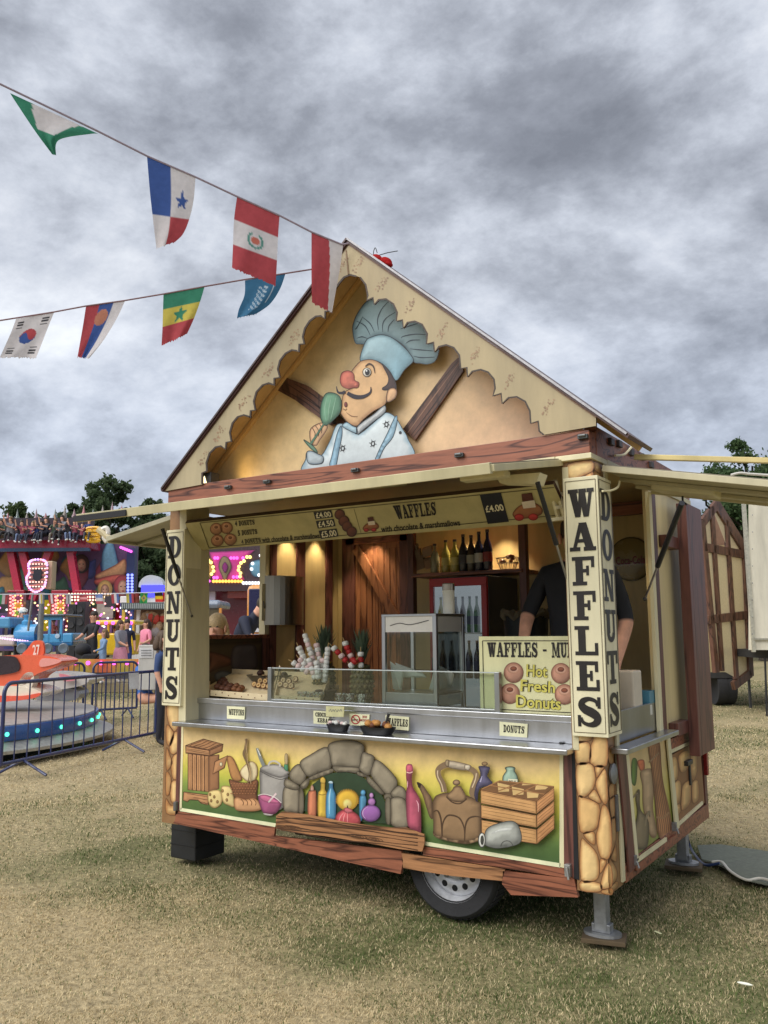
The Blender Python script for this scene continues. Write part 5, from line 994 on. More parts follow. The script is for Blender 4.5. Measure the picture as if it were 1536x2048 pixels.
rp = MB(); RQ = [(1252, 1510), (1334, 1474), (1350, 1650), (1266, 1716)]
rgm = grid_panel(RQ, PR, lambda u, v: mix(C(196, 170, 118), mix(C(176, 172, 76), C(70, 90, 44), max(0, v*1.6-.9)), min(1, max(0, v*1.8-.3))), 10, 14)
side = part('side_panel', rgm, M_print)
for nm, ps, mt_, cc in (('frame_board', [(1232, 1504), (1248, 1503), (1268, 1735), (1256, 1745)], M_redv, REDW), ('cream_trim', [(1248, 1505), (1254, 1504), (1274, 1718), (1269, 1726)], M_cream, CRM), ('cream_trim', [(1331, 1474), (1337, 1472), (1356, 1655), (1349, 1660)], M_cream, CRM), ('frame_board', [(1268, 1728), (1350, 1668), (1354, 1680), (1270, 1742)], M_red, REDW), ('cream_trim', [(1270, 1718), (1330, 1674), (1331, 1682), (1272, 1727)], M_cream, CRM)):
    strip(nm, ps, cc, mt_, parent=side, P=PR, off=(1, 0, 0), t=.010)
def pm(name, ps, c, e, L, **k): m = MB(); m.art(ps, PR, c, e, L=L, **k); return m.build(name, M_print, side)
def s10(*p): return tr(sk10, *p)
pm('painted_carrot_top', s10(585, 200, 620, 185, 640, 240, 630, 420, 610, 470, 580, 430, 575, 300), C(84, 120, 44), C(44, 70, 24), 2, w=5)
pm('painted_carrot', s10(640, 215, 705, 205, 715, 290, 690, 320, 660, 300), C(196, 98, 54), C(120, 52, 28), 3, w=4)
pm('painted_sack', s10(670, 330, 760, 290, 800, 330, 810, 520, 800, 700, 840, 960, 770, 980, 700, 700, 690, 470), C(176, 148, 112), C(108, 80, 54), 4, w=8)
sb = pm('painted_spaghetti_bundle', s10(750, 60, 830, 30, 870, 40, 900, 400, 970, 720, 1000, 960, 900, 1030, 850, 960, 830, 800, 800, 400), C(176, 122, 78), C(108, 66, 38), 6, w=6)
m = MB()
for k in range(7): m.stroke(s10(765+k*17, 80-k*4, 800+k*16, 420, 845+k*20, 800, 862+k*20, 960), PR, [.8, 1.4, .8], C(110, 66, 40, 1), 8+k*.1, 4)
m.stroke(s10(760, 230, 800, 190, 860, 130), PR, 3, C(140, 110, 80), 9); m.stroke(s10(830, 790, 900, 800, 965, 740), PR, 4, C(150, 112, 76), 9); m.build('painted_strand', M_print, side)
pm('painted_jug', s10(600, 940, 640, 760, 625, 600, 640, 520, 665, 520, 670, 700, 740, 800, 760, 900, 740, 1090, 650, 1120, 610, 1050), C(122, 108, 82), C(64, 54, 38), 10, w=7)
m = MB(); m.stroke(s10(720, 880, 735, 780, 765, 730, 770, 790), PR, [3, 4, 4, 2], C(130, 116, 90), 12, 4); m.stroke(s10(640, 540, 580, 600, 570, 560), PR, [3, 3, 2], C(120, 104, 78), 12, 4); m.build('painted_jug_handle', M_print, side)
# rear lower panel with boulders, handle and tail lamp
stp = strip('rear_panel', [(1342, 1510), (1398, 1478), (1408, 1605), (1352, 1645)], C(120, 78, 40), M_print, P=PR, off=(1, 0, 0), t=.004)
PR2 = planeX(.0235, st=.0003)
stones(stp, PR2, [s10(985, 200, 1040, 180, 1060, 300, 1050, 400, 1000, 430), s10(1060, 160, 1160, 110, 1180, 250, 1120, 330, 1075, 310), s10(1190, 100, 1240, 70, 1255, 300, 1210, 420, 1185, 300), s10(1005, 450, 1060, 410, 1090, 460, 1080, 620, 1030, 650), s10(1100, 470, 1180, 420, 1190, 600, 1150, 690, 1090, 720, 1085, 640), s10(1200, 440, 1262, 420, 1270, 600, 1205, 640), s10(1020, 670, 1080, 660, 1085, 730, 1030, 780)], base=C(206, 172, 110))
for q in ([(1337, 1500), (1398, 1472), (1399, 1478), (1338, 1507)], [(1350, 1648), (1402, 1602), (1403, 1608), (1351, 1655)]): strip('cream_trim', q, CRM, M_cream, P=PR, off=(1, 0, 0), t=.012)
strip('wood_rail', [(1336, 1480), (1396, 1452), (1398, 1474), (1337, 1502)], REDW, M_red, P=PR, off=(1, 0, 0), t=.008)
m = MB(); m.box(.016, .05, 1.43, 1.56, .735, .765, (.015, .015, .016)); m.box(.016, .035, 1.53, 1.56, .60, .74, (.02, .02, .02)); part('door_handle', m, M_plastic, bevel=.005)
m = MB(); m.box(.012, .04, 1.985, 2.03, .60, .79, (.25, .02, .02)); m.box(.012, .036, 2.03, 2.05, .60, .79, (.5, .48, .44)); part('tail_lamp', m, M_gloss, bevel=.005)
for px, py in ((1270, 1722), (1350, 1655)):
    p = on(0, .03, px, py); m = MB(); m.box(.012, .04, p.y-.012, p.y+.012, p.z-.02, p.z+.03, (.3, .3, .3)); m.tube([(.04, p.y, p.z), (.05, p.y, p.z-.035)], .006, (.4, .4, .4), 6); part('catch', m, M_galv, bevel=.002)
p = on(1, -.03, 1137, 1740); m = MB(); m.box(p.x-.015, p.x+.015, -.05, -.024, p.z-.03, p.z+.03, (.4, .4, .38)); m.tube([(p.x, -.055, p.z+.02), (p.x+.01, -.06, p.z-.04)], .007, (.42, .42, .4), 6); part('catch', m, M_galv, bevel=.002)
p = on(1, -.03, 353, 1612); m = MB(); m.box(p.x-.012, p.x+.012, -.05, -.024, p.z-.03, p.z+.03, (.2, .2, .2)); part('catch', m, M_galv, bevel=.002)
# swung-out shutter post on brackets
m = MB(); y0, y1 = 1.42, 1.50
m.box(.10, .125, 1.50, 1.86, .80, 2.44, C(150, 92, 84)); m.box(.06, .125, 1.44, 1.50, .80, 2.44, C(70, 28, 28)); spn = part('shutter_board', m, M_redv, bevel=.004)
for z in (2.17, .985):
    m = MB(); m.box(.0, .06, 1.20, 1.47, z-.04, z+.04, (.06, .03, .03)); part('shutter_bracket', m, M_redv, bevel=.004)
# ---------------------------------------------------------------- people
def std_pose(**o):
    J = dict(pelvis=(0, 0, .93), belly=(0, .0, 1.08), chest=(0, 0, 1.27), neck=(0, .015, 1.45), headb=(0, -.005, 1.53), headt=(0, 0, 1.645))
    for s, k in ((-1, 'l'), (1, 'r')):
        J.update({'sh'+k: (s*.165, .01, 1.375), 'el'+k: (s*.215, .02, 1.12), 'wr'+k: (s*.225, -.06, .89), 'ha'+k: (s*.225, -.085, .80), 'hi'+k: (s*.085, 0, .87), 'kn'+k: (s*.09, -.015, .48), 'an'+k: (s*.095, .02, .085), 'to'+k: (s*.105, -.12, .035)})
    J.update(o); return J
RAD = dict(pelvis=(.145, .105), belly=(.125, .095), chest=(.145, .10), neck=(.055, .055), headb=(.07, .08), headt=(.078, .09), sh=(.07, .065), el=(.046, .046), wr=(.03, .03), ha=(.04, .025), hi=(.085, .09), kn=(.06, .062), an=(.042, .045), to=(.04, .032))
EDG = [('pelvis', 'belly'), ('belly', 'chest'), ('chest', 'neck'), ('neck', 'headb'), ('headb', 'headt')]+[e for k in 'lr' for e in (('chest', 'sh'+k), ('sh'+k, 'el'+k), ('el'+k, 'wr'+k), ('wr'+k, 'ha'+k), ('pelvis', 'hi'+k), ('hi'+k, 'kn'+k), ('kn'+k, 'an'+k), ('an'+k, 'to'+k))]
SKN = C(196, 148, 124)
def bone_part(a, b):
    if 'head' in b: return 'skin'
    if b == 'neck': return 'top'
    if b[:2] in ('wr',): return 'fore'
    if b[:2] == 'ha': return 'skin'
    if b[:2] == 'el' or b[:2] == 'sh' or b in ('belly', 'chest'): return 'top'
    if b[:2] in ('hi', 'kn'): return 'leg'
    if b[:2] == 'an': return 'shin'
    return 'shoe'
def body_mesh(J, cols, fingers=False, fat=1.0):
    names = list(J); idx = {n: i for i, n in enumerate(names)}; V = [Vector(J[n]) for n in names]; E = [(idx[a], idx[b]) for a, b in EDG]
    R = [RAD.get(n, RAD.get(n[:2])) for n in names]; R = [(a*(fat if n in ('pelvis', 'belly', 'chest') else 1), b*(fat if n in ('pelvis', 'belly', 'chest') else 1)) for n, (a, b) in zip(names, R)]; lab = [bone_part(a, b) for a, b in EDG]
    if fingers:
        for k in 'lr':
            w, h = Vector(J['wr'+k]), Vector(J['ha'+k]); d = (h-w).normalized(); s = d.cross(Vector((0, 1, 0))); s = s.normalized() if s.length > .1 else Vector((1, 0, 0)); n = d.cross(s)
            for j, (o, ln) in enumerate(((-.028, .07), (-.01, .082), (.01, .078), (.028, .062))):
                i0 = len(V); V += [h+s*o+d*.02, h+s*o+d*(.02+ln*.5)-n*.012, h+s*o*.9+d*(.02+ln*.85)-n*.035]; R += [(.011, .011), (.009, .009), (.007, .007)]; E += [(idx['ha'+k], i0), (i0, i0+1), (i0+1, i0+2)]; lab += ['skin']*3
            i0 = len(V); V += [h-d*.03-s*.04, h+d*.01-s*.065-n*.01]; R += [(.012, .012), (.009, .009)]; E += [(idx['ha'+k], i0), (i0, i0+1)]; lab += ['skin']*2
    me = bpy.data.meshes.new('person'); me.from_pydata(V, E, []); bm = bmesh.new(); bm.from_mesh(me); ly = bm.verts.layers.skin.verify(); bm.verts.ensure_lookup_table()
    for i, v in enumerate(bm.verts): v[ly].radius = R[i]; v[ly].use_root = (i == idx['pelvis'])
    bm.to_mesh(me); bm.free(); o = bpy.data.objects.new('person', me); COL.objects.link(o); o.modifiers.new('skin', 'SKIN').use_smooth_shade = True; s = o.modifiers.new('sub', 'SUBSURF'); s.levels = 2; s.render_levels = 2
    dg = bpy.context.evaluated_depsgraph_get(); nm = bpy.data.meshes.new_from_object(o.evaluated_get(dg)); bpy.data.objects.remove(o)
    P = np.array([tuple(v.co) for v in nm.vertices]); best = np.full(len(P), 9e9); kc = np.zeros((len(P), 3))
    for (a, b), l in zip(E, lab):
        A, B = np.array(V[a]), np.array(V[b]); ab = B-A; t = np.clip(((P-A)@ab)/(ab@ab+1e-9), 0, 1); d = np.linalg.norm(P-A-t[:, None]*ab, axis=1)-.5*(np.array([R[a][0]]*len(P))*(1-t)+R[b][0]*t); m = d < best; best[m] = d[m]; kc[m] = cols.get(l, cols['top'])
    ca = nm.color_attributes.new('Col', 'FLOAT_COLOR', 'POINT'); ca.data.foreach_set('color', np.hstack([kc, np.ones((len(P), 1))]).astype(np.float32).ravel())
    nm.materials.clear(); nm.materials.append(M_skin); nm.polygons.foreach_set('use_smooth', [True]*len(nm.polygons)); return nm
def outfit(top, leg, fore=None, shin=None, shoe=(.04, .04, .045), skin=SKN): return dict(top=top, leg=leg, fore=fore or skin, shin=shin or leg, shoe=shoe, skin=skin)
def add_head(o, J, hair, long=0.0, cap=None, face=True):
    t = Vector(J['headt']); b = Vector(J['headb']); c = t*.6+b*.4; up = (t-b).normalized()
    m = MB(); m.ell(c+up*.045+Vector((0, .036, 0)), .090, .096, .098, hair, 14, 10)
    if long: m.tube(catmull([tuple(c+Vector(v)) for v in ((0, .07, .04), (0, .10, -.06), (0, .11, -.06-long*.5), (0, .09, -.06-long))], 4, False), np.interp(np.linspace(0, 1, 13), [0, .3, .8, 1], [.075, .085, .08, .03]), hair, 10)
    if long:
        for s in (-1, 1): m.tube(catmull([tuple(c+Vector(v)) for v in ((s*.06, .02, .08), (s*.092, .02, -.02), (s*.10, .02, -.08-long*.5), (s*.085, 0, -.1-long*.8))], 4, False), np.interp(np.linspace(0, 1, 13), [0, .5, 1], [.022, .026, .012]), hair, 8)
    h = m.build('hair', M_hair, None, smooth='all'); h.parent = o
    if cap: m = MB(); m.ell(c+up*.065, .098, .11, .085, cap, 14, 8); m.ell(c+up*.045+Vector((0, -.13, 0)), .06, .07, .012, cap, 10, 6); q = m.build('cap', M_matte, None, smooth='all'); q.parent = o
    if face:
        m = MB(); m.ell(c+Vector((0, -.095, -.02)), .013, .02, .022, mul(SKN, .95), 8, 6)
        for s in (-1, 1): m.ell(c+Vector((s*.032, -.084, .012)), .012, .01, .007, (.03, .025, .02), 8, 6); m.ell(c+Vector((s*.085, .0, -.01)), .012, .025, .035, SKN, 8, 6)
        m.ell(c+Vector((0, -.083, -.062)), .024, .01, .007, C(150, 80, 74), 8, 6); q = m.build('face', M_skin, None, smooth='all'); q.parent = o
def person(label, loc, rz, J, cols, hair, scale=1, long=0, cap=None, fingers=False, fat=1.0, group=None, face=True):
    me = body_mesh(J, cols, fingers, fat); o = bpy.data.objects.new('person', me); COL.objects.link(o); o.location = loc; o.rotation_euler = (0, 0, rz); o.scale = (scale,)*3
    tag(o, label, 'person', group); add_head(o, J, hair, long, cap, face); return o

# ---------------------------------------------------------------- things in and on the stall
WT = 1.128
def at(px, py, z=WT): return on(2, z, px, py)
# vendor behind the pillar
vp = on(1, .78, 1186, 1200); J = std_pose(shl=(-.19, .01, 1.37), shr=(.19, .01, 1.37), ell=(-.29, -.06, 1.13), wrl=(-.27, -.24, .98), hal=(-.26, -.32, .96), elr=(.27, .0, 1.10), wrr=(.22, -.13, .87), har=(.21, -.17, .79), headb=(0, -.03, 1.52), headt=(0, -.05, 1.63))
person('person in black T-shirt serving behind the WAFFLES corner pillar', (vp.x-.10, .80, .475), .15, J, outfit((.012, .013, .018), (.02, .02, .025)), (.03, .02, .015), 1.08, fingers=True, fat=1.42)
# trays with chocolate skewers
PTR = planeN((0, .17, 1.158), (0, -.105, .31))
def att(px, py, h=0.0): return PTR(px, py, 0)+Vector((0, -.32, .947))*h
def tray(label, fl, fr, brt, blt):
    c = [att(*p) for p in (fl, fr, brt, blt)]; t = thing('polka_dot_tray', label, 'tray', (c[0]+c[2])/2, 'trays behind the counter upstand'); m = MB(); col = C(214, 196, 158)
    m.prism([p+Vector((0, 0, -.015)) for p in c], (0, 0, .006), col); m.build('base', M_plastic, t)
    for a, b in zip(c, c[1:]+c[:1]): w = MB(); w.bar(a+Vector((0, 0, .0)), b+Vector((0, 0, .0)), .008, .042, col); w.build('rim', M_plastic, t, bevel=.002)
    a, b = c[0], c[1]; n = Vector((0, -.0052, 0))
    for i in range(11):
        p = a+(b-a)*((i+.5)/11)+n+Vector((0, 0, .008 if i % 2 else -.008)); d = MB(); d.lathe([(.0045, 0), (.0045, .0014), (0, .0016)], p, C(120, 70, 50), 8, (0, -1, 0)); d.build('dot', M_plastic, t)
    return c
t1 = tray('cream polka-dot tray at the left end of the counter', (402, 1384), (545, 1396), (556, 1348), (446, 1342))
t2 = tray('cream polka-dot tray behind the left glass post', (549, 1397), (640, 1402), (664, 1352), (560, 1348))
CHO, CHD2 = C(92, 54, 36), C(60, 32, 22)
def lump(name, label, cat, group, p, s, col, parent=None, seed=0):
    r = random.Random(seed); m = MB(); m.ell(p, s*r.uniform(.9, 1.15), s*r.uniform(.85, 1.1), s*.72, col, 12, 8); m.ell(p+Vector((0, 0, s*.42)), s*.72, s*.7, s*.42, mul(col, .8), 10, 6); o = m.build(name, M_food, None, smooth='all'); tag(o, label, cat, group); return o
k = 0
for px, py in ((437, 1378), (447, 1381), (457, 1383), (442, 1370), (453, 1373), (448, 1365), (462, 1377)):
    lump('muffin', 'dark chocolate muffin in the heap at the left end tray', 'muffin', 'muffin heap in the left tray', att(px, py, .018), .030, CHO, seed=k); k += 1
for px, py in ((470, 1382), (480, 1384), (474, 1376), (484, 1380)):
    lump('muffin', 'lighter brown muffin beside the dark muffin heap in the tray', 'muffin', 'small muffin row', att(px, py, .016), .026, C(120, 76, 46), seed=k); k += 1
def ring(p, s, col, ax, label, group):
    m = MB(); a = Vector(ax).normalized(); m.lathe([(s, -.008), (s*1.05, 0), (s, .008), (s*.55, .010), (s*.30, .006), (s*.30, -.006), (s*.55, -.010), (s, -.008)], p, [C(90, 52, 34)]*3+[col]*3+[C(90, 52, 34)]*2, 14, a, caps=False); o = m.build('banana_slice_skewer', M_food, None, smooth='all'); tag(o, label, 'skewer', group)
for px, py in ((510, 1374), (519, 1376), (529, 1377), (539, 1378), (522, 1367), (532, 1368), (528, 1360), (538, 1362)):
    ring(att(px, py, .020), .021, C(214, 178, 120), (.25, -1, .35), 'chocolate banana slice in the heap left of the glass post', 'banana slices left of the post')
for px, py in ((562, 1374), (573, 1376), (584, 1377), (568, 1366), (579, 1368), (592, 1364)):
    ring(att(px, py, .020), .021, C(220, 190, 150), (.3, -1, .3), 'chocolate banana slice in the heap right of the glass post', 'banana slices right of the post')
lump('chocolate_bun', 'dark chocolate bun on the banana slices left of the glass post', 'bun', None, att(523, 1354, .03), .030, CHD2, seed=44); lump('chocolate_bun', 'chocolate bun lying on the slices right of the glass post', 'bun', None, att(570, 1358, .03), .028, CHD2, seed=45)
# round hotplate behind the trays
c = Vector((on(1, .62, 548, 1335).x, .62, 1.19)); t = thing('steel_pan', 'round dark steel pan with a lidded rim behind the trays', 'pan', c); m = MB(); m.lathe([(.16, 0), (.175, .07), (.20, .095), (.205, .105), (.19, .105), (.17, .09), (.0, .088)], c, (.16, .15, .14), 28); m.build('bowl', M_steel, t, smooth=True)
m = MB(); m.lathe([(.012, .10), (.012, .14), (.02, .15), (0, .165)], c+Vector((-.03, .1, 0)), (.4, .4, .4), 10); m.build('knob', M_steel, t, smooth=True)
# marshmallow skewers
def skewer(label, a, b, y0, y1, cols, group='marshmallow skewers in the holder', sz=.020):
    A, B = on(1, y0, *a), on(1, y1, *b); d = (B-A); L = d.length; d.normalize(); t = thing('marshmallow_skewer', label, 'skewer', A, group); n = max(2, int(L/(sz*1.45)))
    m = MB(); m.tube([A-d*.02, B+d*.03], .0022, C(190, 160, 110), 6); m.build('stick', M_matte, t)
    for i in range(n):
        p = A+d*(i+.5)*L/n; r = sz*rng.uniform(.9, 1.08); m = MB(); h = sz*.82; cc = cols[i % len(cols)]
        m.lathe([(r*.6, -h), (r, -h*.7), (r*1.04, 0), (r, h*.7), (r*.6, h)], p, cc, 12, d+Vector((rng.uniform(-.15, .15), 0, rng.uniform(-.15, .15)))); m.build('marshmallow' if cc[1] > .3 else 'strawberry', M_food, t, smooth='all')
def k5(x, y): return (380+x/4.04, 1200+y/4.04)
WM, PM_, RM = C(232, 220, 208), C(226, 190, 186), C(170, 40, 40)
skewer('tallest white marshmallow skewer, leaning left, above the glass screen', k5(1020, 560), k5(925, 272), .33, .30, [WM, WM, PM_]); skewer('white marshmallow skewer leaning far left below the tallest one', k5(980, 600), k5(875, 375), .31, .26, [WM])
skewer('thin white marshmallow skewer just right of the tallest one', k5(1065, 560), k5(1020, 350), .36, .35, [WM, PM_]); skewer('upright curved white marshmallow skewer nearest the strawberries', k5(1085, 665), k5(1115, 380), .30, .30, [WM]); skewer('short pink marshmallow skewer lying lowest at the left', k5(960, 590), k5(825, 500), .28, .22, [PM_, WM])
skewer('pink and white marshmallow skewer in the middle of the bunch', k5(1010, 640), k5(960, 470), .28, .27, [WM, PM_]); skewer('short white marshmallow skewer in front of the bunch', k5(1040, 640), k5(1020, 490), .26, .25, [WM])
skewer('slender white marshmallow skewer at the right of the bunch, leaning right', k5(1050, 620), k5(1075, 470), .30, .30, [WM, PM_]); skewer('pink marshmallow skewer low on the left, above the lying one', k5(985, 590), k5(880, 470), .30, .25, [PM_, PM_, WM]); skewer('white marshmallow skewer between the tallest and the thin one', k5(1035, 560), k5(985, 400), .38, .37, [WM])
gk = 'strawberry and marshmallow skewers'
skewer('strawberry and marshmallow skewer leaning up to the left', k5(1270, 500), k5(1150, 375), .36, .32, [RM, PM_, RM, WM], gk); skewer('strawberry and marshmallow skewer topped by a round white marshmallow', k5(1320, 500), k5(1248, 335), .40, .38, [RM, PM_, RM, RM, WM], gk); skewer('upright strawberry and marshmallow skewer before the right pineapple', k5(1382, 550), k5(1380, 415), .40, .40, [WM, RM, WM], gk); skewer('short marshmallow skewer with one strawberry low on the right', k5(1290, 545), k5(1345, 480), .36, .36, [WM, RM], gk)
c = on(1, .36, 652, 1372); m = MB(); m.lathe([(.05, -.07), (.075, .01), (.07, .015), (.0, .012)], Vector((c.x, c.y, WT+.075)), (.08, .06, .05), 16); tag(m.build('skewer_holder', M_plastic, None, smooth=True), 'dark round holder under the marshmallow skewers', 'holder')
# cups
for i, (px, lb) in enumerate(((604, 'clear cup of pink marshmallows at the left end of the cup row'), (621, 'clear cup of pink marshmallows, second from the left'), (638, 'clear cup of pink marshmallows under the upright curved skewer'), (680, 'clear cup of pink marshmallows left of the pineapple, after the gap'), (699, 'clear cup of pink marshmallows in the middle of the right three'), (723, 'clear cup of white marshmallows at the right end of the cup row'))):
    b = on(1, .20, px, 1398); b.z = WT; t = thing('marshmallow_cup', lb, 'cup', b, 'cups of marshmallows behind the glass')
    m = MB(); m.lathe([(.022, 0), (.034, .085), (.0355, .086)], b, (1, 1, 1), 16, caps=False); m.build('cup', M_glass, t, smooth=True)
    m = MB()
    for q in range(60):
        a = rng.uniform(0, 6.28); h = rng.uniform(.006, .082); r = (.018+.010*h/.085)*math.sqrt(rng.random()); m.ell(b+Vector((r*math.cos(a), r*math.sin(a), h)), .006, .006, .006, PM_ if (q % 2 and i < 5) else WM, 6, 4)
    f = m.build('filling', M_food, t, smooth='all'); stuff(f)
# pineapples
def pineapple(label, px, pyb, pyt, y):
    b = on(1, y, px, pyb); top = on(1, y, px, pyt); b.z = WT; H = top.z-b.z; bh = H*.5; t = thing('pineapple', label, 'pineapple', b, 'pineapples behind the glass screen')
    m = MB(); n = 14; V = []
    prof = [(.04, 0), (.068, .03), (.078, bh*.5), (.066, bh*.85), (.035, bh)]; m.lathe(prof, b, (.10, .085, .035), 16)
    m.build('fruit', M_food, t, smooth=True)
    e = MB()
    for j in range(8):
        z = bh*(j+.5)/8; r = np.interp(z, [p[1] for p in prof], [p[0] for p in prof])
        for i in range(n):
            a = 2*math.pi*(i+.5*(j % 2))/n; d = Vector((math.cos(a), math.sin(a), 0)); e.ell(b+d*(r-.001)+Vector((0, 0, z)), .013, .013, .013, (.20, .16, .06) if (i+j) % 2 else (.12, .12, .05), 6, 4)
    e2 = e.build('eye', M_food, t, smooth='all'); stuff(e2)
    for i in range(34):
        a = i*2.4; lv = i/34; L = H*.5*(.55+.45*(1-abs(lv-.6))); o = .55*(1-lv)+.08; d = Vector((math.cos(a), math.sin(a), 0)); p0 = b+Vector((0, 0, bh*.97+lv*H*.10)); pts = [p0, p0+d*L*.35*o+Vector((0, 0, L*.5)), p0+d*L*.8*o+Vector((0, 0, L*.86))]
        s = Vector((-d.y, d.x, 0)); l = MB(); w = .015; l.add([pts[0]-s*w, pts[0]+s*w, pts[1]+s*w*.9+d*.003, pts[1]-s*w*.9+d*.003, pts[2]], [(0, 1, 2, 3), (3, 2, 4)], mul((.13, .18, .12), rng.uniform(.7, 1.5))); l.build('leaf', M_leaf, t)
pineapple('pineapple behind the white marshmallow skewers, crown showing', 648, 1385, 1242, .52); pineapple('pineapple right of the strawberry skewers, whole fruit visible', 724, 1392, 1250, .46)
# heated display cabinet
x0, x1 = on(1, .22, 769, 1300).x, on(1, .22, 871, 1300).x; yb = on(0, x1, 925, 1300).y; zt = on(1, .22, 800, 1232).z
t = thing('display_cabinet', 'glazed steel display cabinet with white header, paper inside', 'cabinet', ((x0+x1)/2, .4, WT)); ST_ = (.45, .46, .47)
for x in (x0, x1):
    for y in (.22, yb): m = MB(); m.box(x-.013, x+.013, y-.013, y+.013, WT, zt, ST_); m.build('upright', M_steel, t, bevel=.003)
m = MB(); m.box(x0-.014, x1+.014, .205, yb+.014, zt-.005, zt+.012, ST_); m.build('top', M_steel, t, bevel=.003)
m = MB(); m.box(x0+.014, x1-.014, .212, .222, zt-.10, zt-.005, C(206, 204, 198)); m.build('header', M_plastic, t); m = MB(); m.box(x1-.006, x1+.006, .24, yb-.02, zt-.10, zt-.005, C(160, 158, 152)); m.build('header', M_plastic, t)
m = MB(); m.tube(catmull([(x0+.05, .210, zt-.06), (x0+.12, .210, zt-.045), (x0+.2, .210, zt-.055), (x1-.04, .210, zt-.03)], 5, False), .0025, (.12, .12, .12), 5); m.build('crack', M_plastic, t)
m = MB(); m.box(x0, x1, .212, .235, WT, WT+.10, mul(ST_, .9)); m.build('base_panel', M_steel, t, bevel=.002); m = MB(); m.box(x0, x1, .235, yb, WT+.09, WT+.10, ST_); m.build('shelf', M_steel, t)
m = MB(); m.box(x0+.013, x1-.013, .216, .219, WT+.10, zt-.10, (1, 1, 1)); m.build('pane', M_glass, t); m = MB(); m.box(x1-.002, x1+.002, .24, yb-.02, WT+.02, zt-.10, (1, 1, 1)); m.build('pane', M_glass, t)
def paper(label, ps, y, dy):
    m = MB(); pts = [on(1, y+dy*((i*7) % 3)/3, *p) for i, p in enumerate(ps)]; m.add(pts, [(0, 1, 2), (0, 2, 3)], C(222, 222, 214)); m.add([p+Vector((0, .02, -.01)) for p in pts], [(0, 1, 2), (0, 2, 3)], C(206, 206, 198)); tag(m.build('paper_bag', M_flag, None), label, 'paper bag')
paper('crumpled white paper bag at the left inside the display cabinet', [(780, 1322), (805, 1340), (800, 1378), (786, 1378)], .26, .08); paper('white paper sheet lying across the display cabinet shelf', [(790, 1325), (845, 1345), (850, 1352), (800, 1352)], .33, .06); paper('white paper bag seen through the side pane of the cabinet', [(872, 1326), (905, 1345), (900, 1375), (858, 1378)], .34, .1)
# jar on the cabinet
b = on(1, .45, 898, 1236); b.z = zt+.012; t = thing('white_shaker', 'white plastic shaker jar standing on top of the display cabinet', 'jar', b); m = MB(); m.lathe([(.036, 0), (.038, .01), (.038, .15), (.034, .155)], b, C(224, 216, 204), 18); m.build('body', M_plastic, t, smooth=True); m = MB(); m.lathe([(.040, .15), (.040, .19), (.035, .195), (0, .196)], b, C(150, 140, 126), 18); m.build('lid', M_steel, t, smooth=True)
# big menu card
t = thing('donut_sign_board', 'cream board reading WAFFLES - MUFFINS and Hot Fresh Donuts beside the pillar', 'sign', (-.4, .16, WT)); PSB = planeY(.150, st=.0005); xl = on(1, .15, 957, 1272).x; zt2, zb2 = 1.572, 1.142
m = MB(); m.box(xl, .02, .152, .165, zb2, zt2, C(220, 212, 166)); m.build('board', M_cream, t, bevel=.003); Q = rectpx(1, .15, xl+.025, .0, zb2+.02, zt2-.025)
m = MB()
for a, b in zip(Q, Q[1:]+Q[:1]): m.stroke([a, b], PSB, 1.6, C(60, 52, 30, 1), 1)
m.build('border_line', M_print, t)
def k7(x, y): return (700+x/3.339, 1200+y/3.339)
m = MB(); word(m, 'WAFFLES - MUFFINS', rectpx(1, .15, xl+.055, xl+.055+.66, 1.455, 1.538), PSB, INK, 2, .06); m.build('lettering', M_print, t)
for x, y in ((1092, 485), (1068, 625), (1408, 490), (1432, 630)):
    m = MB(); r = 66; m.art([k7(x+r*math.cos(a), y+r*1.05*math.sin(a)) for a in np.linspace(0, 6.28, 14)[:-1]], PSB, C(186, 136, 112), C(112, 70, 52), w=7, L=2, lit=.5); m.art([k7(x+r*.62*math.cos(a), y-r*.36+r*.46*math.sin(a)) for a in np.linspace(0, 6.28, 12)[:-1]], PSB, C(204, 160, 136), C(170, 122, 96), w=5, L=3.5, lit=.1); m.art([k7(x+r*.34*math.cos(a), y-r*.40+r*.24*math.sin(a)) for a in np.linspace(0, 6.28, 12)[:-1]], PSB, C(130, 72, 48), C(96, 50, 34), w=3, L=5); m.build('printed_donut', M_print, t)
for s, q in (('Hot', (1178, 428, 1320, 438, 1318, 520, 1176, 512)), ('Fresh', (1140, 530, 1370, 545, 1368, 622, 1136, 610)), ('Donuts', (1108, 632, 1408, 652, 1406, 735, 1108, 718))):
    qq = tr(k7, *q); m = MB(); text(m, s, qq, PSB, C(40, 34, 14, 1), 6.5, .06); m.build('lettering_outline', M_print, t); m = MB(); text(m, s, qq, PSB, C(196, 188, 84), 7.5, .02); m.build('lettering', M_print, t)
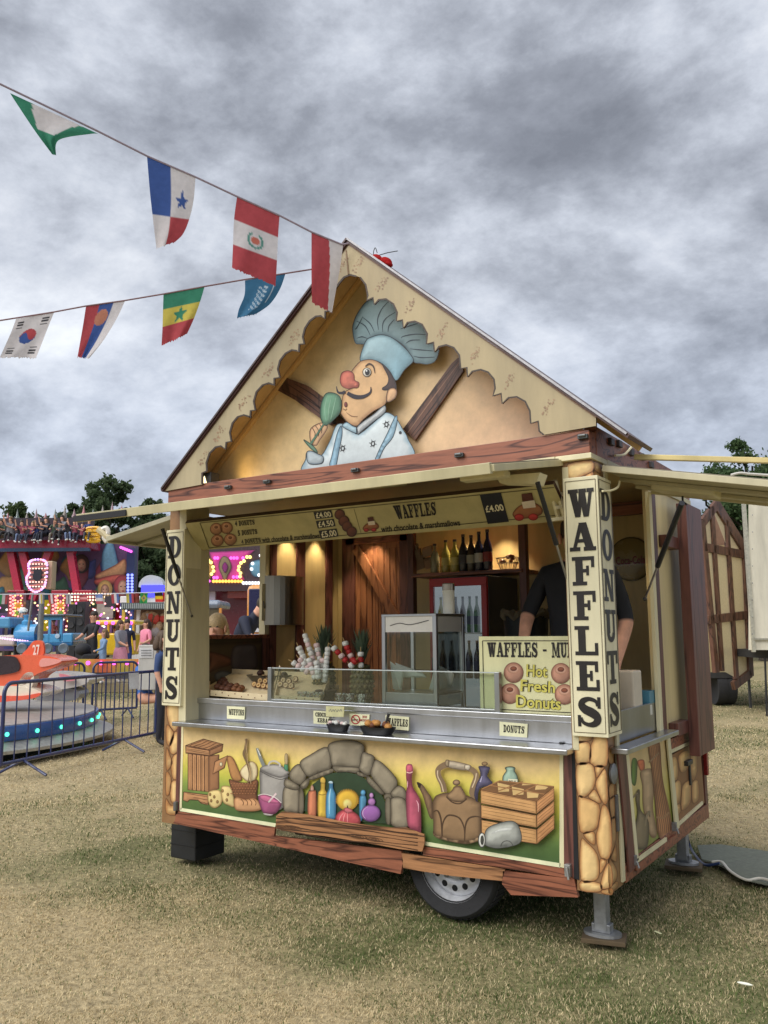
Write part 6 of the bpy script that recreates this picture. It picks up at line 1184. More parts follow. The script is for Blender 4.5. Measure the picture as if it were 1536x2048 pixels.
# counter cards
def card(name, label, px, wds, y=.098, dz=0):
    Pc = planeY(y-.007, st=.0004); q = [on(1, y, *p) for p in px]; t = thing(name, label, 'sign', (q[0]+q[2])/2); m = MB(); m.prism(q, (0, -.006, 0), C(220, 212, 174)); m.build('card', M_cream, t)
    for w, s, c in wds: m = MB(); (word if w.isupper() and all(ch in GL for ch in w) else text)(m, w, s, Pc, c, 2); m.build('lettering', M_print, t)
    return t, Pc
def inset(q, u0, u1, v0, v1): return [tuple(bil(q, u, v)) for u, v in ((u0, v1), (u1, v1), (u1, v0), (u0, v0))]
q = [(455, 1412), (491, 1414), (490, 1439), (455, 1437)]; card('counter_card', 'small cream card reading MUFFINS on the left of the counter', q, [('MUFFINS', inset(q, .07, .93, .3, .78), INK)])
q = [(628, 1421), (660, 1423), (659, 1449), (628, 1447)]; card('counter_card', 'cream card reading CHOCOLATE KEBABS half hidden by a paper note', q, [('CHOCOLATE', inset(q, .08, 1.3, .55, .88), INK), ('KEBABS', inset(q, .22, 1.2, .12, .44), INK)])
q = [(772, 1430), (819, 1434), (818, 1461), (772, 1457)]; card('counter_card', 'cream card reading WAFFLES behind the tray of samples', q, [('WAFFLES', inset(q, .06, .94, .26, .8), INK)])
q = [(1000, 1443), (1056, 1448), (1055, 1475), (1000, 1471)]; card('counter_card', 'cream card reading DONUTS on the right of the counter', q, [('DONUTS', inset(q, .12, .88, .26, .8), INK)])
q = [(700, 1427), (740, 1429), (739, 1452), (700, 1450)]; t, Pc = card('no_smoking_card', 'white NO SMOKING card with red ring between the sample trays', q, [('NO', inset(q, .62, .85, .66, .88), C(150, 30, 36)), ('SMOKING', inset(q, .48, .96, .36, .58), C(150, 30, 36))])
m = MB(); m.stroke([(711+8*math.cos(a), 1439+8.5*math.sin(a)) for a in np.linspace(0, 6.28, 20)], Pc, 2.2, C(160, 24, 30), 2); m.stroke([(705.5, 1433), (716.5, 1445)], Pc, 1.8, C(160, 24, 30), 2.6); m.stroke([(704, 1440), (716, 1439.5)], Pc, 1.8, (.02, .02, .02), 2.2); m.build('ring_symbol', M_print, t)
q = [(653, 1412), (689, 1413), (688, 1434), (653, 1433)]; t, Pc = card('paper_note', 'handwritten white paper note propped on the left sample tray', q, [], y=.03)
m = MB(); m.stroke([(657+i*1.9, 1421+2.6*math.sin(i*2.3)+.6*math.sin(i*5.1)) for i in range(15)], Pc, .7, C(90, 96, 120, 1), 2, 3); m.build('faint_handwriting', M_print, t)
[c for c in t.children if c.name.startswith('card')][0].data.materials[0] = M_flag
# sample trays
def sample(label, px, py, w, bits):
    c = Vector((on(1, -.03, px, py).x, -.03, 1.004)); t = thing('sample_tray', label, 'tray', c, 'sample trays on the counter'); m = MB(); a, b = w, w*.5; V = []; n = 20
    for r, z in ((.78, 0), (1, .042), (.95, .042), (.75, .006)):
        for k_ in range(n): an = 2*math.pi*k_/n; V.append(c+Vector((a*r*math.copysign(abs(math.cos(an))**.8, math.cos(an)), b*r*math.sin(an), z)))
    F = [(j*n+i, j*n+(i+1) % n, (j+1)*n+(i+1) % n, (j+1)*n+i) for j in range(3) for i in range(n)]+[tuple(range(3*n, 4*n))]; m.add(V, F, (.012, .012, .014)); m.build('tray_shell', M_plastic, t, smooth=True)
    return c
c = sample('black oval sample tray with pink marshmallow pieces, under the paper note', 676, 1453, .085, 0)
for i in range(12):
    m = MB(); p = c+Vector((rng.uniform(-.07, .07), rng.uniform(-.03, .03), .04+rng.uniform(0, .012))); m.ell(p, .015, .014, .011, WM if i % 3 else PM_, 8, 6); tag(m.build('marshmallow_piece', M_food, None, smooth='all'), 'pink and white marshmallow piece in the left sample tray', 'marshmallow', 'pieces in the left sample tray')
c = sample('black oval sample tray heaped with small golden donuts, beside WAFFLES card', 755, 1460, .125, 0)
for i in range(11):
    m = MB(); p = c+Vector((rng.uniform(-.085, .085), rng.uniform(-.035, .035), .045+rng.uniform(0, .02))); m.ell(p, .024, .022, .019, C(186, 132, 70) if i % 4 else C(110, 64, 40), 10, 7); tag(m.build('mini_donut', M_food, None, smooth='all'), 'small golden donut ball in the right sample tray', 'donut', 'donuts in the right sample tray')
m = MB(); m.tube([c+Vector((.05, 0, .04)), c+Vector((.075, .01, .12))], [.004, .010], (.03, .03, .03), 8); tag(m.build('serving_spoon', M_plastic, None, smooth=True), 'black spoon standing up in the right sample tray', 'spoon')

# ---- fridge, shelf goods
fy = 1.40; f0, f1 = on(1, fy, 858, 1155), on(1, fy, 972, 1155); fz = f0.z
t = thing('drinks_fridge', 'red-trimmed glass door drinks fridge under the bottle shelf', 'fridge', ((f0.x+f1.x)/2, 1.7, .475))
m = MB(); m.box(f0.x, f1.x, fy+.04, 1.96, .5, fz, (.06, .06, .062)); m.build('body', M_plastic, t, bevel=.008)
m = MB(); m.box(f0.x+.03, f1.x-.03, fy+.030, fy+.039, .6, fz-.07, (.075, .08, .088)); m.build('added_glow_panel', M_emit_soft, t)  # emissive sheet added to brighten the fridge inside, not a fitted lamp
for nm, bx in (('door_frame', (f0.x, f1.x, fy, fy+.03, fz-.075, fz-.012)), ('door_frame', (f0.x, f0.x+.035, fy, fy+.03, .55, fz-.075)), ('door_frame', (f1.x-.045, f1.x, fy, fy+.03, .55, fz-.075))):
    m = MB(); m.box(*bx, C(150, 16, 22)); m.build(nm, M_plastic, t, bevel=.003)
m = MB(); m.box(f0.x+.035, f1.x-.045, fy+.004, fy+.008, .6, fz-.075, (1, 1, 1)); m.build('door_pane', M_glass, t)
sz1 = on(1, fy, 900, 1265).z; m = MB(); m.box(f0.x+.03, f1.x-.04, fy+.02, fy+.028, sz1-.012, sz1, (.2, .2, .2)); m.build('rack', M_steel, t)
def bottle(label, p, h, r, col, cap, group, lab=None, mt=M_gloss):
    t = thing('bottle', label, 'bottle', p, group); m = MB(); m.lathe([(r*.9, 0), (r, h*.03), (r, h*.52), (r*.85, h*.62), (r*.36, h*.78), (r*.32, h*.93), (r*.34, h*.94)], p, col, 14); m.build('body', mt, t, smooth=True)
    m = MB(); m.lathe([(r*.40, h*.93), (r*.40, h), (0, h)], p, cap, 12); m.build('cap', M_plastic, t, smooth=True)
    if lab: m = MB(); m.lathe([(r*1.015, h*.22), (r*1.015, h*.45)], p, lab, 14, caps=False); m.build('label_band', M_print, t, smooth=True)
gf = 'bottles in the fridge'; GRN, DKB = (.035, .16, .07), (.02, .022, .034)
for px, cl, lb, cp_, l in ((866, C(170, 160, 80), 'pale yellow bottle at the left of the fridge top rack', (.2, .2, .1), None), (882, C(160, 150, 74), 'pale yellow bottle second on the fridge top rack', (.2, .2, .1), None), (912, DKB, 'dark bottle partly behind the white shaker in the fridge', (.05, .05, .05), None), (926, C(60, 56, 70), 'clear bottle of dark drink left of the green bottles', (.04, .04, .04), None), (940, GRN, 'green bottle left of the other green bottle in the fridge', (.02, .08, .04), (.02, .05, .10)), (954, GRN, 'green bottle at the right end of the fridge top rack', (.02, .08, .04), (.02, .05, .10))):
    p = on(1, fy+.022, px, 1258); bottle(lb, Vector((p.x, fy+.026, sz1)), .27, .026, cl, cp_, gf, l)
z2 = sz1-.34
for px, cl in ((868, 'far left'), (886, 'second'), (904, 'third'), (922, 'fourth'), (938, 'fifth'), (954, 'last, rightmost')):
    p = on(1, fy+.022, px, 1300); bottle('dark cola bottle on the fridge lower rack, '+cl+' from the left' if 'last' not in cl else 'dark cola bottle at the right end of the fridge lower rack', Vector((p.x, fy+.026, z2)), .28, .028, DKB, (.12, .02, .02), 'cola bottles on the lower rack', (.05, .06, .10))
szz = s0.z
for px, cl, lb, l, h in ((868, C(120, 116, 90), 'thin clear bottle at the left end of the bottle row on the shelf', None, .20), (890, C(140, 130, 66), 'pale yellow bottle on the shelf beside the dark bottles', C(170, 160, 90), .22), (908, C(150, 140, 70), 'second pale yellow bottle on the shelf', C(190, 180, 110), .22), (925, DKB, 'dark cola bottle first of the dark four on the shelf', (.06, .06, .08), .25), (941, C(50, 40, 34), 'brown bottle second of the dark four, with pale label', C(150, 150, 140), .24), (957, (.012, .014, .04), 'dark blue bottle third of the dark four on the shelf', C(180, 180, 180), .26), (974, (.015, .013, .04), 'dark bottle with red top label, last on the shelf', C(120, 40, 44), .27)):
    p = on(1, 1.74, px, 1146); bottle(lb, Vector((p.x, 1.76, szz)), h*1.22, .038, cl, (.04, .03, .03), 'bottles on the wall shelf', l)
p = on(1, 1.8, 848, 1146); t = thing('plastic_goods_bag', 'clear bag of pale packets at the left end of the wall shelf', 'bag', (p.x, 1.82, szz))
for i in range(9):
    m = MB(); m.obox((p.x+rng.uniform(-.08, .08), 1.82+rng.uniform(-.05, .05), szz+.04+rng.random()*.18), (.035, .01, .01), (-.01, .03, .01), (0, -.01, .035), mul(C(170, 150, 130), rng.uniform(.7, 1.1))); m.build('packet', M_flag, t)
p = on(1, 1.74, 1012, 1146); t = thing('wire_basket', 'small wire basket of wrapped sweets at the right of the shelf', 'basket', (p.x, 1.76, szz)); m = MB()
for r_, z in ((.06, 0), (.085, .05), (.095, .09)): m.tube([(p.x+r_*math.cos(a), 1.78+r_*math.sin(a)*.8, szz+z+.004) for a in np.linspace(0, 6.28, 18)[:-1]], .003, (.3, .25, .2), 5, closed=True)
for a in np.linspace(0, 6.28, 13)[:-1]: m.tube([(p.x+.06*math.cos(a), 1.78+.048*math.sin(a), szz+.004), (p.x+.095*math.cos(a), 1.78+.076*math.sin(a), szz+.095)], .0025, (.3, .25, .2), 5)
m.build('wire_frame', M_steel, t)
for i in range(10): m = MB(); m.ell((p.x+rng.uniform(-.06, .06), 1.78+rng.uniform(-.04, .04), szz+.06+rng.random()*.05), .02, .018, .015, mul(C(130, 80, 56), rng.uniform(.6, 1.5)), 7, 5); m.build('sweet', M_gloss, t, smooth='all')
# dark bin, till and right-hand odds
p = on(1, .95, 1040, 1260); m = MB(); m.lathe([(.13, 0), (.15, .55), (.155, .56), (.14, .56)], (p.x, 1.05, 1.14), (.012, .016, .02), 20); tag(m.build('black_bin', M_plastic, None, smooth=True), 'tall black bin with crumpled liner behind the sign board', 'bin')
for i in range(6): m = MB(); 
m = MB(); V = [];
for k_ in range(26): a = k_/26*6.283; V.append((p.x+(.15+.02*math.sin(k_*2.7))*math.cos(a), 1.05+(.15+.02*math.cos(k_*3.1))*math.sin(a), 1.70+.025*math.sin(k_*1.9)+.01))
m.tube(V, .022, C(120, 110, 90), 6, closed=True); tag(m.build('bin_liner', M_flag, None, smooth=True), 'crumpled pale liner round the rim of the black bin', 'liner')
rs = on(1, 1.99, 1262, 1118); t = thing('round_drinks_sign', 'round tin drinks sign on the back wall right of the pillar', 'sign', (rs.x, 1.99, rs.z)); R_ = .165
m = MB(); m.lathe([(R_, 0), (R_*1.0, .012), (R_*.9, .016), (0, .016)], (rs.x, 1.995, rs.z), [C(60, 54, 34), C(60, 54, 34), C(120, 104, 60), C(128, 112, 66)], 32, (0, -1, 0)); m.build('disc', M_gloss, t, smooth=True)
PRS = planeY(1.972, st=.0006); m = MB(); text(m, 'Coca-Cola', rectpx(1, 1.972, rs.x-.11, rs.x+.11, rs.z-.04, rs.z+.02), PRS, C(110, 34, 30), 1); m.build('lettering', M_print, t)
p = on(1, .62, 1245, 1385); m = MB(); m.box(p.x-.10, p.x+.08, .58, .74, 1.13, 1.37, C(186, 176, 160)); tag(m.build('white_tub', M_plastic, None, bevel=.01), 'pale square tub beside the vendor at the side hatch', 'tub')
p = on(1, .85, 1278, 1385); m = MB(); m.box(p.x-.06, p.x+.06, .86, .98, 1.05, 1.24, C(70, 120, 140)); m.box(p.x-.062, p.x+.062, .858, .9, 1.10, 1.16, C(190, 190, 180)); tag(m.build('blue_carton', M_plastic, None, bevel=.004), 'blue and white carton at the side hatch jamb', 'carton')
# under and around the stall
a = gnd(342, 1712); b = gnd(424, 1702); t = thing('black_support_block', 'square black plastic support block under the left front corner', 'block', (-3.22, .30, 0)); m = MB(); m.box(-3.33, -3.08, .20, .50, 0, .30, (.018, .019, .021)); m.build('block', M_plastic, t, bevel=.01)
for i in range(2): m = MB(); m.box(-3.333, -3.077, .197, .503, .10*i+.095, .10*i+.100, (.008, .008, .009)); m.build('joint', M_plastic, t)
m = MB(); m.obox((-.125, .23, .008), (.11, .025, 0), (-.02, .075, 0), (0, 0, .012), C(84, 70, 50)); tag(m.build('wooden_pad', M_matte, None, bevel=.004), 'short wooden board under the front right jack foot', 'board')
m = MB(); m.obox((-.13, 1.88, .008), (.12, .02, 0), (-.02, .10, 0), (0, 0, .012), C(84, 70, 50)); tag(m.build('wooden_pad', M_matte, None, bevel=.004), 'wooden board under the rear right jack foot', 'board')
m = MB(); MT = [gnd(1395, 1697), gnd(1440, 1698), gnd(1536, 1706), gnd(1640, 1712), gnd(1640, 1830), gnd(1536, 1772), gnd(1494, 1766), gnd(1462, 1752), gnd(1444, 1735), gnd(1425, 1730), gnd(1404, 1728)]
m.prism([p+Vector((0, 0, .012+.012*math.sin(i*2.1))) for i, p in enumerate(MT)], (0, 0, .012), C(104, 108, 96)); mat_o = m.build('rubber_mat', M_rubber, None); tag(mat_o, 'grey-green mat with a white edge on the grass at right', 'mat')
m = MB(); m.tube(catmull([tuple(p+Vector((0, 0, .028+.010*math.sin(i*2.1)))) for i, p in enumerate(MT[4:10])], 6, False), .009, C(196, 192, 180), 6); m.build('edge_binding', M_plastic, mat_o, smooth=True)
m = MB(); m.tube(catmull([tuple(p) for p in (Vector((-.1, 1.85, .35)), gnd(1378, 1700)+Vector((0, 0, .05)), gnd(1395, 1722)+Vector((0, 0, .02)), gnd(1412, 1736)+Vector((0, 0, .02)), gnd(1440, 1742)+Vector((0, 0, .05)))], 6, False), .010, (.012, .03, .10), 7); tag(m.build('power_cable', M_plastic, None, smooth=True), 'blue power cable running from under the stall to the mat', 'cable')
m = MB(); m.ell(gnd(1490, 1972)+Vector((0, 0, .01)), .035, .008, .006, C(220, 216, 200), 8, 5); tag(m.build('litter_scrap', M_matte, None), 'white scrap of litter on the grass at lower right', 'litter')
m = MB(); m.bar(gnd(1310, 1866)+Vector((0, 0, .01)), gnd(1322, 1872)+Vector((0, 0, .012)), .012, .003, C(226, 214, 170)); tag(m.build('wooden_fork', M_matte, None), 'pale wooden chip fork dropped on the grass near the jack', 'litter')

# ---------------------------------------------------------------- bunting over the stall
dA = float((np.array([RIDGE, -.09, RZ+.03])-CAM)@_f)
S1 = [(-60, 140), (0, 168), (100, 216), (197, 263), (294, 312), (391, 354), (474, 393), (559, 431), (623, 464), (684, 489), (697, 487)]
def d1(x): return dA-.05-.55*(1-x/697)
S2 = [(-60, 650), (0, 641), (108, 624), (172, 612), (250, 601), (327, 588), (409, 573), (490, 559), (570, 547), (640, 536), (668, 531)]
def d2(x): return dA+.10+.10*(1-x/668)
m = MB(); m.tube([dep(d1(x), x, y) for x, y in S1], .006, C(160, 150, 160), 6); tag(m.build('bunting_rope', M_flag, None, smooth=True), 'upper bunting rope running from the top left to the gable peak', 'rope')
m = MB(); m.tube([dep(d2(x), x, y) for x, y in S2], .005, C(150, 126, 130), 6); tag(m.build('bunting_rope', M_flag, None, smooth=True), 'lower bunting rope running from the left edge behind the gable', 'rope')
def flag(label, rows, df, colf, seed, nu=36, nv=54, fray=.02, wave=.024):
    m = MB(); V = []; K = []; r = random.Random(seed); R = [np.array(q, float) for q in rows]; R = catmull(np.array([np.concatenate([q[0], q[1]]) for q in R]), 12, False); dr = [r.uniform(-1, 1) for _ in range(nu+1)]
    for j in range(nv+1):
        v = j/nv; i0 = min(int(v*(len(R)-1)), len(R)-2); t = v*(len(R)-1)-i0; q = R[i0]*(1-t)+R[i0+1]*t
        for i in range(nu+1):
            u = i/nu; p = q[:2]*(1-u)+q[2:]*u; vv = v
            if j == nv: p = p+np.array([0, dr[i]*rows[-1][1][1]*fray*.2])
            d = df(p[0])+wave*(math.sin(u*5+seed)*v+.6*math.sin(u*9+v*4+seed*2)*v); V.append(dep(d, *p)); K.append(colf(u, v))
    m.add(V, [(j*(nu+1)+i, j*(nu+1)+i+1, (j+1)*(nu+1)+i+1, (j+1)*(nu+1)+i) for j in range(nv) for i in range(nu)], K)
    o = m.build('bunting_flag', M_flag, None, smooth='all'); tag(o, label, 'flag', 'national flags on the bunting'); return o
FW = C(200, 196, 198); FR = C(166, 74, 80); FB = C(64, 88, 146); FG = C(62, 128, 104); FY = C(194, 180, 88)
def star(u, v, cu, cv, r, asp):
    x, y = (u-cu), (v-cv)*asp; a = math.atan2(x, -y); d = math.hypot(x, y); k = abs(((a/(2*math.pi)*5) % 1)-.5)*2; return d < r*(.42+.58*k**1.6)
flag('folded green and white flag, top left end of the upper rope', [((20, 186), (197, 268)), ((32, 205), (180, 268)), ((70, 262), (118, 280)), ((104, 308), (112, 311))], d1, lambda u, v: FW if .26 < u+.12*v < .82 and v < .62 else FG, 1, wave=.03)
flag('flag quartered blue, white and red with a blue star', [((294, 313), (391, 355)), ((300, 385), (387, 402)), ((305, 430), (378, 440)), ((309, 465), (366, 468)), ((313, 497), (350, 484))], d1, lambda u, v: (FB if v < .5 else FW) if u < .48 else ((FB if star(u, v, .74, .28, .17, 1.6) else FW) if v < .5 else FR), 2)
def peru(u, v):
    if .33 < v < .66:
        d = math.hypot((u-.5), (v-.5)*1.7); return C(90, 140, 130) if .13 < d < .19 and not (v < .43 and abs(u-.5) < .06) else (C(190, 110, 96) if d < .09 else FW)
    return FR
flag('red flag with white middle band and round crest', [((474, 394), (559, 432)), ((468, 440), (556, 476)), ((466, 490), (554, 522)), ((464, 536), (551, 571))], d1, peru, 3)
flag('flag half red half white hanging in front of the gable edge', [((623, 465), (686, 491)), ((623, 510), (681, 530)), ((623, 560), (672, 580)), ((624, 606), (664, 625))], d1, lambda u, v: FR if u < .55+.25*v else FW, 4)
def korea(u, v):
    x, y = (u-.52)*1.0, (v-.48)*1.3; d = math.hypot(x, y)
    if d < .22: return FR if (y < .12*math.sin(x*14)) else FB
    for cx, cy in ((.18, .2), (.84, .18), (.2, .8), (.8, .8)):
        if abs(u-cx) < .09 and abs(v-cy) < .075 and (int((v-cy+.075)/.15*5) % 2 == 0): return (.04, .04, .05)
    return FW
flag('white flag with red and blue disc and black bars, lower left', [((32, 638), (108, 625)), ((22, 665), (96, 655)), ((10, 692), (84, 686)), ((0, 714), (72, 716))], d2, korea, 5)
flag('red, blue and white striped flag with a crest, lower rope', [((172, 612), (250, 602)), ((167, 645), (233, 638)), ((161, 680), (206, 682)), ((155, 714), (178, 717))], d2, lambda u, v: (C(176, 120, 100) if math.hypot((u-.5)*1.1, (v-.28)*1.4) < .2 else (FR if u < .36 else (FB if u < .70 else FW))), 6)
flag('green, yellow and red flag with a green star', [((327, 588), (409, 574)), ((326, 620), (400, 604)), ((325, 655), (388, 637)), ((323, 692), (374, 668))], d2, lambda u, v: FG if v < .33 else ((FG if star(u, v, .5, .5, .2, 1.2) else FY) if v < .66 else FR), 7)
def saudi(u, v):
    if .22 < v < .75 and .36 < u < .62 and (math.sin(v*70+u*20)*math.sin(u*60) > .1): return C(176, 194, 206)
    if abs(u-.78) < .02 and .2 < v < .6: return C(186, 204, 214)
    return C(64, 112, 146)
flag('torn teal blue flag with white script, behind the crest flag', [((490, 561), (571, 547)), ((489, 590), (560, 578)), ((478, 618), (540, 608)), ((474, 636), (512, 628))], d2, saudi, 8)
# ---------------------------------------------------------------- fairground behind, at left
UP = Vector((0, 0, 1)); RH = Vector((math.cos(YAW), -math.sin(YAW), 0)); FH = Vector((-RH.y, RH.x, 0)); FH = FH if FH.dot(Vector(_f)) > 0 else -FH
_PD = {}
def planeD(D, st=.01):
    k = (D, st)
    if k not in _PD: _PD[k] = planeN(dep(D, 300, 1250), -np.array(FH), st)
    return _PD[k]
def depv(D, px, py): return planeD(D)(px, py)
def down_to(D, px, py): p = depv(D, px, py); return Vector((p.x, p.y, 0))
def cbox(m, D, x0, x1, y0, y1, th, col):
    xm, ym = (x0+x1)/2, (y0+y1)/2; w = (depv(D, x1, ym)-depv(D, x0, ym)).length/2; h = (depv(D, xm, y0)-depv(D, xm, y1)).length/2
    return m.obox(depv(D, xm, ym)+FH*th/2, RH*w, FH*th/2, UP*h, col)
def cbuild(name, m, mt, parent, **k): return m.build(name, mt, parent, **k)
def bulbs(m, D, pts, r, col, z=0):
    for i, p in enumerate(pts): m.ell(depv(D, *p), r, r, r, col[i % len(col)] if isinstance(col, list) else col, 6, 4)
PKL, YLL, WHL, ORL, BLL, GRL = (1, .12, .75), (1, .72, .22), (.9, .95, 1), (1, .42, .08), (.25, .3, 1), (.1, 1, .55)

# --- big swinging ride
DM = 42; ride = thing('swinging_platform_ride', 'red and purple swinging ride with painted backdrop and raised row of riders', 'fairground ride', down_to(DM, 120, 1262))
PMi = planeD(DM)
bk = MB(); cbox(bk, DM, -80, 268, 1088, 1300, .5, C(84, 60, 96)); back = cbuild('backdrop', bk, M_print, ride)
def backart(ps, c, e, L, w=5, name='painted_scene'): m = MB(); m.art(ps, PMi, c, e, w=w, L=L, lit=.4); return m.build(name, M_print, back)
rr = random.Random(12)
for i in range(34):
    x = rr.uniform(-60, 262); y = rr.uniform(1098, 1250); s = rr.uniform(9, 26); c = rr.choice([C(120, 40, 60), C(60, 70, 130), C(40, 100, 120), C(150, 70, 60), C(110, 60, 120), C(70, 110, 90), C(160, 120, 70), C(60, 50, 80)]); n = 9
    backart([(x+s*math.cos(t)*rr.uniform(.6, 1.3), y+s*1.3*math.sin(t)*rr.uniform(.6, 1.3)) for t in np.linspace(0, 6.28, n)[:-1]], c, mul(c, .45), 1.2+i*.12, 6)
backart([(205, 1105), (222, 1080), (235, 1120), (240, 1160), (215, 1165), (205, 1140)], C(110, 160, 190), C(50, 90, 130), 6); backart([(192, 1150), (230, 1130), (250, 1118), (252, 1145), (228, 1158), (200, 1160)], C(190, 140, 96), C(120, 60, 50), 6.4); backart([(190, 1160), (225, 1150), (250, 1150), (246, 1162), (222, 1168), (195, 1170)], C(190, 84, 70), C(110, 40, 40), 6.8)
for cx, cy, s, hc in ((246, 1175, 14, C(150, 50, 60)), (210, 1180, 11, C(200, 160, 90)), (163, 1130, 12, C(60, 40, 40)), (104, 1140, 9, C(70, 50, 50))):
    backart([(cx+s*1.35*math.cos(t), cy-s*.2+s*1.6*math.sin(t)) for t in np.linspace(0, 6.28, 10)[:-1]], hc, mul(hc, .5), 7.4); backart([(cx+s*.75*math.cos(t), cy+s*1.05*math.sin(t)) for t in np.linspace(0, 6.28, 10)[:-1]], C(196, 150, 124), C(130, 86, 70), 8.2)
    m = MB()
    for dx in (-.3, .3): m.poly([(cx+s*dx+s*.13*math.cos(t), cy-s*.15+s*.09*math.sin(t)) for t in np.linspace(0, 6.28, 7)[:-1]], PMi, (.02, .02, .02), 9.2)
    m.poly([(cx+s*.25*math.cos(t), cy+s*.5+s*.1*math.sin(t)) for t in np.linspace(0, 6.28, 7)[:-1]], PMi, C(150, 40, 44), 9.2); m.build('painted_features', M_print, back)
for x0, y0, x1, y1 in ((20, 1090, 42, 1200), (42, 1090, 66, 1180), (140, 1092, 158, 1205), (130, 1096, 152, 1100), (100, 1100, 66, 1200)):
    m = MB(); m.bar(depv(DM-1.2, x0, y0), depv(DM-1.2, x1, y1), .32, .36, C(170, 34, 62), tuple(FH)); m.build('swing_arm', M_gloss, ride)
for x0 in (30, 118, 165): m = MB(); cbox(m, DM-1.4, x0-16, x0+18, 1180, 1202, .8, C(150, 30, 48)); m.build('arm_foot', M_gloss, ride, bevel=.03)
m = MB(); cbox(m, DM-1.6, -80, 182, 1080, 1098, 1.4, C(150, 28, 54)); m.build('gondola_floor', M_gloss, ride, bevel=.05)
m = MB(); cbox(m, DM-.8, -80, 186, 1036, 1080, .2, C(52, 40, 50)); m.build('gondola_back', M_plastic, ride)
m = MB(); cbox(m, DM-1.7, -80, 178, 1096, 1103, .2, C(40, 60, 90)); m.build('gondola_rail', M_gloss, ride)
for i, x in enumerate(range(-4, 262, 19)):
    m = MB(); y = 1046-.075*x; b = depv(DM-.4, x, y); h = (15+(i*7 % 5)*3.2)*DM/FPX; m.lathe([(.12, 0), (.10, h*.3), (.07, h*.35), (.0, h)], b, (C(120, 90, 96), C(140, 76, 80), C(90, 100, 96), C(110, 100, 90))[i % 4], 8); m.build('spire', M_gloss, ride, smooth=True)
m = MB(); 
for px, py, s in ((188, 1058, 9), (186, 1066, 10), (184, 1074, 10), (187, 1081, 8)): m.tube([depv(DM-1.8, px+1.6*s*math.cos(t), py+s*.35*math.sin(t)) for t in np.linspace(0, 6.28, 14)[:-1]], .07, C(210, 160, 40), 6, closed=True)
m.build('gold_coil', M_gloss, ride, smooth=True)
m = MB(); sc = [(196, 1058), (206, 1066), (218, 1076), (240, 1082), (262, 1078), (290, 1072), (330, 1070)]; m.tube(catmull([tuple(depv(DM-1.9, *p)) for p in sc], 5, False), .16, C(200, 186, 150), 8); m.tube(catmull([tuple(depv(DM-1.9, *p)) for p in ((200, 1062), (212, 1056), (216, 1066), (208, 1074), (214, 1084))], 5, False), .12, C(206, 200, 190), 8); m.build('cream_scroll', M_gloss, ride, smooth=True)
m = MB(); cbox(m, DM-.3, 252, 268, 1096, 1225, .4, C(40, 50, 90)); m.build('light_column', M_plastic, ride); m = MB(); bulbs(m, DM-.4, [(x, y) for x in (256, 264) for y in range(1150, 1222, 6)], .07, BLL); bulbs(m, DM-.4, [(250+x, 1098+x*.4) for x in range(-8, 14, 4)], .07, PKL); stuff(m.build('bulb', M_emit, ride))
m = MB(); bulbs(m, DM-2, [(x, y) for y in (1188, 1194, 1200) for x in range(138, 240, 6)], .05, (1, .7, .5)); stuff(m.build('bulb', M_emit, ride))
for x in (208, 226, 245): m = MB(); cbox(m, DM-2.2, x-2.5, x+2.5, 1195, 1268, .12, C(176, 140, 80)); m.build('front_post', M_gloss, ride)
for x, c in ((236, C(150, 30, 36)), (216, C(60, 40, 100)), (92, C(190, 170, 40)), (256, C(120, 40, 60))): m = MB(); cbox(m, DM-2, x-8, x+9, 1200, 1262, .1, c); m.build('curtain_panel', M_flag, ride)
# riders
SEATJ = dict(pelvis=(0, 0, .45), belly=(0, .02, .60), chest=(0, .03, .80), neck=(0, .02, .98), headb=(0, 0, 1.06), headt=(0, 0, 1.175))
for s_, k_ in ((-1, 'l'), (1, 'r')): SEATJ.update({'sh'+k_: (s_*.165, .03, .90), 'el'+k_: (s_*.22, -.06, .68), 'wr'+k_: (s_*.16, -.26, .70), 'ha'+k_: (s_*.15, -.32, .72), 'hi'+k_: (s_*.085, -.02, .43), 'kn'+k_: (s_*.10, -.42, .46), 'an'+k_: (s_*.10, -.46, .08), 'to'+k_: (s_*.10, -.60, .06)})
SEATU = dict(SEATJ, ell=(-.26, -.08, .98), wrl=(-.28, -.12, 1.22), hal=(-.28, -.13, 1.31), elr=(.20, -.16, .74), wrr=(.05, -.30, .80), har=(.0, -.34, .82), knl=(-.14, -.40, .50), anl=(-.18, -.50, .14), tol=(-.2, -.62, .14))
face_cam = math.atan2(FH.y, FH.x)-math.pi/2
ORD = 'first second third fourth fifth sixth seventh eighth ninth tenth eleventh twelfth thirteenth fourteenth fifteenth sixteenth seventeenth'.split()
rm = []
for tc, lc in ((C(36, 38, 52), C(30, 34, 48)), (C(44, 60, 110), C(60, 60, 66)), (C(130, 60, 76), C(40, 44, 60)), (C(30, 30, 34), C(96, 110, 140)), (C(110, 110, 116), C(40, 40, 44)), (C(60, 76, 60), C(120, 112, 100))): rm.append(body_mesh(SEATJ if len(rm) % 2 else SEATU, outfit(tc, lc, shoe=C(210, 206, 200))))
hrs = [(.03, .02, .015), (.08, .05, .03), (.2, .13, .06), (.05, .03, .03)]
tops = ['dark navy top', 'blue top', 'dusky red top', 'black top and pale jeans', 'grey top', 'olive top']
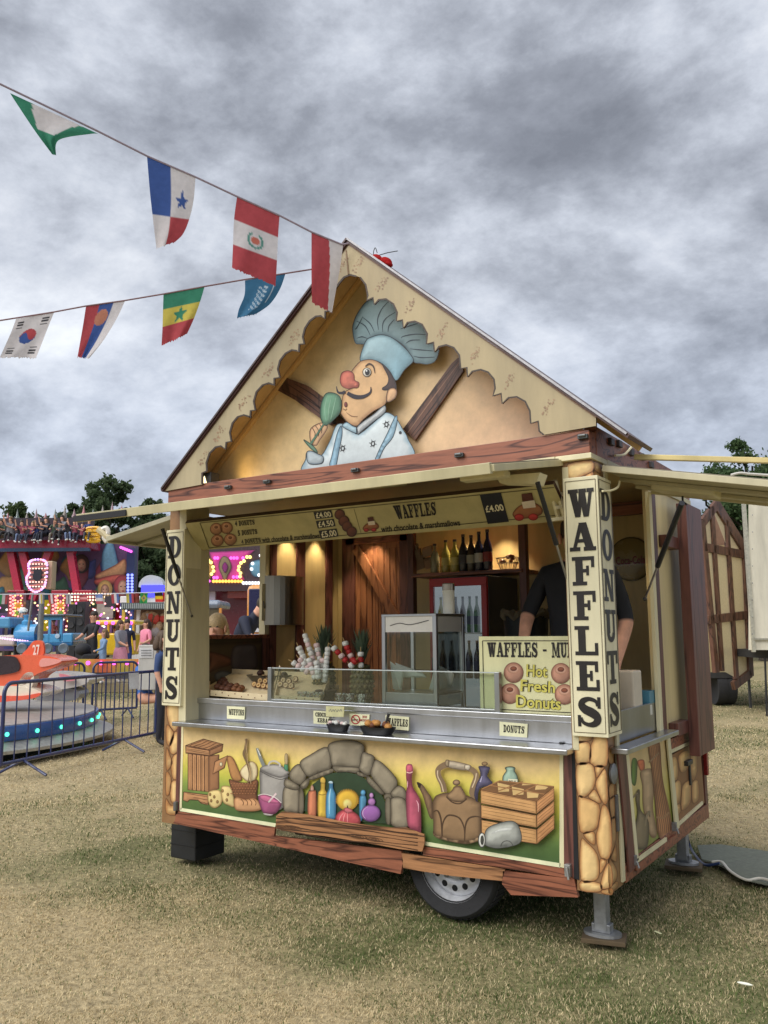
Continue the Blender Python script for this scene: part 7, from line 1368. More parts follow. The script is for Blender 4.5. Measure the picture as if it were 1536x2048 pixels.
for i in range(17):
    px = -8+i*11.3; k_ = (i*5+i//3) % 6; o = bpy.data.objects.new('person', rm[k_]); COL.objects.link(o); p = depv(DM-1.75, px, 1086); o.location = (p.x, p.y, p.z-.05+rr.uniform(-.10, .12)); o.rotation_euler = (rr.uniform(-.12, .12), rr.uniform(-.16, .16), face_cam+rr.uniform(-.45, .45)); o.scale = (rr.uniform(.88, 1.08),)*3
    tag(o, 'rider in %s on the swinging ride, %s rider from the left' % (tops[k_], ORD[i]), 'person', 'riders on the swinging ride'); add_head(o, SEATJ, hrs[i % 4], .12 if i % 3 == 0 else 0, face=False)
# light columns and speakers in front of the ride
for x, lb in ((31, 'lit panel of coloured roundels at the far left'), (116, 'lit panel of coloured roundels above the blue train')):
    t = thing('roundel_light_panel', lb, 'light panel', down_to(32, x, 1262), 'lit roundel panels'); m = MB(); cbox(m, 32, x-15, x+15, 1188, 1234, .25, C(120, 50, 60)); m.build('panel', M_gloss, t); m = MB(); cbox(m, 32, x-3, x+3, 1234, 1330, .2, C(70, 70, 76)); m.build('post', M_galv, t)
    for j, c in enumerate((C(120, 50, 90), C(190, 140, 50), C(110, 150, 50))):
        m = MB(); m.lathe([(.13, 0), (.13, .04), (.06, .06), (0, .06)], depv(31.98, x+5, 1196+j*15), c, 14, -FH); m.build('roundel', M_gloss, t, smooth=True)
    m = MB(); bulbs(m, 31.9, [(x+5+8*math.cos(a), 1196+j*15+6.5*math.sin(a)) for j in range(3) for a in np.linspace(0, 6.28, 9)[:-1]], .035, [(1, .25, .25), (1, .6, .2)]); bulbs(m, 31.9, [(x-10+(j % 2)*5, 1190+j*3.6) for j in range(12)], .045, (1, .3, .28)); stuff(m.build('bulb', M_emit, t))
for x0, x1, y0, y1, lb in ((134, 150, 1208, 1272, 'tall black loudspeaker stack beside the roundel panel'), (151, 168, 1203, 1270, 'grey framed loudspeaker rack right of the black stack')):
    t = thing('loudspeaker', lb, 'loudspeaker', down_to(31, (x0+x1)/2, 1262)); m = MB(); cbox(m, 31, x0, x1, y0, 1340, .5, (.02, .02, .024)); m.build('cabinet', M_plastic, t, bevel=.01)
    for y in (y0+16, y0+42): m = MB(); m.lathe([(.12, 0), (.11, .03), (.03, .01), (0, .02)], depv(30.98, (x0+x1)/2, y), (.05, .05, .055), 14, -FH); m.build('cone', M_rubber, t, smooth=True)
# clutter of painted ride fronts below the backdrop
t = thing('ride_front_panels', 'jumble of small painted ride front panels below the swinging ride', 'ride front', down_to(34, 120, 1262))
for i in range(46):
    x = rr.uniform(-30, 262); y = rr.uniform(1204, 1290); w_, h_ = rr.uniform(4, 14), rr.uniform(6, 22); m = MB(); cbox(m, 34+rr.uniform(-1, 1), x-w_, x+w_, y-h_, y+h_, .2, rr.choice([C(150, 40, 50), C(60, 60, 120), C(190, 160, 50), C(110, 70, 120), C(60, 110, 140), C(180, 90, 60), C(150, 140, 130), C(50, 44, 50)])); m.build('front_panel', M_print, t)
m = MB(); bulbs(m, 32.6, [(rr.uniform(-5, 262), rr.uniform(1205, 1262)) for _ in range(120)], .04, [(1, .4, .4), (1, .7, .3), (1, .2, .7), (.9, .9, 1)]); stuff(m.build('bulb', M_emit, t))
# hexagonal light sign on a pole
D = 22; t = thing('lit_shield_sign', 'lattice shield sign edged with purple bulbs on a grey pole', 'light sign', down_to(D, 82, 1262)); hx = [(57, 1128), (66, 1120), (86, 1120), (94, 1130), (92, 1160), (86, 1176), (70, 1184), (56, 1172), (53, 1156), (58, 1146)]
PH = planeD(D, .01); m = MB(); m.prism([PH(*p) for p in hx], tuple(FH*.12), C(150, 120, 116)); m.build('panel', M_gloss, t)
m = MB()
for j in range(14):
    y = 1124+j*4.4; m.stroke([(56, y), (92, y-6)], PH, 1.6, C(200, 110, 96) if j % 2 else C(50, 40, 46), 2)
m.build('lattice', M_print, t); m = MB(); m.prism([PH(p[0]*.45+75*.55, p[1]*.4+1149*.6, 4) for p in hx], tuple(FH*.03), (.02, .02, .03)); m.build('dark_emblem', M_gloss, t)
m = MB(); q = catmull(hx, 4); bulbs(m, D-.06, [tuple(p) for p in q], .03, [(.7, .35, 1), (1, .35, .4), (.75, .4, 1)]); bulbs(m, D-.05, [(60+(i % 6)*6, 1128+(i//6)*9) for i in range(36) if math.hypot((60+(i % 6)*6-74)/12, (1128+(i//6)*9-1149)/12) > 1], .02, (1, .6, .5)); stuff(m.build('bulb', M_emit, t))
m = MB(); m.tube([depv(D+.15, 84, 1184), down_to(D+.15, 82, 1262)], .07, (.28, .28, .28), 10); m.tube([depv(D+.15, 66, 1184), depv(D+.15, 56, 1262)], .03, (.3, .3, .3), 8); m.build('pole', M_galv, t, smooth=True); m = MB(); cbox(m, D+.12, 92, 104, 1122, 1178, .3, C(170, 150, 120)); m.build('side_box', M_cream, t, bevel=.02)
# small far bunting
D = 19; m = MB(); rope = [(-40, 1190), (60, 1188), (180, 1189), (340, 1184), (430, 1178), (520, 1172)]; m.tube([depv(D, *p) for p in rope], .014, C(200, 200, 206), 5); tag(m.build('far_bunting_rope', M_flag, None), 'thin pale bunting rope stretched across the fairground behind the stall', 'rope')
def tiny(px, lb, cf, w=15, h=19, hz=False):
    y = np.interp(px, [p[0] for p in rope], [p[1] for p in rope]); m = MB(); n = 12; V = []; K = []
    for j in range(n+1):
        for i in range(n+1): u, v = i/n, j/n; V.append(depv(D+.03*math.sin(u*4+px), px+u*w+v*2*math.sin(px), y+v*h)); K.append(cf(u, v))
    m.add(V, [(j*(n+1)+i, j*(n+1)+i+1, (j+1)*(n+1)+i+1, (j+1)*(n+1)+i) for j in range(n) for i in range(n)], K); tag(m.build('bunting_flag', M_flag, None, smooth='all'), lb, 'flag', 'small flags on the far bunting')
tri3 = lambda a, b, c: (lambda u, v: a if u < .34 else (b if u < .67 else c)); h3 = lambda a, b, c: (lambda u, v: a if v < .34 else (b if v < .67 else c))
tiny(-2, 'small green, white and red flag at the left edge', tri3(C(60, 140, 90), FW, FR), 18); tiny(96, 'small red flag with white beside the roundel panel', tri3(FR, FW, FR), 12); tiny(78, 'small narrow white and yellow flag by the shield sign pole', tri3(FW, FY, FW), 8); tiny(132, 'small white and grey flag right of the roundel panel', tri3(FW, C(120, 120, 124), FW), 10); tiny(158, 'small pale red flag in the middle of the far rope', h3(FR, C(220, 150, 150), FR), 16, 14); tiny(190, 'small blue and white striped flag', h3(C(120, 140, 190), FW, C(170, 80, 90)), 15); tiny(222, 'small red, white and blue striped upright flag', tri3(FR, FW, C(100, 120, 180))); tiny(252, 'small yellow, blue and red flag', tri3(FY, C(70, 90, 160), FR)); tiny(266, 'small plain dark red flag behind the yellow one', h3(C(130, 60, 56), C(110, 60, 50), C(120, 70, 60)), 12)
tiny(281, 'small green flag with a yellow diamond', lambda u, v: C(70, 100, 150) if abs(u-.5)+abs(v-.5) < .16 else (FY if abs(u-.5)+abs(v-.5) < .36 else C(60, 150, 90)), 15, 21); tiny(309, 'small black, yellow and red flag left of the stall pillar', h3((.03, .03, .03), C(220, 180, 50), C(200, 60, 56)), 16); tiny(326, 'small red flag against the stall pillar', h3(C(200, 50, 60), C(200, 60, 70), FR), 10); tiny(395, 'small black, yellow and red flag seen through the side hatch', h3((.05, .03, .05), C(230, 190, 60), C(210, 70, 60)), 16, 20); tiny(424, 'small green flag seen through the side hatch', lambda u, v: FY if abs(u-.4) < .12 else C(70, 160, 100), 16, 14); tiny(450, 'small orange flag seen through the side hatch', h3(C(190, 120, 60), C(150, 90, 50), FR), 14, 14)
# white kiosk with blue panel
D = 33; t = thing('white_kiosk', 'white prize kiosk with arched top, lit blue panel and dark slatted fascia', 'kiosk', down_to(D, 286, 1262))
m = MB(); cbox(m, D, 240, 345, 1192, 1206, 1.6, C(214, 212, 208)); m.build('canopy', M_cream, t, bevel=.03); m = MB(); cbox(m, D-.5, 242, 345, 1205, 1219, .3, C(70, 76, 78)); m.build('fascia', M_plastic, t)
for i in range(26): m = MB(); cbox(m, D-.53, 244+i*3.9, 246+i*3.9, 1207, 1217, .03, C(150, 156, 156)); m.build('slat', M_plastic, t)
m = MB(); cbox(m, D-.05, 282, 325, 1170, 1194, .3, (.08, .08, .85)); m.build('blue_panel', emitmat('blue_panel_light', .9), t); m = MB(); m.prism([depv(D+.1, 302+25*math.cos(a), 1174-24*math.sin(a)) for a in np.linspace(0, math.pi, 16)], tuple(FH*.5), C(180, 184, 188)); m.build('arched_top', M_plastic, t, bevel=.04)
m = MB(); cbox(m, D+1.2, 245, 345, 1216, 1345, .2, C(120, 96, 76)); m.build('back_wall', M_matte, t); m = MB(); cbox(m, D-.3, 240, 345, 1290, 1345, .3, C(206, 202, 198)); m.build('counter_front', M_cream, t)
for x in (246, 262, 275): m = MB(); cbox(m, D-.2, x-3, x+3, 1219, 1290, .15, (C(190, 170, 60), C(50, 90, 170), C(196, 192, 186))[(x-246)//14 % 3]); m.build('post', M_gloss, t)
for i in range(16):
    x = 285+rr.uniform(-2, 42); y = 1228+rr.uniform(0, 50); m = MB(); s = rr.uniform(.10, .2); m.ell(depv(D+.6, x, y), s, s*.8, s*1.2, rr.choice([C(150, 120, 90), C(180, 150, 120), C(110, 80, 60), C(190, 70, 60), C(160, 150, 150)]), 8, 6); m.ell(depv(D+.58, x, y-6), s*.6, s*.6, s*.6, C(160, 130, 100), 8, 6); m.build('soft_toy', M_matte, t, smooth='all')

# walkway the far visitors stand on
m = MB(); a = [depv(24, -60, 1300), depv(24, 345, 1300), depv(31, 345, 1300), depv(31, -60, 1300)]; m.prism([(p.x, p.y, 0.0) for p in a], (0, 0, .24), C(130, 118, 90)); o = struct(m.build('walkway', M_matte, None))
# blue train
D = 25.2; t = thing('train_ride_car', 'bright blue kiddie train engine with cab windows and round wheels', 'train ride', down_to(D, 95, 1262)); BL = C(70, 140, 186); BLD = C(44, 96, 140); k = D/FPX
m = MB(); cbox(m, D, 33, 145, 1282, 1292, 1.2, BLD); m.build('chassis', M_gloss, t, bevel=.03); c0, c1 = depv(D+.6, 34, 1268), depv(D+.6, 76, 1268); m = MB(); m.lathe([(.0, 0), (.26, .0), (.30, .05), (.30, (c1-c0).length)], c0, BL, 20, (c1-c0)); m.build('boiler', M_gloss, t, smooth=True)
m = MB(); m.lathe([(.16, 0), (.16, .15), (.1, .2), (.1, .28), (.14, .34), (0, .36)], depv(D+.6, 54, 1253), BL, 16); m.build('dome', M_gloss, t, smooth=True)
for x0, x1, y0, y1 in ((76, 80, 1236, 1285), (96, 101, 1236, 1285), (119, 124, 1236, 1285), (76, 124, 1268, 1286), (76, 124, 1232, 1240)): m = MB(); cbox(m, D, x0, x1, y0, y1, .08, BL); m.build('cab_frame', M_gloss, t, bevel=.01); m = MB(); cbox(m, D+1.1, x0, x1, y0, y1, .08, BLD); m.build('cab_frame', M_gloss, t)
m = MB(); cbox(m, D-.1, 72, 130, 1228, 1233, 1.5, C(52, 60, 74)); m.build('roof', M_gloss, t, bevel=.03); m = MB(); cbox(m, D, 124, 145, 1266, 1288, 1.2, BL); m.build('tender', M_gloss, t, bevel=.04)
for x in (82, 115): m = MB(); m.lathe([(.07, 0), (.07, .02), (0, .025)], depv(D-.01, x, 1272), C(160, 180, 200), 14, -FH); m.build('porthole', M_gloss, t, smooth=True)
for x in (45, 96, 128): m = MB(); m.lathe([(.0, 0), (.15, 0), (.16, .05), (.13, .08), (0, .06)], depv(D-.1, x, 1297), C(90, 100, 110), 18, -FH); m.build('wheel', M_gloss, t, smooth=True)
SEAT2 = dict(SEATJ)
def seated(lb, px, py, D, top, hair, sc=.8, g=None, rz=0, long=0): o = person(lb, depv(D, px, py), face_cam+rz, SEATJ, outfit(top, C(50, 54, 70)), hair, sc, long, group=g); return o
seated('child riding in the blue train cab', 105, 1290, D+.6, C(150, 80, 70), (.1, .06, .03), .62)
t = thing('train_ride_car', 'red and white train carriage low at the far left edge', 'train ride', down_to(25.5, 5, 1262)); m = MB(); cbox(m, 25.5, -30, 28, 1270, 1292, 1.1, C(190, 178, 170)); m.build('body', M_gloss, t, bevel=.05); m = MB(); cbox(m, 25.4, -30, 20, 1234, 1256, 1.0, C(80, 140, 180)); m.build('cab', M_gloss, t, bevel=.05)
m = MB(); bulbs(m, 25.3, [(x, 1276+x*.12) for x in range(-5, 60, 5)], .03, (.85, .5, 1)); stuff(m.build('bulb', M_emit, t))
# low lit ride edge
t = thing('lit_ride_skirt', 'low rainbow ride skirt with pink bulbs behind the back barriers', 'ride skirt', down_to(22, 170, 1262)); m = MB()
PK = planeD(22.0); V = []; K = []
for i in range(25):
    x = 60+i*12; cc = mix(C(190, 90, 60), C(160, 150, 60), .5+.5*math.sin(i*.9)); V += [PK(x, 1318, 0), PK(x, 1345, 0)]; K += [cc, mul(cc, .7)]
m.add(V, [(2*i, 2*i+2, 2*i+3, 2*i+1) for i in range(24)], K); m.build('skirt_panel', M_gloss, t); m = MB(); bulbs(m, 21.95, [(x, 1326) for x in range(72, 330, 26)], .055, PKL); stuff(m.build('bulb', M_emit, t)); m = MB(); cbox(m, 22.05, 60, 348, 1345, 1358, .1, C(60, 60, 66)); m.build('skirt_base', M_plastic, t)
# yellow bus ride
D = 28; t = thing('yellow_bus_ride', 'small yellow bus ride car behind the visitors', 'ride car', down_to(D, 225, 1262)); m = MB(); cbox(m, D, 192, 268, 1266, 1310, 1.2, C(206, 170, 40)); m.build('body', M_gloss, t, bevel=.06); m = MB(); cbox(m, D-.02, 190, 270, 1240, 1250, 1.25, C(214, 184, 60)); m.build('roof', M_gloss, t, bevel=.05)
for x in (193, 216, 240, 266): m = MB(); cbox(m, D, x-2, x+2, 1248, 1268, .1, C(206, 170, 40)); m.build('pillar', M_gloss, t)
m = MB(); bulbs(m, D-.1, [(196, 1246), (212, 1246), (226, 1246), (254, 1246), (262, 1246)], .06, PKL); stuff(m.build('bulb', M_emit, t))
seated('child in dark top sitting in the yellow bus', 228, 1306, D+.5, C(40, 60, 130), (.1, .06, .03), .7)

# visitors
ZW = .24
def stand(lb, px, pyhead, D, H, rz, cols, hair, long=0, cap=None, J=None, fat=1.0):
    p = depv(D, px, pyhead); z = ZW if D > 23 else 0; sc = (p.z-z)/1.73; return person(lb, (p.x, p.y, z), face_cam+rz, J or std_pose(), cols, hair, sc, long, cap, fat=fat)
stand('woman in pink T-shirt facing left near the white post', 292, 1238, 25, 1.7, -.7, outfit(C(214, 128, 150), C(60, 64, 84)), (.06, .025, .015), .05, fat=1.1, J=std_pose(elr=(.26, -.02, 1.14), wrr=(.20, -.22, 1.05), har=(.18, -.28, 1.07)))
w = stand('woman in grey T-shirt and pink skirt, seen from the side', 243, 1240, 24.4, 1.7, 1.1, outfit(C(130, 130, 140), C(206, 140, 160), shin=SKN, shoe=C(200, 196, 190)), (.10, .05, .03), .12, fat=1.12, J=std_pose(ell=(-.2, -.12, 1.12), wrl=(-.1, -.30, 1.02), hal=(-.08, -.36, 1.02)))
m = MB(); m.lathe([(.14, .98), (.18, .86), (.21, .62), (.22, .36)], (0, 0, 0), C(206, 140, 160), 18, caps=False); q = m.build('skirt', M_skin, None, smooth='all'); q.parent = w
stand('man in navy top standing behind the woman in grey', 255, 1238, 26, 1.75, .4, outfit(C(30, 34, 56), C(40, 60, 120)), (.03, .02, .015))
stand('girl in pale denim jacket and shorts beside the pushchair', 208, 1258, 24, 1.5, -.9, outfit(C(110, 136, 168), C(120, 140, 166), fore=C(110, 136, 168), shin=SKN, shoe=C(210, 206, 204)), (.22, .13, .06), .1, J=std_pose(elr=(.22, -.10, 1.12), wrr=(.14, -.30, 1.04), har=(.12, -.36, 1.02)))
stand('person in black T-shirt pushing the pushchair', 187, 1222, 25.4, 1.75, -.5, outfit((.016, .016, .02), C(30, 30, 36)), (.04, .025, .015), J=std_pose(ell=(-.2, -.14, 1.14), wrl=(-.16, -.34, 1.04), hal=(-.15, -.40, 1.04), elr=(.2, -.14, 1.14), wrr=(.16, -.34, 1.04), har=(.15, -.40, 1.04)))
stand('ride attendant in dark clothes and white cap on the train ride', 46, 1216, 26.5, 1.75, .8, outfit((.02, .02, .026), (.025, .025, .03), fore=(.02, .02, .026)), (.05, .03, .02), cap=C(220, 216, 208))
D = 24.2; t = thing('pushchair', 'black pushchair with light hood frame between the visitors', 'pushchair', down_to(D, 180, 1262)); c = down_to(D, 180, 1262)+Vector((0, 0, ZW)); m = MB(); m.obox(c+UP*.62, RH*.22, FH*.2, UP*.2+RH*.12, (.02, .02, .024)); m.build('seat', M_matte, t, bevel=.04); m = MB(); m.ell(c+UP*.95-RH*.18, .24, .22, .18, (.025, .025, .03), 14, 8); m.build('hood', M_matte, t, smooth='all')
m = MB(); m.tube([c+RH*.35+UP*1.0, c+RH*.05+UP*.5, c-RH*.3+UP*.15], .018, (.25, .25, .26), 8); m.tube([c+RH*.3+UP*.15, c-RH*.1+UP*.6], .018, (.25, .25, .26), 8); m.build('frame', M_galv, t)
for s in (-.32, .3): m = MB(); m.tube([c+RH*s+FH*-.2+UP*.15+RH*.14*math.cos(a)+UP*.14*math.sin(a) for a in np.linspace(0, 6.28, 18)[:-1]], .022, (.02, .02, .02), 6, closed=True); m.build('wheel', M_rubber, t, smooth=True)

# --- round platform ride in front
cx, cy, R = -11.46, 2.29, 2.9; t = thing('round_boat_ride', 'round grey platform ride with blue rim and green lights', 'fairground ride', (cx, cy, 0)); n = 72
m = MB(); m.lathe([(R, .45), (R, .452), (0, .46)], (cx, cy, 0), C(160, 156, 150), n, caps=False); deck = m.build('deck', M_galv, t, smooth=False)
for i in range(36):
    a = 2*math.pi*i/36; d = Vector((math.cos(a), math.sin(a), 0)); s = Vector((-d.y, d.x, 0)); r0, r1 = .9, R-.02; m = MB(); w0, w1 = r0*math.pi/36*.94, r1*math.pi/36*.97
    m.prism([Vector((cx, cy, .456))+d*r0-s*w0, Vector((cx, cy, .456))+d*r0+s*w0, Vector((cx, cy, .456))+d*r1+s*w1, Vector((cx, cy, .456))+d*r1-s*w1], (0, 0, .012), mul(C(170, 166, 160), rr.uniform(.88, 1.05))); m.build('deck_plate', M_galv, deck)
m = MB(); m.lathe([(R+.02, .27), (R+.03, .29), (R+.03, .44), (R+.02, .455), (R-.02, .456)], (cx, cy, 0), C(40, 80, 140), n, caps=False); m.build('rim', M_gloss, t, smooth=True)
m = MB(); m.lathe([(R+.25, .14), (R+.25, .18), (R+.02, .26), (R, .27)], (cx, cy, 0), C(170, 168, 160), n, caps=False); m.build('apron', M_galv, t); m = MB(); m.lathe([(R-.3, 0), (R-.3, .2)], (cx, cy, 0), (.02, .02, .02), n, caps=False); m.build('base', M_matte, t)
for i in range(40):
    a = 2*math.pi*i/40; m = MB(); m.ell((cx+(R+.035)*math.cos(a), cy+(R+.035)*math.sin(a), .36), .028, .028, .028, GRL, 8, 6); m.build('green_light', M_emit, t, smooth='all')
m = MB(); m.lathe([(.5, .46), (.45, 1.0), (.2, 1.2), (.15, 1.9), (0, 1.9)], (cx, cy, 0), C(150, 60, 60), 20); m.build('centre_hub', M_gloss, t, smooth=True)
# orange plane car
PO = planeD(13.0, .01); OR = C(206, 92, 62); t = thing('orange_plane_car', 'orange ride plane with tail fin numbered 27 and white float', 'ride car', down_to(13.3, 40, 1350)); k = 13.2/FPX
def hull(name, D, ps, th, col, mt=M_gloss, bev=.04):
    P = planeD(D, .01); m = MB(); m.prism([P(*p) for p in catmull(ps, 4)], tuple(FH*th), col); return m.build(name, mt, t, bevel=bev)
hull('body', 13.0, [(-40, 1322), (0, 1312), (60, 1310), (100, 1313), (124, 1322), (110, 1334), (70, 1350), (40, 1374), (-40, 1380)], .7, OR, bev=.10); hull('seat_well', 12.97, [(-40, 1318), (20, 1312), (36, 1322), (36, 1342), (0, 1350), (-40, 1350)], .1, C(44, 34, 40)); hull('nose_stripe', 12.98, [(84, 1317), (116, 1319), (122, 1323), (104, 1330), (80, 1333)], .05, C(210, 140, 130))
hull('tail_fin', 13.2, [(44, 1312), (56, 1296), (66, 1283), (78, 1281), (86, 1286), (84, 1312)], .06, OR, bev=.015); P = planeD(13.19, .01); m = MB(); text(m, '27', [(65, 1290), (79, 1289), (80, 1309), (66, 1310)], P, C(226, 212, 200), 1); m.build('number', M_print, t)
hull('float', 12.9, [(-40, 1378), (10, 1372), (60, 1376), (84, 1386), (70, 1396), (20, 1402), (-40, 1404)], .8, C(206, 196, 176), bev=.06); hull('float_stripe', 12.86, [(-40, 1392), (40, 1392), (80, 1386), (60, 1398), (-40, 1406)], .05, C(206, 80, 56)); hull('strut_fairing', 13.0, [(46, 1350), (66, 1346), (64, 1372), (50, 1384), (30, 1384)], .2, C(206, 196, 180))
t = thing('white_boat_car', 'white ride boat with pink tip beyond the orange plane', 'ride car', down_to(15, 130, 1360)); 
def hull2(name, D, ps, th, col):
    P = planeD(D, .01); m = MB(); m.prism([P(*p) for p in catmull(ps, 4)], tuple(FH*th), col); return m.build(name, M_gloss, t, bevel=.05)
hull2('hull', 15, [(70, 1350), (110, 1346), (160, 1352), (178, 1360), (160, 1372), (100, 1382), (70, 1384)], .8, C(176, 172, 166)); hull2('pink_tip', 14.9, [(118, 1348), (140, 1352), (150, 1360), (128, 1362)], .05, C(196, 120, 130)); hull2('pedestal', 15.1, [(80, 1382), (150, 1378), (150, 1400), (80, 1404)], .5, C(120, 120, 122))

# --- crowd barriers
NV = (.028, .038, .12)
def barrier(lb, A, B, z0=.17, z1=1.06, nb=12, feet=(.2, .8)):
    A, B = Vector(A), Vector(B); d = (B-A).normalized(); L = (B-A).length; t = thing('crowd_barrier', lb, 'barrier', (A+B)/2, 'blue crowd control barriers'); r = .12
    pts = [A+UP*z0, A+UP*(z1-r)]+[A+d*(r-r*math.cos(a))+UP*(z1-r+r*math.sin(a)) for a in np.linspace(.3, 1.57, 5)]+[B-d*(r-r*math.cos(a))+UP*(z1-r+r*math.sin(a)) for a in np.linspace(1.57, .3, 5)]+[B+UP*(z1-r), B+UP*z0]
    m = MB(); m.tube(pts, .023, NV, 10); m.build('frame_tube', M_gloss, t, smooth=True); m = MB(); m.tube([A+UP*z0, B+UP*z0], .022, NV, 10); m.build('bottom_rail', M_gloss, t, smooth=True)
    for i in range(nb): p = A+d*L*(i+1)/(nb+1); m = MB(); m.tube([p+UP*z0, p+UP*z1], .009, NV, 6); m.build('bar', M_gloss, t, smooth=True)
    if feet:
        s = Vector((-d.y, d.x, 0))
        for u in feet:
            p = A+(B-A)*u+UP*z0; m = MB(); m.tube([p-s*.33-UP*(z0-.012), p, p+s*.33-UP*(z0-.012)], .017, NV, 8); m.build('foot', M_gloss, t, smooth=True)
    return t
fa = (gnd(15, 1545)+gnd(75, 1556))/2; fb = (gnd(222, 1500)+gnd(272, 1508))/2; dd = (fb-fa).normalized(); b1 = barrier('blue steel crowd barrier nearest the camera, left of the stall', fa-dd*.36, fb+dd*.8, nb=14, feet=(.36/((fb-fa).length+1.16), 1-.8/((fb-fa).length+1.16)))
p = [on(2, 1.05, 228, 1328)]; a = fb+dd*.02; m = MB(); s = Vector((-dd.y, dd.x, 0)); s = s if s.dot(FH) < 0 else -s
m.prism([a+UP*1.06+s*.03, a+dd*.24+UP*1.06+s*.03, a+dd*.25+UP*.84+s*.045, a+dd*.01+UP*.84+s*.045], tuple(s*.004), C(206, 208, 210)); tag(m.build('paper_notice', M_flag, None), 'white paper notice hung over the near blue barrier', 'notice')
def bar2(px0, px1, D0_, D1_, lb): barrier(lb, down_to(D0_, px0, 1262), down_to(D1_, px1, 1262), nb=9)
bar2(62, 172, 15.5, 16.5, 'blue crowd barrier behind the orange plane, with a rounded end'); bar2(190, 278, 16.5, 17, 'blue crowd barrier behind the white control post')
# control post and seated person
D = 13.6; t = thing('control_post', 'pale grey ride control post with a paper notice taped on top', 'control post', down_to(D, 294, 1262)); m = MB(); cbox(m, D, 276, 312, 1290, 1380, .25, C(176, 174, 168)); m.build('cabinet', M_cream, t, bevel=.012); m = MB(); m.tube([depv(D+.12, 318, 1292), down_to(D+.12, 318, 1292)], .05, (.25, .25, .25), 10); m.build('leg', M_galv, t, smooth=True); m = MB(); cbox(m, D-.012, 279, 306, 1296, 1316, .006, C(214, 214, 214)); nt = m.build('notice', M_flag, t)
m = MB(); PN = planeD(D-.02, .004)
for j in range(3): m.stroke([(282, 1301+j*5), (303, 1301+j*5)], PN, 1.2, (.08, .08, .09), 1)
m.build('notice_line', M_print, nt)
p = depv(13.9, 296, 1262); person('person in blue seated behind the control post with bare knees', (p.x, p.y, .12), face_cam+1.2, SEATJ, outfit(C(46, 92, 160), SKN, fore=C(46, 92, 160), shin=SKN), (.05, .03, .02), 1.05)
p = depv(12.6, 330, 1262); m = MB(); seated_o = person('person in dark blue with brown hair leaning at the stall pillar edge', (p.x, p.y, .0), face_cam+1.4, std_pose(), outfit(C(40, 60, 100), (.02, .02, .03)), (.10, .06, .035), .95, .1)

# --- carousel and ride vehicles seen through the left hatch
D = 17; t = thing('lit_carousel', 'ornate carousel with pink panel and rows of coloured bulbs', 'carousel', down_to(D, 460, 1262)); PV = planeD(D, .01)
m = MB(); cbox(m, D, 370, 560, 1085, 1182, .3, C(60, 44, 48)); m.build('rounding_board', M_gloss, t)
def ca(name, ps, c, e, L, **kw): m = MB(); m.art(ps, PV, c, e, L=L, **kw); return m.build(name, M_gloss, t)
ca('pink_panel', [(418, 1104), (510, 1100), (492, 1116), (478, 1138), (490, 1160), (426, 1160), (430, 1138), (422, 1118)], C(176, 60, 130), C(110, 36, 86), 2, sm=0, w=4); ca('jewel_frame', [(449, 1112), (458, 1118), (463, 1134), (456, 1150), (450, 1164), (443, 1150), (437, 1134), (441, 1118)], C(120, 110, 80), C(60, 50, 40), 4, w=3); ca('jewel', [(450, 1124), (456, 1134), (450, 1146), (444, 1134)], C(120, 40, 100), C(60, 20, 50), 6, w=2)
ca('mirror_scroll', [(388, 1105), (404, 1112), (414, 1135), (404, 1156), (386, 1160)], C(120, 120, 130), C(50, 44, 50), 2); ca('mirror_scroll', [(500, 1126), (524, 1120), (530, 1148), (512, 1154), (502, 1146)], C(90, 130, 150), C(40, 60, 80), 2); ca('gold_scroll', [(404, 1120), (422, 1116), (428, 1138), (420, 1158), (406, 1150)], C(150, 120, 70), C(70, 50, 30), 2.6)
m = MB(); bulbs(m, D-.08, [(x, 1116) for x in (430, 435, 462, 468, 474, 486)]+[(428, 1155), (434, 1155), (467, 1154), (474, 1154)]+[(x, 1162) for x in range(400, 420, 6)], .032, PKL); stuff(m.build('bulb', M_emit, t)); m = MB(); bulbs(m, D-.08, [(411, 1119), (417, 1121), (422, 1125), (426, 1134), (427, 1142), (423, 1148), (494, 1114), (500, 1114), (488, 1122), (482, 1126), (478, 1133), (477, 1140), (481, 1146), (480, 1153)], .036, YLL); bulbs(m, D-.08, [(427+i*6.2, 1162.5) for i in range(10)], .034, ORL); stuff(m.build('bulb', M_emit, t))
m = MB(); bulbs(m, D-.08, [(391, 1112), (395, 1117), (392, 1134), (390, 1154), (397, 1153), (505, 1127), (503, 1138), (521, 1111), (523, 1128), (518, 1150)]+[(487+i*6, 1166) for i in range(7)], .034, WHL); m.ell(depv(D-.1, 409, 1140), .05, .04, .045, YLL, 8, 6); stuff(m.build('bulb', M_emit, t))
m = MB(); cbox(m, D+.6, 380, 560, 1176, 1345, .2, C(90, 30, 36)); m.build('centre_drum', M_gloss, t); m = MB(); cbox(m, D+.2, 385, 430, 1176, 1200, .1, C(190, 180, 200)); m.build('white_sign', M_gloss, t); m = MB(); cbox(m, D+.2, 455, 520, 1180, 1196, .1, C(140, 60, 50)); m.build('red_sign', M_gloss, t)
D = 12.5; t = thing('orange_bus_ride', 'orange bus ride with one tall dark blue window', 'ride car', down_to(D, 530, 1262)); OB = C(196, 130, 48)
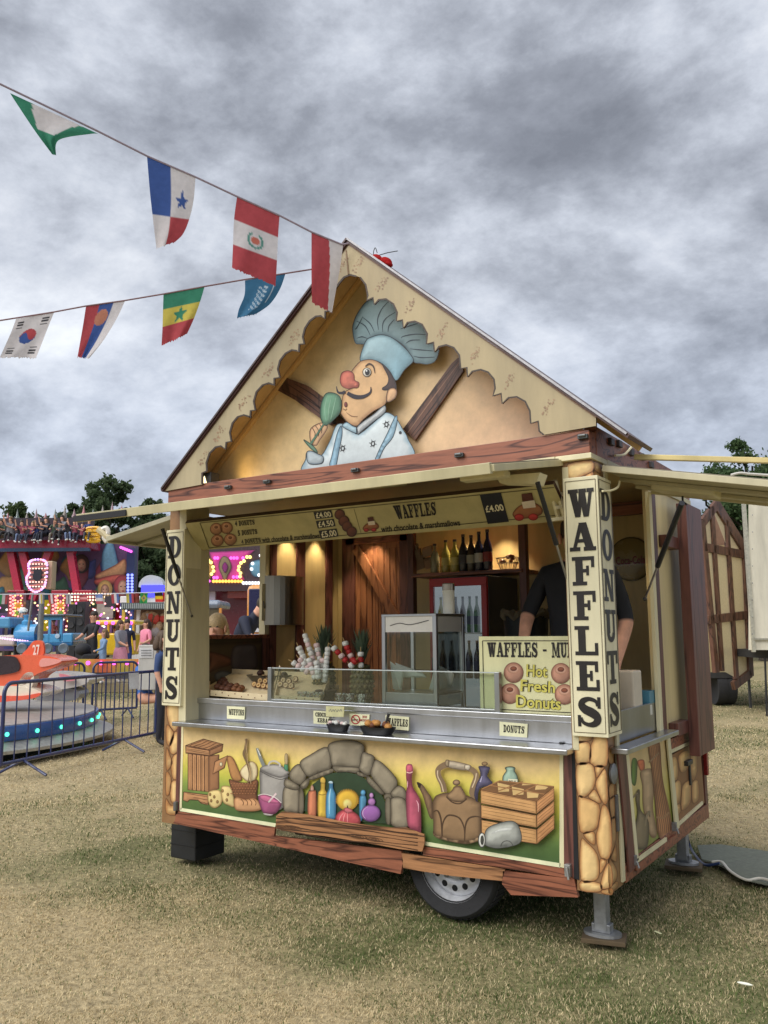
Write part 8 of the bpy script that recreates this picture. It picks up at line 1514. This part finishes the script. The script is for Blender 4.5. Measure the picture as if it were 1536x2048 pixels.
m = MB(); cbox(m, D, 492, 600, 1168, 1330, 1.0, OB); m.build('body', M_gloss, t, bevel=.08); m = MB(); cbox(m, D-.02, 497, 545, 1177, 1264, .03, (.01, .01, .06)); m.build('window', M_gloss, t, bevel=.012); m = MB(); cbox(m, D-.03, 508, 524, 1256, 1264, .01, C(190, 190, 196)); m.build('sticker', M_print, t); m = MB(); cbox(m, D-.02, 494, 545, 1268, 1280, .03, C(150, 150, 180)); m.build('number_plate', M_print, t)
D = 13.5; t = thing('grey_roof_bus_ride', 'small orange ride van with grey roof and wide windscreen', 'ride car', down_to(D, 415, 1262)); m = MB(); cbox(m, D, 384, 444, 1266, 1330, .9, C(176, 84, 56)); m.build('bonnet', M_gloss, t, bevel=.06); m = MB(); cbox(m, D, 386, 442, 1200, 1218, .9, C(110, 122, 138)); m.build('roof', M_gloss, t, bevel=.06); m = MB(); cbox(m, D+.05, 390, 438, 1218, 1266, .02, (.10, .08, .04)); m.build('windscreen', M_gloss, t)
for x in (388, 440): m = MB(); cbox(m, D, x-2.5, x+2.5, 1216, 1268, .06, C(190, 130, 60)); m.build('screen_pillar', M_gloss, t)
for i, (x, c) in enumerate(((470, C(140, 40, 50)), (452, C(150, 120, 50)))): pass
p = depv(7.2, 436, 1232); J = std_pose(headb=(0, -.03, 1.52), headt=(0, -.05, 1.635)); person('girl with long blonde hair and white top seen through the side hatch', (p.x, p.y, p.z-1.70*.92), face_cam-.1, J, outfit(C(214, 208, 206), C(60, 70, 100)), (.52, .38, .20), .92, .34)
p = depv(10.5, 482, 1222); J = std_pose(chest=(0, -.10, 1.24), neck=(0, -.22, 1.38), headb=(0, -.28, 1.43), headt=(0, -.36, 1.51), shl=(-.17, -.14, 1.32), shr=(.17, -.14, 1.32), ell=(-.24, -.26, 1.10), wrl=(-.18, -.46, 1.04), hal=(-.16, -.52, 1.02), elr=(.24, -.26, 1.10), wrr=(.18, -.46, 1.04), har=(.16, -.52, 1.02)); person('person in navy T-shirt leaning forward, seen through the side hatch', (p.x, p.y, p.z-1.42), face_cam+1.2, J, outfit((.014, .018, .04), (.02, .02, .03)), (.04, .03, .02), 1.0)

# ---------------------------------------------------------------- right: glazed timber kiosk and lorry body
D = 17.5; t = thing('glazed_timber_kiosk', 'folded trailer end with brown timber frame, pointed top and clear panes', 'trailer', down_to(D, 1455, 1262)); TB = C(84, 60, 52)
gv = [(1405, 1050), (1432, 1008), (1488, 1100), (1500, 1352), (1472, 1382), (1430, 1345)]
def PG(px, py, L=0): return PGp(px, py, L)
PGp = planeN(depv(D, 1455, 1200), -np.array(FH)*.8+np.array(RH)*.6, .01)
def beam(a, b, w=.10): m = MB(); m.bar(PG(*a), PG(*b), w*1.45, .08, TB, (-FH*.8+RH*.6)); return m.build('timber', M_dark, t, bevel=.006)
for a, b, w in (((1405, 1045), (1434, 1006), .12), ((1430, 1006), (1490, 1102), .16), ((1403, 1040), (1432, 1345), .10), ((1488, 1096), (1500, 1352), .12), ((1422, 1012), (1443, 1342), .08), ((1452, 1040), (1472, 1358), .08), ((1406, 1094), (1490, 1110), .12), ((1414, 1240), (1492, 1230), .12), ((1466, 1372), (1500, 1346), .12)): beam(a, b, w)
for q in ([(1408, 1048), (1424, 1022), (1428, 1096), (1410, 1092)], [(1426, 1020), (1433, 1014), (1453, 1046), (1456, 1100), (1430, 1096)], [(1456, 1052), (1484, 1098), (1486, 1104), (1458, 1102)], [(1410, 1100), (1429, 1102), (1438, 1234), (1416, 1238)], [(1431, 1102), (1456, 1106), (1464, 1232), (1440, 1234)], [(1459, 1106), (1487, 1112), (1492, 1228), (1467, 1230)], [(1418, 1246), (1439, 1242), (1444, 1338), (1428, 1340)], [(1441, 1242), (1465, 1240), (1470, 1355), (1447, 1342)], [(1468, 1240), (1493, 1236), (1498, 1345), (1474, 1356)]):
    m = MB(); m.add([PG(*p, -1) for p in q], [(0, 1, 2, 3)], C(196, 184, 152)); m.build('pane', M_film, t)
m = MB(); m.prism([depv(D+1.0, 1398, 1090), depv(D+1.0, 1436, 1022), depv(D+1.0, 1492, 1092)], tuple(FH*3.5), C(120, 92, 74)); m.build('pitched_roof', M_matte, t)
m = MB(); cbox(m, D+1.0, 1400, 1490, 1085, 1345, 3.5, C(176, 160, 120)); m.build('body', M_cream, t, bevel=.03); m = MB(); cbox(m, D+.9, 1400, 1492, 1345, 1356, 3, (.05, .05, .05)); m.build('chassis', M_matte, t)
for x in (1428, 1446): w = MB(); c = depv(D+1.2, x, 1382); c.z = .36; w.lathe([(.0, 0), (.22, 0), (.35, -.02), (.36, .08), (.36, .18), (.0, .2)], c, (.03, .03, .032), 22, RH); w.build('wheel', M_rubber, t, smooth=True)
m = MB(); m.tube([PG(1497, 1350), Vector((PG(1497, 1350).x, PG(1497, 1350).y, 0))], .03, (.1, .1, .1), 6); m.build('prop', M_galv, t)
D = 16; t = thing('white_lorry_body', 'tall off-white box lorry body cut by the right edge', 'lorry', down_to(D, 1530, 1262)); rd = Vector(ray(1500, 1250)); rd.z = 0; rd.normalize(); m = MB(); m.prism([depv(D, 1497, 1008), depv(D, 1720, 1008), depv(D, 1720, 1300), depv(D, 1497, 1300)], tuple(rd*5), C(206, 200, 182)); m.build('box_body', M_cream, t, bevel=.04); m = MB(); cbox(m, D-.03, 1495, 1502, 1006, 1302, .06, C(190, 186, 170)); m.build('corner_trim', M_galv, t)
for i in range(8): m = MB(); m.ell(depv(D-.05, 1505, 1030+i*34), .012, .008, .012, (.3, .3, .3), 6, 4); m.build('rivet', M_galv, t)
m = MB(); cbox(m, D+.3, 1530, 1700, 1300, 1316, 2, (.03, .03, .03)); m.build('underframe', M_matte, t); m = MB(); m.tube([depv(D+.2, 1530, 1316), down_to(D+.2, 1526, 1316)], .02, (.06, .06, .06), 6); m.build('prop', M_galv, t)
m = MB(); cbox(m, D-.04, 1508, 1700, 1276, 1280, .03, C(170, 166, 150)); m.build('rub_rail', M_galv, t)
w = MB(); c = depv(D+.5, 1620, 1380); c.z = .45; w.lathe([(.0, 0), (.25, 0), (.44, -.02), (.45, .1), (.45, .26), (.0, .28)], c, (.03, .03, .032), 22, FH); w.build('wheel', M_rubber, t, smooth=True)
m = MB(); m.tube(catmull([tuple(depv(15, *p)) for p in ((1462, 950), (1480, 946), (1500, 948), (1560, 952))], 4, False), .025, C(190, 186, 178), 6); tag(m.build('roof_pipe', M_plastic, None, smooth=True), 'pale pipe above the right side awning against the tree', 'pipe')
